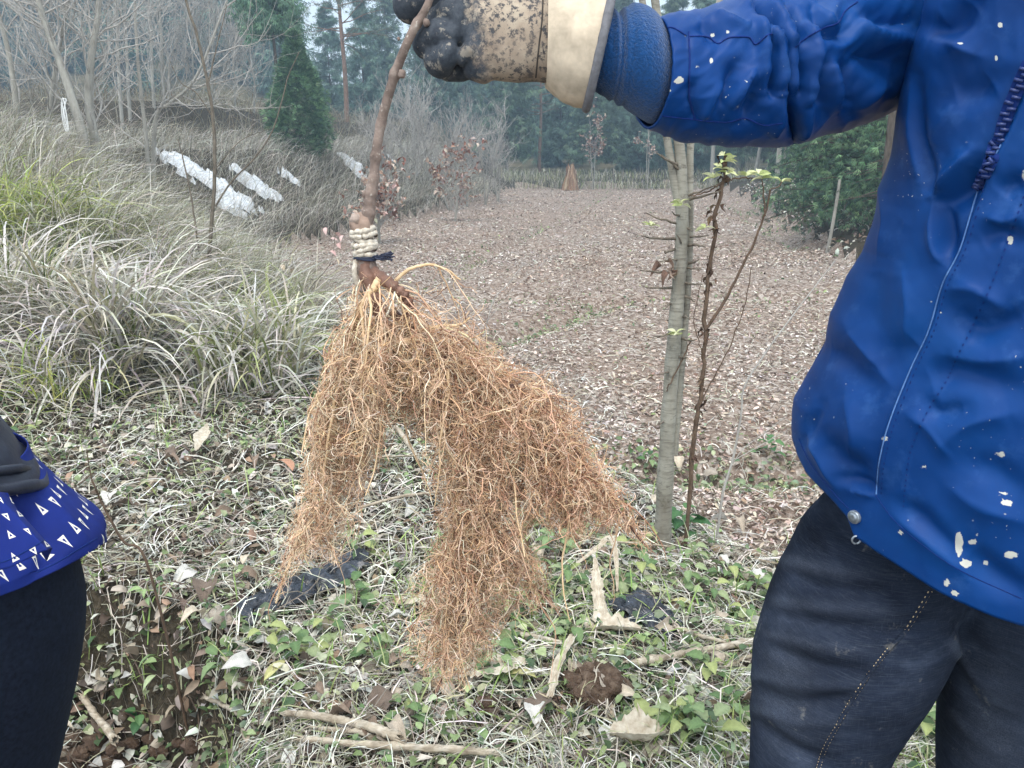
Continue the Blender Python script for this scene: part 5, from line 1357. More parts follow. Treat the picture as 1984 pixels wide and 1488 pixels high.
# snap button at the hem corner and a small ring under it
def disc(P, N, r, h, mat, name, parent, org, dome=.3):
    n, m = 28, 8; N = nrm(N); A = nrm(np.cross(N, [0, .2, 1.])); B = np.cross(N, A)
    prof = [(0, h * (1 + dome)), (.35, h * (1 + dome * .9)), (.62, h * (1 + dome * .45)), (.66, h * .86), (.8, h * .9), (.93, h * .8), (1, h * .35), (1, -h * .3)]
    a = np.arange(n) / n * 6.28318; V = np.array([[P + (A * math.cos(t) + B * math.sin(t)) * r * max(q, 1e-3) + N * z for t in a] for q, z in prof]).reshape(-1, 3)
    i = np.arange(m - 1)[:, None] * n + np.arange(n)[None]; j = np.arange(m - 1)[:, None] * n + ((np.arange(n) + 1) % n)[None]
    return plink(name, V, np.stack([i, i + n, j + n, j], -1).reshape(-1, 4), mat, parent, org)
q = SJ(1657, 1001, .001)
disc(q[0], q[1], .0078, .0035, M_METAL, 'snap_button', jk, o1)
q2 = SJ(1662, 1030, 0); 
rc = atd(1659, 1046, (proj(q2[0] if q2 else q[0])[2]) + .004); a = np.linspace(0, 2 * np.pi, 24)
v, f, _ = tubes((rc + np.stack([np.cos(a) * .0048, a * 0, np.sin(a) * .0048], -1) - o1)[None], np.full((1, 24), .0011), 6)
link('eyelet_ring', mesh_np('eyelet_ring', v, f, M_METAL, None, True), jk)

# sleeve toward the sapling
SX = [1262, 1300, 1340, 1400, 1450, 1500, 1545, 1600, 1660, 1720, 1770, 1830, 1900]
STOP = [44, 36, 32, 24, 8, -10, -18, -32, -50, -65, -80, -105, -120]
SBOT = [236, 252, 268, 277, 278, 276, 264, 250, 230, 200, 168, 130, 110]
SY = [.80, .81, .82, .835, .85, .87, .89, .915, .945, .97, .985, .98, .97]
nr, nt_ = 220, 200
xx = np.linspace(1262, 1900, nr); tp = np.interp(xx, SX, STOP); bt = np.interp(xx, SX, SBOT)
from_s = lambda a: np.convolve(np.pad(a, 8, 'edge'), np.ones(17) / 17, 'valid')
tp, bt = from_s(tp), from_s(bt); yy = from_s(np.interp(xx, SX, SY))
cc = at(xx, (tp + bt) / 2, yy); rr = (bt - tp) / 2 * proj(cc)[:, 2] / FPX
T = nrm(np.gradient(cc, axis=0)); fw = np.array([0, cp, -sp]); B = nrm(fw - (T @ fw)[:, None] * T); A = np.cross(B, T)
th = np.linspace(0, 2 * np.pi, nt_, endpoint=False)
G = cc[:, None] + A[:, None] * (rr[:, None] * np.cos(th))[..., None] + B[:, None] * (rr[:, None] * .92 * np.sin(th))[..., None]
i = np.arange(nr - 1)[:, None] * nt_ + np.arange(nt_)[None]; j = np.arange(nr - 1)[:, None] * nt_ + ((np.arange(nt_) + 1) % nt_)[None]
SF = np.stack([i, i + nt_, j + nt_, j], -1).reshape(-1, 4); SV = G.reshape(-1, 3)
if ((SV - np.repeat(cc, nt_, 0)) * vnormals(SV, SF)).sum() < 0: SF = SF[:, ::-1]
def z3(*p): return [(1250 + x / 2.703, y / 2.703) for x, y in p]
SS = [(z3((640, 240), (645, 380), (655, 500)), 9, -.012), (z3((705, 200), (725, 330), (735, 460)), 8, -.010), (z3((740, 180), (745, 330), (740, 450)), 6, .004), (z3((770, 250), (795, 380), (800, 510)), 9, -.012),
      (z3((600, 130), (690, 260), (700, 480)), 10, .010), (z3((690, 130), (765, 300), (765, 470)), 9, .009), (z3((560, 30), (600, 110), (690, 170)), 14, -.010), (z3((520, 20), (580, 130), (610, 300), (620, 480)), 16, .009),
      (z3((640, 20), (700, 110), (760, 200)), 12, .008), (z3((720, 40), (770, 130), (820, 230)), 14, -.009), (z3((800, 120), (860, 250), (830, 480), (800, 540)), 18, .012), (z3((870, 60), (920, 170), (1000, 190), (1050, 120)), 14, -.008),
      (z3((880, 30), (960, 150), (1020, 150)), 20, .008), (z3((960, 330), (975, 450), (1000, 590)), 20, .010), (z3((1060, 300), (1040, 450), (1040, 560)), 22, -.009), (z3((900, 350), (890, 450), (900, 560)), 18, -.009),
      (z3((1090, 120), (1180, 200), (1440, 230)), 26, .010), (z3((1150, 60), (1280, 110), (1450, 130)), 22, -.008), (z3((1100, 250), (1180, 300), (1300, 330)), 26, -.010), (z3((560, 360), (490, 460), (430, 560)), 16, .008),
      (z3((480, 330), (430, 440), (370, 560)), 16, -.007), (z3((400, 420), (330, 540), (290, 620)), 16, .006), (z3((560, 470), (540, 560), (500, 640)), 16, -.007), (z3((250, 420), (240, 520), (270, 620)), 10, -.003),
      (z3((745, 480), (760, 600), (775, 720)), 9, -.013), (z3((700, 500), (690, 600), (660, 700)), 22, .008), (z3((840, 540), (830, 640), (800, 710)), 20, .008), (z3((370, 90), (450, 140), (540, 170)), 20, .006), (z3((270, 110), (340, 180), (380, 220)), 16, -.005),
      (z3((900, 250), (1000, 260), (1100, 200)), 20, .005), (z3((1250, 400), (1180, 480), (1100, 560)), 30, .006)]
SV = folds(SV, SF, [(p_, w_ * .9, a_ * 1.6) for p_, w_, a_ in SS], [(z3((228, 165), (232, 300), (232, 500), (262, 625)), 3, 20, -.0012)])
ps = proj(SV)
SV = SV + vnormals(SV, SF) * (.0035 * (1 - np.abs(2 * fbm(ps[:, 0] / 55 + ps[:, 1] / 90, ps[:, 1] / 75, 77, 3) - 1)) ** 2 + .004 * (fbm(ps[:, 0] / 60, ps[:, 1] / 60 + ps[:, 2] * 9, 71, 4) - .5) + .0006 * (fbm(ps[:, 0] / 18, ps[:, 1] / 22, 73, 3) - .5))[:, None]
ST = stain_attr(SV, [(1292, 175, 9, 7, 1), (1298, 135, 7, 10, .9), (1318, 155, 10, 9, .8), (1378, 118, 5, 7, .9), (1380, 68, 5, 5, .9), (1410, 62, 5, 5, .9), (1290, 92, 5, 8, .7), (1352, 130, 6, 6, .7), (1428, 205, 5, 6, .7), (1430, 98, 18, 3, .5), (1326, 70, 10, 4, .6), (1311, 158, 6, 5, 1)])
slv = plink('sleeve', SV, SF, M_JACKET, man, o1, attrs={'stain': ST})
so = slv.modifiers.new('thick', 'SOLIDIFY'); so.thickness = .0025; so.offset = -1
SS_ = Surf(SV, SF)
for pts in (z3((232, 190), (330, 195), (380, 228), (440, 198), (540, 195), (580, 232), (640, 185), (670, 178)), z3((790, 245), (850, 195), (940, 145), (1010, 118), (1045, 60), (1110, 10)), z3((228, 165), (233, 300), (232, 500), (262, 625)), z3((75, 605), (250, 625), (420, 640), (520, 620), (620, 655), (720, 645)), z3((90, 160), (140, 145), (215, 185))):
    seam(SS_, pts, M_THREAD, slv, o1, .0008, 60, name='seam')
# fleece cuff inside the sleeve and the knitted ripple at the glove
def pxtube(rows, nr, nt, Yf, ripple=None, flat=.95):
    r = np.array(rows, float); xs = np.linspace(r[0, 0], r[-1, 0], nr); tp = np.interp(xs, r[:, 0], r[:, 1]); bt = np.interp(xs, r[:, 0], r[:, 2]); sl = np.interp(xs, r[:, 0], r[:, 3]) if r.shape[1] > 3 else xs * 0
    k = max(nr // 24, 1); sm = lambda a: np.convolve(np.pad(a, k, 'edge'), np.ones(2 * k + 1) / (2 * k + 1), 'valid')
    tp, bt, sl = sm(tp), sm(bt), sm(sl); th = np.linspace(0, 2 * np.pi, nt, endpoint=False)
    h = (bt - tp) / 2; cy = (bt + tp) / 2
    PX = xs[:, None] + sl[:, None] * np.cos(th); PYc = cy[:, None] - h[:, None] * np.cos(th)
    base = at(xs, cy, Yf(xs)); D = proj(base)[:, 2]; rad = h * D / FPX
    if ripple is not None:
        q = 1 + ripple(xs, th); PYc = cy[:, None] + (PYc - cy[:, None]) * q
    else: q = np.ones((nr, nt))
    dep = D[:, None] + rad[:, None] * flat * np.sin(th) * q
    X = (PX - 992) / FPX * D[:, None]; Yc = -(PYc - 744) / FPX * D[:, None]
    P = CAMP + X[..., None] * np.array([1., 0, 0]) + Yc[..., None] * np.array([0, sp, cp]) + dep[..., None] * np.array([0, cp, -sp])
    i = np.arange(nr - 1)[:, None] * nt + np.arange(nt)[None]; j = np.arange(nr - 1)[:, None] * nt + ((np.arange(nt) + 1) % nt)[None]
    Fq = np.stack([i, i + nt, j + nt, j], -1).reshape(-1, 4); Vq = P.reshape(-1, 3)
    if ((Vq - np.repeat(P.mean(1), nt, 0)) * vnormals(Vq, Fq)).sum() < 0: Fq = Fq[:, ::-1]
    return Vq, Fq
Yg = ip((700, .80), (1200, .80), (1300, .812))
cuffrip = lambda xs, th: (.05 * np.sin(xs[:, None] * .32 + 2.2 * np.sin(th)[None] * .6) * np.exp(-((xs[:, None] - 1196) / 16) ** 2) + .03 * (fbm(xs[:, None] / 14 + 0 * th[None], th[None] * 2.5 + 0 * xs[:, None], 5, 3) - .5))
v, f = pxtube([(1120, 30, 150), (1170, 22, 182), (1190, 28, 192), (1204, 28, 198), (1212, 18, 204), (1228, 14, 216), (1250, 20, 228), (1266, 34, 236), (1276, 46, 234), (1300, 60, 220)], 110, 130, Yg, cuffrip)
plink('fleece_cuff', v, f, M_FLEECE, man, o1)

# work glove
def glove_mat():
    b = MB('work_glove', .75, .3)
    sx = b.n('ShaderNodeSeparateXYZ'); b.l(b.coord(), sx.inputs[0])
    n = b.noise(30, 6, .65); sp1 = b.noise(170, 5, .7); big = b.noise(14, 3, .5)
    tan = b.ramp(n, [(.3, srgb(128, 112, 98)), (.55, srgb(162, 146, 128)), (.75, srgb(184, 170, 150))])
    dirt = b.math('MULTIPLY', b.mr(sp1, .50, .58), b.mr(big, .40, .55, .15, .95))
    tan = b.mix(dirt, tan, srgb(62, 62, 66))
    dark = b.ramp(b.noise(190, 6, .7), [(.35, srgb(46, 51, 60)), (.5, srgb(58, 64, 72)), (.7, srgb(74, 78, 84))])
    dark = b.mix(b.mr(b.noise(70, 6, .7), .56, .61, 0, .75), dark, srgb(150, 142, 130))
    edge = b.math('ADD', sx.outputs[0], b.math('MULTIPLY', b.math('SUBTRACT', b.noise(60, 6, .7), .5), .10))
    c = b.mix(b.mr(edge, .004, .024), dark, tan)
    b.color(c); b.bump(sp1, .5, .0015, b.bump(b.noise(60, 3, .5), .3, .003)); return b.m
gb = at(900, 60, .80); gD = proj(gb)[2]; k_ = gD / FPX
def GP(x, y, w): return (np.array([(x - 900), w, -(y - 60)]) * k_)          # local glove frame: right, away, up
def gch(P, pts, kk=.006, d0=None): return chain(P, [(GP(*p[:3]), p[3] * k_) for p in pts], kk, d0)
def glove_sdf(P):
    d = cone(P, GP(930, 52, 0), GP(1085, 62, 0), 82 * k_, 100 * k_, (1, 1.35, 1)) 
    d = smin(d, cone(P, GP(930, 112, -4), GP(1000, 116, -6), 40 * k_, 40 * k_), .012)
    d = smin(d, cone(P, GP(928, 138, -10), GP(934, 100, -20), 26 * k_, 30 * k_), .008)
    fingers = [[(915, 0, 30, 40), (822, -6, 34, 37), (797, 6, 4, 35), (806, 4, -10, 30)],
               [(915, 42, 32, 36), (850, 42, 40, 29), (842, 44, 8, 27), (874, 36, -22, 27), (905, 30, -25, 30)],
               [(915, 78, 30, 34), (850, 80, 36, 28), (832, 82, 0, 32), (850, 78, -26, 27), (892, 84, -30, 24)],
               [(920, 112, 24, 34), (870, 116, 30, 28), (856, 118, -6, 33), (874, 122, -30, 27), (912, 112, -34, 22)],
               [(985, -30, -24, 38), (915, -48, -34, 33), (860, -34, -30, 28)]]
    for fg in fingers: d = smin(d, gch(P, fg, .004), .0006)
    # creases between the palm and the curled fingers
    d = d + .006 * np.exp(-((P[..., 0] - GP(905, 0, 0)[0] - .25 * P[..., 2]) / .004) ** 2) * (P[..., 1] < 0)
    d = d + .0012 * np.sin(P[..., 0] * 300 + P[..., 2] * 160) * np.exp(-((P[..., 0] - .008) / .02) ** 2)
    return d
gv, gf = snets(glove_sdf, GP(740, 200, -150), GP(1100, -130, 150), .0021)
gN = vnormals(gv, gf)
if ((gv - gv.mean(0)) * gN).sum() < 0: gf = gf[:, ::-1]
# local frame -> world: right = X, up = camera up, away = camera forward
gw = gb + gv[:, :1] * np.array([[1., 0, 0]]) + gv[:, 1:2] * np.array([[0, cp, -sp]]) + gv[:, 2:3] * np.array([[0, sp, cp]])
M_GLOVE = glove_mat()
go = link('glove', mesh_np('glove', gw - gb, gf, M_GLOVE, None, True), man, tuple(gb - o1))
M_GCUFF = plain('cream_canvas', srgb(202, 186, 164), .9, .1, 48, .28, .0015, .5)
v, f = pxtube([(1058, -44, 166, 0), (1075, -52, 178, 4), (1110, -56, 194, 18), (1140, -56, 203, 26), (1166, -58, 206, 29)], 60, 90, Yg, lambda xs, th: .02 * (fbm(xs[:, None] / 20 + 0 * th[None], th[None] * 1.5 + 0 * xs[:, None], 8, 3) - .5), .82)
gc_ = link('glove_cuff', mesh_np('glove_cuff', v - gb, f, M_GCUFF, None, True), go)
so = gc_.modifiers.new('thick', 'SOLIDIFY'); so.thickness = .0015; so.offset = -1
rim = v.reshape(60, 90, 3)[-1]; rim = np.vstack([rim, rim[:2]])
tv, tf, _ = tubes((rim - gb)[None], np.full((1, len(rim)), .0042), 8); link('cuff_binding', mesh_np('cuff_binding', tv, tf, plain('grey_binding', srgb(112, 112, 116), .8, .2, 200), None, True), gc_)
SG = Surf(gw, gf)
seam(SG, [(1052, -5), (1050, 40), (1044, 90), (1038, 150)], plain('glove_seam', srgb(70, 66, 62), .8, .2, 100), go, gb, .0007, 40)

# jeans
def leg(pts): return [(atd(x, y, d), r * d / FPX) for x, y, d, r in pts]
hipL = leg([(1790, 960, 1.0, 135), (1700, 1090, 1.01, 148), (1664, 1200, 1.015, 163), (1622, 1300, 1.01, 150), (1592, 1400, 1.01, 121), (1578, 1490, 1.01, 108)])
kn = hipL[-1][0] + (hipL[-1][0] - hipL[-3][0]) * .9; kn[2] = .50
zL = float(terr(kn[0], kn[1]))
hipL += [(kn, .068), (np.array([kn[0] + .01, kn[1] + .03, .28 + zL]), .066), (np.array([kn[0] + .02, kn[1] + .05, .07 + zL]), .06)]
hipR = leg([(1960, 980, 1.0, 135), (1985, 1150, 1.01, 146), (1988, 1250, 1.015, 147), (1975, 1400, 1.02, 132), (1962, 1490, 1.02, 120)])
kr = np.array([hipR[-1][0][0] - .005, hipR[-1][0][1] + .01, .50]); zR = float(terr(kr[0], kr[1]))
hipR += [(kr, .07), (np.array([kr[0] + .01, kr[1] + .05, .28 + zR]), .066), (np.array([kr[0] + .02, kr[1] + .07, .07 + zR]), .06)]
zcut1 = at(1800, 900, .95)[2]
def jeans_sdf(P):
    P = P.astype(np.float32)
    return np.maximum(smin(chain(P, hipL, .03), chain(P, hipR, .03), .012), P[..., 2] - zcut1)
allp = np.array([q[0] for q in hipL + hipR])
jv, jf = snets(jeans_sdf, allp.min(0) - .13, allp.max(0) + .13, .0064)
if ((jv - allp.mean(0)) * vnormals(jv, jf)).sum() < 0 and False: jf = jf[:, ::-1]
JN = [([(1530, 1115), (1600, 1140), (1736, 1150)], 13, -.008), ([(1520, 1085), (1600, 1105), (1700, 1112)], 16, .005), ([(1500, 1193), (1600, 1210), (1740, 1220)], 13, -.008), ([(1505, 1165), (1600, 1178), (1740, 1185)], 16, .005), ([(1485, 1253), (1586, 1291), (1680, 1304)], 13, -.008),
      ([(1490, 1230), (1600, 1255), (1700, 1262)], 15, .005), ([(1465, 1334), (1543, 1362), (1660, 1350)], 13, -.009), ([(1464, 1310), (1560, 1328), (1680, 1325)], 16, .006), ([(1468, 1400), (1530, 1448), (1600, 1474)], 13, -.008), ([(1466, 1375), (1550, 1400), (1650, 1390)], 16, .006),
      ([(1850, 1200), (1900, 1260), (1984, 1290)], 14, -.006), ([(1850, 1250), (1900, 1320), (1984, 1350)], 14, .005), ([(1850, 1290), (1900, 1370), (1984, 1400)], 14, -.005), ([(1845, 1380), (1900, 1440), (1984, 1470)], 14, .005), ([(1580, 980), (1640, 1040), (1700, 1060)], 16, -.006), ([(1700, 1240), (1760, 1225), (1810, 1200)], 12, -.005)]
jN = vnormals(jv, jf)
c0 = np.array([q[0] for q in hipL[1:5]]).mean(0)
near = np.linalg.norm(jv - c0, axis=1) < .2
if ((jv[near] - c0) * jN[near]).sum() < 0: jf = jf[:, ::-1]
jv = folds(jv, jf, [(p_, w_ * .85, a_ * 1.5) for p_, w_, a_ in JN])
pjj = proj(jv)[:, :2]; FADE = np.zeros(len(jv))
for p_, w_, a_ in JN:
    if a_ > 0:
        d_, t_, s_ = stroke_d(pjj, interp_path(np.array(p_, float), 10)); FADE = np.maximum(FADE, .38 * np.exp(-(d_ / (w_ * .9)) ** 2) * np.clip(1.15 - t_, 0, 1))
FADE = np.maximum(FADE, .34 * np.exp(-(((pjj[:, 0] - 1520) / 60) ** 2 + ((pjj[:, 1] - 1330) / 130) ** 2)))
FADE = np.maximum(FADE, .4 * np.exp(-(((pjj[:, 0] - 1930) / 70) ** 2 + ((pjj[:, 1] - 1400) / 130) ** 2)))
# smooth the stepping of the grid, then close detail
jn = plink('jeans', jv, jf, M_DENIM, man, o1, attrs={'fade': FADE})
jn.modifiers.new('smooth', 'SMOOTH').iterations = 2
SN = Surf(jv, jf)
def z8(*p): return [(1350 + x / 2.333, 850 + y / 2.333) for x, y in p]
sm_pts = z8((1055, 690), (950, 860), (860, 960), (780, 1065), (700, 1185), (640, 1290), (580, 1400), (548, 1500))
for dx in (-4, 3): seam(SN, [(x + dx, y) for x, y in sm_pts], M_SEAM, jn, o1, .0006, 170, .0006, 'stitching', 1)
seam(SN, [(x + 0, y) for x, y in sm_pts], M_DENIM, jn, o1, .0028, 90, -.0006, 'felled_seam')
# boots
def boot(ank, yaw):
    def f(P): 
        a = ank; t = a + np.array([-.05, -.17, -.02]); d = smin(cone(P, a + [0, .02, .1], a + [0, .02, -.02], .055, .055), cone(P, a + [0, .03, -.03], t, .045, .04, (1, 1, 1)), .03)
        return np.maximum(d, (a[2] - .07) - P[..., 2])
    return snets(f, ank - [.16, .3, .12], ank + [.12, .14, .2], .011)
for h_ in (hipL, hipR):
    bv, bf = boot(h_[-1][0], 0); plink('boot', bv, bf, M_BOOT, man, o1)
# the body inside the clothes: head, neck, trunk, arms, bare left hand (all out of the frame)
shR = cc[-8]; ct_ = at(2065, -200, PY); nb_ = ct_ + [0, .01, .05]; hd = nb_ + np.array([-.02, -.02, .20])
shL = ct_ + [.19, .02, -.08]; elL = shL + [.07, .02, -.29]; wrL = elL + [.0, -.08, -.25]
def body_sdf(P):
    d = chain(P, [(at(1930, 1000, PY + .02), .07), (at(2000, 500, PY + .02), .075), (at(2070, 0, PY), .075), (ct_, .05), (nb_, .05), (nb_ + [0, 0, .07], .055)], .05)
    d = smin(d, chain(P, [(ct_ + [-.05, .02, -.05], .05), (shR, .04), (cc[88], .035), (cc[8], .03), (at(1150, 90, .80), .026)], .02), .03)
    d = smin(d, chain(P, [(ct_ + [.08, .02, -.05], .06), (shL, .055), (elL, .042), (wrL, .03)], .02), .03)
    hand = wrL + [0, -.03, -.09]
    d = smin(d, cone(P, wrL, hand, .028, .036, (1, 1, 1)), .02)
    for k in range(4): d = smin(d, chain(P, [(hand + [-.02 + .0, -.03 + .02 * k, -.01], .0095), (hand + [-.028, -.035 + .021 * k, -.06 - .008 * (k in (1, 2))], .009), (hand + [-.045, -.03 + .02 * k, -.085 - .01 * (k in (1, 2))], .008)], .005), .008)
    d = smin(d, chain(P, [(hand + [-.01, -.03, .03], .012), (hand + [-.03, -.06, -.01], .010), (hand + [-.04, -.065, -.04], .009)], .005), .01)
    s = np.array([1.22, 1.0, .86], np.float32); Q = (P - hd) * s
    d = smin(d, np.linalg.norm(Q, axis=-1) - .098, .03)
    d = smin(d, cone(P, hd + [0, -.03, -.07], hd + [0, -.055, -.10], .05, .035), .03)
    d = smin(d, cone(P, hd + [0, -.095, .012], hd + [0, -.112, -.028], .009, .015), .012)
    d = smin(d, cone(P, hd + [-.035, -.088, .03], hd + [.035, -.088, .03], .012, .012), .015)
    d = smin(d, cone(P, hd + [-.022, -.098, -.062], hd + [.022, -.098, -.062], .008, .008), .008)
    for q in (-1, 1):
        d = np.maximum(d, -(np.linalg.norm(P - (hd + [q * .032, -.1, .008]), axis=-1) - .012))
        d = smin(d, cone(P, hd + [q * .082, .0, .02], hd + [q * .084, .005, -.03], .015, .011), .008)
    return d
ext = np.array([shR, wrL + [0, 0, -.25], hd + [0, 0, .15], at(1150, 60, .8), at(1920, 1050, PY)])
bv, bf = snets(body_sdf, ext.min(0) - .16, ext.max(0) + .13, .012)
if ((bv[bv[:, 2] > hd[2] - .05] - hd) * vnormals(bv, bf)[bv[:, 2] > hd[2] - .05]).sum() < 0: bf = bf[:, ::-1]
plink('body', bv, bf, M_SKIN, man, o1)
def hair_sdf(P, c):
    d = np.linalg.norm((P - (c + np.array([0, .018, .022]))) * np.array([1.15, .96, .9], np.float32), axis=-1) - .104
    return np.maximum(d, -(P[..., 1] - (c[1] - .055)) - .4 * (P[..., 2] - (c[2] + .055)))
hv, hf = snets(lambda P: hair_sdf(P, hd), hd - .15, hd + .16, .008); plink('hair', hv, hf, M_HAIR, man, o1)
for q in (-1, 1):
    ev, ef = snets(lambda P: np.linalg.norm(P - (hd + [q * .032, -.088, .008]), axis=-1) - .0125, hd + [q * .032 - .02, -.11, -.01], hd + [q * .032 + .02, -.06, .03], .003); plink('eye', ev, ef, M_EYE, man, o1)
def sl2(P): return chain(P, [(ct_ + [.05, .01, -.02], .09), (shL, .088), (elL, .08), (wrL + [0, 0, .03], .062)], .03)
lv_, lf_ = snets(sl2, np.minimum(ct_, wrL) - .14, np.maximum(ct_, shL) + .16, .009)
plink('sleeve', lv_, lf_, M_JACKET, man, o1).modifiers.new('smooth', 'SMOOTH').iterations = 4
col_v, col_f = snets(lambda P: np.maximum(cone(P, nb_ + [0, .01, -.06], nb_ + [0, .02, .05], .095, .078), -cone(P, nb_ + [0, .01, .0], nb_ + [0, .02, .2], .07, .066)), nb_ - .17, nb_ + .2, .008)
plink('collar', col_v, col_f, M_JACKET, man, o1)

# ------------------------------------------------------------------ person at the left, seen from behind the hip
M_TROUSER = plain('dark_trousers', srgb(22, 28, 42), .9, .15, 160, .45, .001)
vb = MB('quilted_vest', .5, .35); vn = vb.noise(10, 4, .6); vb.color(vb.ramp(vn, [(.3, srgb(20, 23, 36)), (.7, srgb(38, 43, 60))])); vb.bump(vb.noise(40, 4), .4, .004); M_VEST = vb.m
def shirt_mat():
    b = MB('triangle_print_shirt', .8, .2)
    u = b.n('ShaderNodeSeparateXYZ'); b.l(b.coord('UV'), u.inputs[0])
    S = 1 / .027
    X = b.math('MULTIPLY', u.outputs[0], S); Yv = b.math('MULTIPLY', u.outputs[1], S * .85)
    row = b.math('FLOOR', Yv); odd = b.math('MODULO', b.math('ABSOLUTE', row), 2.0)
    X = b.math('ADD', X, b.math('MULTIPLY', odd, .5)); colf = b.math('FLOOR', X)
    fx = b.math('SUBTRACT', b.math('FRACT', X), .5); fy = b.math('SUBTRACT', b.math('SUBTRACT', Yv, row), .5)
    par = b.math('MODULO', b.math('ABSOLUTE', b.math('ADD', colf, row)), 2.0); flip = b.math('SUBTRACT', 1.0, b.math('MULTIPLY', par, 2.0))
    fy = b.math('MULTIPLY', fy, flip)
    def tri(dy, r):
        y = b.math('ADD', fy, dy)
        return b.math('SUBTRACT', b.math('MAXIMUM', b.math('ADD', b.math('MULTIPLY', b.math('ABSOLUTE', fx), .9), b.math('MULTIPLY', y, .42)), b.math('MULTIPLY', y, -1.0)), r)
    outer = b.math('LESS_THAN', tri(0.0, .125), 0.0); inner = b.math('LESS_THAN', tri(-.01, .05), 0.0)
    m = b.math('MULTIPLY', outer, b.math('SUBTRACT', 1.0, inner))
    base = b.mix(b.mr(b.noise(20, 4), .3, .7), srgb(14, 30, 96), srgb(22, 42, 118))
    b.color(b.mix(m, base, srgb(226, 220, 206))); b.bump(b.noise(300, 3), .25, .0006); return b.m
M_SHIRT = shirt_mat()
LY = .90
o2 = np.array([at(-110, 1100, LY)[0], LY, float(terr(at(-110, 1100, LY)[0], LY))])
p2 = thing('person', 'person bending over in a triangle print blue shirt, dark vest and dark trousers', 'person', o2)
def wleg(dy, dx):
    pts = [(-118 + dx, 1120, 228), (-112 + dx, 1180, 236), (-102 + dx, 1260, 222), (-86 + dx, 1340, 196), (-70 + dx, 1420, 164), (-60 + dx, 1490, 142)]
    L = [(at(x, y, LY + dy), r * proj(at(x, y, LY + dy))[2] / FPX) for x, y, r in pts]
    k = L[-1][0].copy(); k[2] = .42; z = float(terr(k[0], k[1])); a_ = k.copy() + [.03, .02, 0]; a_[2] = z + .07
    return L + [(k, .072), ((k + a_) / 2, .066), (a_, .055)]
lg1, lg2 = wleg(.0, 0), wleg(.20, -40)
ap = np.array([q[0] for q in lg1 + lg2])
zcut2 = at(60, 1062, LY)[2]
tv2, tf2 = snets(lambda P: np.maximum(smin(chain(P, lg1, .03), chain(P, lg2, .03), .03), P[..., 2] - zcut2), ap.min(0) - .22, ap.max(0) + .22, .012)
tN = vnormals(tv2, tf2); c1 = lg1[3][0]; nr_ = np.linalg.norm(tv2 - c1, axis=1) < .2
if ((tv2[nr_] - c1) * tN[nr_]).sum() < 0: tf2 = tf2[:, ::-1]
tv2 = folds(tv2, tf2, [([(60, 1150), (120, 1170), (158, 1190)], 14, -.005), ([(40, 1210), (100, 1260), (140, 1290)], 16, -.006), ([(30, 1290), (80, 1340), (120, 1360)], 14, -.005), ([(60, 1200), (70, 1300), (60, 1400)], 20, .005)])
tr = plink('trousers', tv2, tf2, M_TROUSER, p2, o2); tr.modifiers.new('smooth', 'SMOOTH').iterations = 3
for lg in (lg1, lg2):
    bv, bf = boot(lg[-1][0], 0); plink('boot', bv, bf, M_BOOT, p2, o2)
VR = ip((250, -560), (500, -330), (700, -150), (800, -48), (850, 2), (890, 40), (920, 66), (940, 78), (960, 80))
vv, vf, _ = loft(VR, 1, lambda s: VR(s) - 255, LY, .186, 250, 960, ip((-400, 930), (0, 950), (40, 944), (70, 940), (90, 946)), 100, 110, 900)
vv = vv + vnormals(vv, vf) * (.004 * np.sin(vv[:, 2] * 62)[:, None] ** 3 + .004 * (fbm(vv[:, 0] * 22, vv[:, 2] * 22, 91) - .5)[:, None])
ve = plink('vest', vv, vf, M_VEST, p2, o2)
hemr = vv.reshape(100, 110, 3)[-1]; hemr = np.vstack([hemr, hemr[:2]])
for q, r_ in ((0, .008), (.022, .006)):
    v, f, _ = tubes((hemr + [-q * .6, 0, q] - o2)[None], np.full((1, len(hemr)), r_), 8); link('hem_band', mesh_np('hem_band', v, f, M_VEST, None, True), ve)
SR = ip((900, 55), (930, 68), (960, 98), (1000, 138), (1030, 172), (1050, 198), (1062, 206), (1200, 210))
sv, sf, suv = loft(SR, 1, lambda s: np.minimum(SR(s) - 250, -70), LY, ip((900, .13), (950, .15), (1080, .178), (1200, .18)), 900, 1200, ip((-400, 1165), (0, 1155), (62, 1132), (100, 1112), (150, 1085), (203, 1052), (240, 1040)), 80, 150, 1080)
sv = folds(sv, sf, [([(20, 960), (60, 1010), (95, 1070), (70, 1120)], 20, -.018), ([(90, 960), (140, 1020), (170, 1060)], 26, .008)])
sh = link('shirt', mesh_np('shirt', sv - o2, sf, M_SHIRT, None, True, suv), p2); s_ = sh.modifiers.new('thick', 'SOLIDIFY'); s_.thickness = .0016; s_.offset = -1
# the overlapping rolled flap of the shirt
nu, nv = 60, 40
u, w = np.meshgrid(np.linspace(0, 1, nu), np.linspace(0, 1, nv), indexing='ij')
topx, topy = -150 + 165 * u, 935 + 20 * u; hx = np.interp(u, [0, .5, .8, .93, 1], [-150, 20, 84, 102, 92]); hy = np.interp(u, [0, .5, .8, .93, 1], [1140, 1100, 1068, 1062, 1085])
PXf = topx * (1 - w) + hx * w; PYf = topy * (1 - w) + hy * w
Yf = LY - .168 - .022 * w - .012 * np.sin(np.pi * u) + .05 * sstep(.84, 1, u) * (.3 + .7 * w) + .004 * np.sin(u * 9 + w * 2)
fv = at(PXf, PYf, Yf).reshape(-1, 3); ix = np.arange(nu - 1)[:, None] * nv + np.arange(nv - 1)[None]
ff = np.stack([ix, ix + 1, ix + nv + 1, ix + nv], -1).reshape(-1, 4)
if (vnormals(fv, ff) * (CAMP - fv)).sum() < 0: ff = ff[:, ::-1]
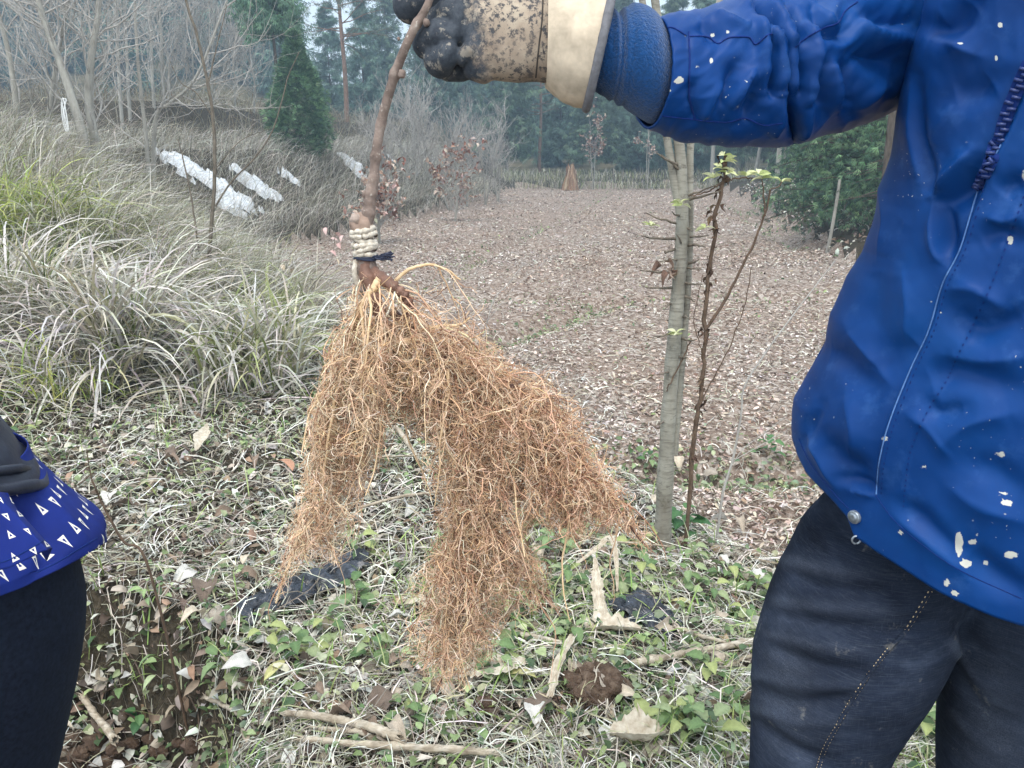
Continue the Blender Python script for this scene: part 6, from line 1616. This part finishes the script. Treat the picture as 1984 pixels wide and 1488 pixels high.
fl = link('shirt_flap', mesh_np('shirt_flap', fv - o2, ff, M_SHIRT, None, True, np.stack([u.ravel() * .16 + .3, -w.ravel() * .12], -1)), sh); s_ = fl.modifiers.new('thick', 'SOLIDIFY'); s_.thickness = .0016; s_.offset = -1
SFl = Surf(fv, ff)
seam(SFl, [(-20, 1095), (20, 1083), (60, 1062), (88, 1045)], M_THREAD, sh, o2, .0006, 40, name='hem_stitching')
SSh = Surf(sv, sf); seam(SSh, [(70, 1110), (110, 1090), (150, 1065), (188, 1042)], M_THREAD, sh, o2, .0006, 40, name='hem_stitching')
# body of the bending person: trunk, head, arms reaching down
hip = at(-150, 1060, LY); tx = at(-700, 330, LY); hd2 = tx + np.array([-.22, -.02, .10]); 
shn = tx + [-.02, -.17, -.02]; shf = tx + [-.02, .17, -.02]
def body2(P):
    d = chain(P, [(hip + [-.08, 0, .06], .05), ((hip + tx) / 2, .08), (tx, .09), (tx + [-.1, 0, .05], .055), (hd2 + [.05, 0, -.02], .055)], .05)
    for s3 in (shn, shf):
        e = s3 + [-.06, 0, -.28]; w3 = e + [-.10, .02, -.24]
        d = smin(d, chain(P, [(s3, .055), (e, .045), (w3, .032), (w3 + [-.02, 0, -.08], .034)], .02), .03)
        for k in range(4): d = smin(d, chain(P, [(w3 + [-.02, -.03 + .02 * k, -.09], .009), (w3 + [-.03, -.03 + .02 * k, -.14], .009), (w3 + [-.015, -.03 + .02 * k, -.165], .008)], .005), .008)
        d = smin(d, chain(P, [(w3 + [-.03, -.03, -.05], .011), (w3 + [-.06, -.045, -.09], .010)], .005), .01)
    d = smin(d, np.linalg.norm((P - hd2) * np.array([1, 1.2, .88], np.float32), axis=-1) - .1, .03)
    d = smin(d, cone(P, hd2 + [-.1, 0, .0], hd2 + [-.116, 0, -.04], .009, .014), .012)
    return d
ex = np.array([hip, hd2, shn + [-.2, 0, -.75], shf])
b2v, b2f = snets(body2, ex.min(0) - .15, ex.max(0) + .16, .011)
plink('body', b2v, b2f, M_SKIN, p2, o2)
for s3 in (shn, shf):
    e_ = s3 + [-.06, 0, -.28]; w3 = e_ + [-.10, .02, -.24]
    q1, q2_ = snets(lambda P: chain(P, [(s3 + [.02, 0, .02], .085), (e_, .07), (w3, .05)], .02), np.minimum(s3, w3) - .13, np.maximum(s3, w3) + .13, .011)
    plink('vest_sleeve', q1, q2_, M_VEST, p2, o2)
h2v, h2f = snets(lambda P: np.maximum(np.linalg.norm((P - hd2 - [.02, 0, .02]) * np.array([.95, 1.1, .9], np.float32), axis=-1) - .105, -(P[..., 0] - (hd2[0] - .05)) - .4 * (P[..., 2] - hd2[2] - .05)), hd2 - .16, hd2 + .16, .01)
plink('hair', h2v, h2f, M_HAIR, p2, o2)
# ------------------------------------------------------------------ the uprooted sapling
SYW = .80
rr_ = np.random.default_rng(21)
so_ = at(705, 440, SYW)
sap = thing('uprooted_sapling', 'uprooted sapling with a rope bound graft and a large mass of tan fibrous roots', 'sapling', so_)
def sp_at(pts):
    return np.array([at(q[0], q[1], SYW + (q[2] if len(q) > 2 else 0)) for q in pts])
def bark_stem():
    b = MB('sapling_bark', .75, .25); n = b.noise(60, 6, .65); r = b.noise(200, 3, .6)
    c = b.ramp(n, [(.3, srgb(98, 84, 77)), (.55, srgb(138, 121, 111)), (.75, srgb(174, 160, 149))])
    c = b.mix(b.mr(r, .62, .72, 0, .7), c, srgb(206, 196, 184)); b.color(c); b.bump(n, .5, .002); return b.m
M_STEMB = bark_stem()
w0 = -.022
P = interp_path(sp_at([(850, -70, w0), (838, -20, w0), (826, 15, w0), (800, 60, w0), (780, 105, -.018), (765, 145, -.012), (748, 200, -.006), (738, 240, 0), (731, 280, 0), (727, 312, 0), (724, 345, 0), (718, 378, 0), (714, 415, 0), (704, 440, 0)]), 120)
sy = proj(P)[:, 1]
rad = np.interp(sy, [-70, 20, 60, 140, 240, 310, 400, 440], [7, 7.5, 8.5, 9, 9.5, 9, 11, 14]) * proj(P)[:, 2] / FPX
for y0, a_, w_ in ((143, .35, 9), (45, .25, 8), (305, .3, 8), (345, .15, 7), (375, .28, 9), (392, .2, 5), (412, .2, 6), (240, .12, 8)): rad = rad * (1 + a_ * np.exp(-((sy - y0) / w_) ** 2))
v, f, _ = tubes((P - so_)[None], rad[None], 14, rough=.05); stem = link('stem', mesh_np('stem', v, f, M_STEMB, None, True), sap)
M_BUD = plain('bud', srgb(168, 150, 138), .7, .2, 90)
def blob(P, r, mat, name, parent, sq=(1, 1, 1), sd=0, org=None, n=16, m=12, rough=.35):
    a, b = np.meshgrid(np.linspace(0, 2 * np.pi, n, endpoint=False), np.linspace(.02, np.pi - .02, m), indexing='ij')
    d = np.stack([np.cos(a) * np.sin(b), np.sin(a) * np.sin(b), np.cos(b)], -1)
    r_ = r * (1 + rough * (fbm(d[..., 0] * 2 + sd + 7 + d[..., 2], d[..., 1] * 2 + 5 - d[..., 2], sd, 3) - .5) * 2)
    V = d * r_[..., None] * np.array(sq) + (P - org)
    i = np.arange(n)[:, None] * m + np.arange(m - 1)[None]; j = ((np.arange(n) + 1) % n)[:, None] * m + np.arange(m - 1)[None]
    return link(name, mesh_np(name, V.reshape(-1, 3), np.stack([i, i + 1, j + 1, j], -1).reshape(-1, 4), mat, None, True), parent)
for k, (x, y, r, dz) in enumerate([(779, 143, 9, -.02), (826, 44, 8, -.026), (722, 303, 6, -.004), (707, 376, 8, -.002), (729, 345, 6, 0), (733, 392, 4, 0), (772, 75, 4, -.024)]):
    blob(at(x, y, SYW + dz), r * .34e-3, M_STEMB, 'bud', stem, (1.1, 1, 1.3), k, so_)
blob(at(701, 437, SYW), .0125, plain('graft_callus', srgb(150, 128, 114), .8, .2, 60, .3), 'graft_knob', sap, (1, .9, .95), 5, so_, 24, 16)
blob(at(690, 424, SYW - .005), .006, M_BUD, 'graft_stub', sap, (1, 1, .9), 9, so_)
# rope: single turns of cream cord, then the dark tie
rp = MB('cream_rope', .85, .15); rn = rp.noise(240, 5, .65); rp.color(rp.ramp(rn, [(.3, srgb(156, 142, 126)), (.55, srgb(208, 198, 182)), (.8, srgb(230, 224, 212))])); rp.bump(rn, .8, .0012); M_ROPE = rp.m
axy = lambda t: at(703 + 6 * t, 444 + 56 * t, SYW)
core = interp_path(sp_at([(704, 440), (706, 470), (708, 500), (712, 530), (716, 560)]), 20); v, f, _ = tubes((core - so_)[None], np.linspace(.0085, .0112, 20)[None] * (1 + .08 * np.sin(np.arange(20) * 1.7))[None], 12); link('root_collar', mesh_np('root_collar', v, f, M_STEMB, None, True), sap)
for k in range(6):
    t = .06 + k * .165; c = axy(t); a = np.linspace(0, 2 * np.pi, 40); R_ = .0102 + .0007 * math.sin(k * 2.3)
    tilt = .003 * math.sin(k * 1.7 + 1)
    ring = c + np.stack([np.cos(a) * R_ + .0008 * np.sin(3 * a + k), np.sin(a) * R_ * .95, tilt * np.cos(a) + .0008 * np.sin(2 * a + k) + .002 * (a / 6.28 - .5)], -1)
    v, f, _ = tubes((ring - so_)[None], (.0029 * (1 + .14 * np.sin(a * 9 + k)))[None], 8); link('rope_turn', mesh_np('rope_turn', v, f, M_ROPE, None, True), sap)
ta = plain('blue_black_tie', srgb(40, 46, 66), .6, .4, 200)
c = at(709, 499, SYW); a = np.linspace(0, 2 * np.pi, 40)
tie = Acc()
for k in range(3): tie.add(*tubes((c + np.stack([np.cos(a) * .0115, np.sin(a) * .011, .0012 * k - .001 + .0008 * np.sin(2 * a + k)], -1) - so_)[None], np.full((1, 40), .0011), 6)[:2])
for k in range(12):
    e = interp_path(sp_at([(728, 500, -.008), (742, 494 + k % 4 * 3, -.012), (756 + k % 5 * 2, 488 + (k * 5) % 18, -.010)]), 10) + rr_.normal(size=(10, 3)) * .0006
    tie.add(*tubes((e - so_)[None], np.full((1, 10), .0008), 5)[:2])
link('tie', tie.mesh('tie', ta, True), sap)
tail = interp_path(sp_at([(690, 505, -.004), (687, 525, -.006), (692, 548, -.004), (700, 575, .0), (705, 605, .004)]), 16)
v, f, _ = tubes((tail - so_)[None], np.full((1, 16), .0028), 8, rough=.2); link('rope_tail', mesh_np('rope_tail', v, f, M_ROPE, None, True), sap)
# main roots
mr_ = MB('root_bark', .6, .3); n1 = mr_.noise(70, 5, .6); mr_.color(mr_.ramp(n1, [(.3, srgb(88, 64, 54)), (.55, srgb(124, 93, 79)), (.78, srgb(164, 132, 113))])); mr_.bump(n1, .5, .002); M_ROOT = mr_.m
yr = MB('yellow_root', .6, .3); n1 = yr.noise(70, 4, .6); yr.color(yr.ramp(n1, [(.3, srgb(206, 172, 130)), (.7, srgb(228, 200, 162))])); M_YROOT = yr.m
MAIN = [  # points (px, py, depth), start radius px, end radius px, yellow
    ([(708, 500), (711, 528), (724, 560), (737, 595), (742, 612), (756, 630), (765, 650), (764, 668)], 13, 9, 0),
    ([(722, 530, -.004), (755, 545, -.006), (778, 560, -.006), (793, 578, -.006), (799, 600, -.004)], 12, 9, 0),
    ([(738, 538, -.012), (716, 568, -.016), (697, 602, -.016), (682, 640, -.014)], 7, 5, 1),
    ([(682, 640, -.014), (670, 690, -.005), (655, 760, .0), (648, 830, .0), (628, 900, 0), (603, 970, 0), (580, 1030, 0), (562, 1085, 0), (545, 1130, 0), (535, 1165, 0)], 5, 2, 1),
    ([(760, 600, .004), (800, 640, .004), (840, 665, .0), (885, 690, 0), (950, 725, 0), (1020, 765, .0), (1075, 815, 0), (1120, 880, .004), (1165, 940, .004), (1210, 1000, .004), (1250, 1050, .004)], 9, 2.2, 0),
    ([(764, 660, .0), (785, 705, .006), (815, 750, .006), (850, 790, .006), (878, 850, .004), (892, 900, .002), (908, 940, 0), (916, 975, -.004), (905, 1005, -.008), (890, 1050, -.006), (880, 1120, 0), (868, 1200, 0), (866, 1280, 0), (850, 1330, 0)], 9, 2.5, 0),
    ([(908, 945, .004), (945, 1000, .01), (990, 1070, .01), (1030, 1125, .01), (1075, 1165, .01)], 5, 2, 0),
    ([(885, 690, .01), (930, 770, .012), (985, 840, .014), (1050, 900, .014), (1100, 965, .012)], 6, 2, 0),
    ([(750, 560, .004), (780, 530, .006), (820, 515, .006), (860, 522, .006), (890, 545, .006)], 4, 1.4, 1),
    ([(800, 640, -.006), (850, 632, -.008), (890, 628, -.008), (910, 612, -.008)], 4, 1.5, 1),
    ([(740, 612, .006), (745, 680, .012), (735, 760, .016), (720, 840, .016), (700, 920, .014)], 6, 2, 0),
    ([(768, 655, -.006), (790, 657, -.012), (805, 655, -.012)], 7, 5, 1),
    ([(720, 560, .01), (690, 620, .018), (668, 700, .02), (640, 790, .02), (620, 860, .02)], 5, 2, 0),
    ([(840, 665, -.008), (900, 740, -.012), (960, 790, -.014), (1040, 840, -.012), (1100, 900, -.01), (1150, 970, -.01)], 5, 1.8, 0),
    ([(916, 975, .0), (900, 1060, .014), (920, 1140, .014), (900, 1230, .012)], 5, 2, 0),
    ([(1020, 765, .01), (1060, 860, .014), (1090, 940, .014), (1100, 1020, .012)], 4, 1.5, 0)]
paths = []
for k, (pts, r0, r1, yl) in enumerate(MAIN):
    P = interp_path(sp_at(pts), 40)
    P[:, 1] -= np.clip(np.linspace(0, .05, 40), 0, .018) if k in (0, 1) else (.018 if k == 11 else .006)
    P[1:] += np.cumsum(rr_.normal(size=(39, 3)) * .0005, 0) * .6
    D = proj(P)[:, 2]; r = np.linspace(r0 * 1.12, r1, 40) * D / FPX * (1 + .16 * np.sin(np.arange(40) * (1.1 + .2 * (k % 3)) + k) * (r0 > 8) + .05 * rr_.normal(size=40))
    v, f, _ = tubes((P - so_)[None], r[None], 9, rough=.08)
    link('main_root', mesh_np('main_root', v, f, M_YROOT if yl else M_ROOT, None, True), sap)
    paths.append(P)
MP = np.stack(paths)
# outline inside which the fine roots hang
OUT = np.array([(690, 520), (735, 520), (790, 520), (850, 505), (905, 540), (930, 590), (920, 640), (960, 680), (1030, 715), (1090, 760), (1140, 810), (1190, 880), (1205, 950), (1250, 1030), (1290, 1085), (1230, 1060), (1180, 1010),
                (1120, 1050), (1050, 1010), (1010, 1000), (1020, 1060), (1065, 1110), (1070, 1170), (1120, 1195), (1030, 1180), (980, 1200), (950, 1270), (930, 1310), (870, 1345), (830, 1320), (770, 1290), (770, 1220), (800, 1150), (845, 1060), (845, 960),
                (815, 930), (825, 870), (780, 800), (745, 830), (730, 900), (690, 960), (695, 1050), (650, 1095), (600, 1080), (565, 1110), (545, 1175), (525, 1160), (545, 1080), (580, 980), (592, 880), (610, 790), (640, 690), (655, 620), (680, 570)], float)
def inside(P, slack=0.0):
    p = proj(P); return poly_sd(OUT, p[..., 0], p[..., 1]) > -slack
wl = np.array([.7, .35, .5, 1.4, 1.6, 2.2, .8, 1.0, .16, .16, .8, .05, .9, 1.2, .8, .7]); wl /= wl.sum()
def keep_in(C, slack, p_out=.06):
    C = C[(rr_.random(len(C)) < np.interp(proj(C.mean(1))[:, 1], [540, 620, 690], [.35, .62, 1]))]
    ok = inside(C[:, -1], slack) & inside(C[:, C.shape[1] // 2], slack)
    return C[ok | (rr_.random(len(C)) < p_out)]
s1, _, _ = sprout(MP, 1500, (.25, 1.1), (.04, .15), 14, .2, (0, 0, -1), .10, t0=.05, rng=rr_, w=wl)
s1 = keep_in(s1, 6, .04)[:620]
s2, _, _ = sprout(s1, 9000, (.4, 1.4), (.015, .06), 7, .42, (0, 0, -1), .07, t0=.05, rng=rr_)
s2 = keep_in(s2, 10, .05)[:5200]
s3, _, _ = sprout(s2, 40000, (.4, 1.6), (.008, .035), 5, .62, (0, 0, -1), .02, t0=.0, rng=rr_)
s3 = keep_in(s3, 16, .12)[:27000]
sm0, _, _ = sprout(MP, 4200, (.5, 1.5), (.01, .045), 5, .42, (0, 0, -1), .05, t0=.02, rng=rr_, w=wl); sm0 = keep_in(sm0, 8, .05)
FINE = [(228, 199, 168), (216, 183, 151), (198, 162, 132), (238, 216, 190), (172, 134, 108), (224, 188, 146), (138, 100, 80)]
def tint(C, n):
    p = proj(C.mean(1)); c = pal(FINE, n, rr_, .14, [.2, .2, .16, .14, .12, .1, .08])
    red = np.clip((p[:, 0] - 700) / 500, 0, 1)[:, None]       # the right hand lobe is redder, the left one blonder
    return c * (1 + red * np.array([[-.06, -.15, -.18]]))
M_FINE = colmat('fine_root', .7, .2, 0)
v, f, c = tubes(s1 - so_, np.linspace(1, .35, 14)[None] * rr_.uniform(.0005, .0011, (len(s1), 1)), 5, tint(s1, len(s1)))
link('side_roots', mesh_np('side_roots', v, f, M_FINE, c, True), sap)['kind'] = 'stuff'
A_ = Acc()
A_.add(*tubes(s2 - so_, np.linspace(1, .4, 7)[None] * rr_.uniform(.00035, .00065, (len(s2), 1)), 3, tint(s2, len(s2))))
A_.add(*ribbons(s3 - so_, np.linspace(1, .5, 5)[None] * rr_.uniform(.00028, .0005, (len(s3), 1)), nrm(rr_.normal(size=(len(s3), 3)) * [1, .35, 1]), tint(s3, len(s3))))
A_.add(*ribbons(sm0 - so_, np.linspace(1, .5, 5)[None] * rr_.uniform(.00028, .0005, (len(sm0), 1)), nrm(rr_.normal(size=(len(sm0), 3)) * [1, .35, 1]), tint(sm0, len(sm0))))
link('root_hairs', A_.mesh('root_hairs', M_FINE, True), sap)['kind'] = 'stuff'
# a few long lighter roots that stand out
for k in range(26):
    q = s1[rr_.integers(len(s1))]; d = nrm(q[-1] - q[0]) + [0, 0, -.5]
    b_ = MP[rr_.choice(len(MP), p=wl), rr_.integers(4, 34)]
    C_ = grow(b_[None] + [[0, -.015, 0]], d[None] + [[0, -.15, 0]], np.array([rr_.uniform(.07, .2)]), 18, .13, (0, 0, -1), .07, rr_)
    if not inside(C_[:, -1], 25)[0]: continue
    v, f, _ = tubes(C_ - so_, np.linspace(.0016, .0006, 18)[None], 6, rough=.1); link('long_root', mesh_np('long_root', v, f, M_YROOT, None, True), sap)

# ------------------------------------------------------------------ hazy winter air
hz = MB('air'); nt_h = hz.nt; nt_h.nodes.remove(hz.b)
pv = nt_h.nodes.new('ShaderNodeVolumePrincipled'); pv.inputs['Color'].default_value = (.58, .80, 1.0, 1); pv.inputs['Density'].default_value = .0046; pv.inputs['Anisotropy'].default_value = .2
nt_h.links.new(pv.outputs[0], [k for k in nt_h.nodes if k.type == 'OUTPUT_MATERIAL'][0].inputs['Volume'])
lo, hi = np.array([-300., -12., -2.]), np.array([300., 250., 60.])
Vb = np.array([(x, y, z) for x in (lo[0], hi[0]) for y in (lo[1], hi[1]) for z in (lo[2], hi[2])])
tag(link('haze', mesh_np('haze', Vb, np.array([(0, 1, 3, 2), (4, 6, 7, 5), (0, 4, 5, 1), (2, 3, 7, 6), (0, 2, 6, 4), (1, 5, 7, 3)]), hz.m)), 'pale blue winter haze over the hill', 'haze', kind='stuff')
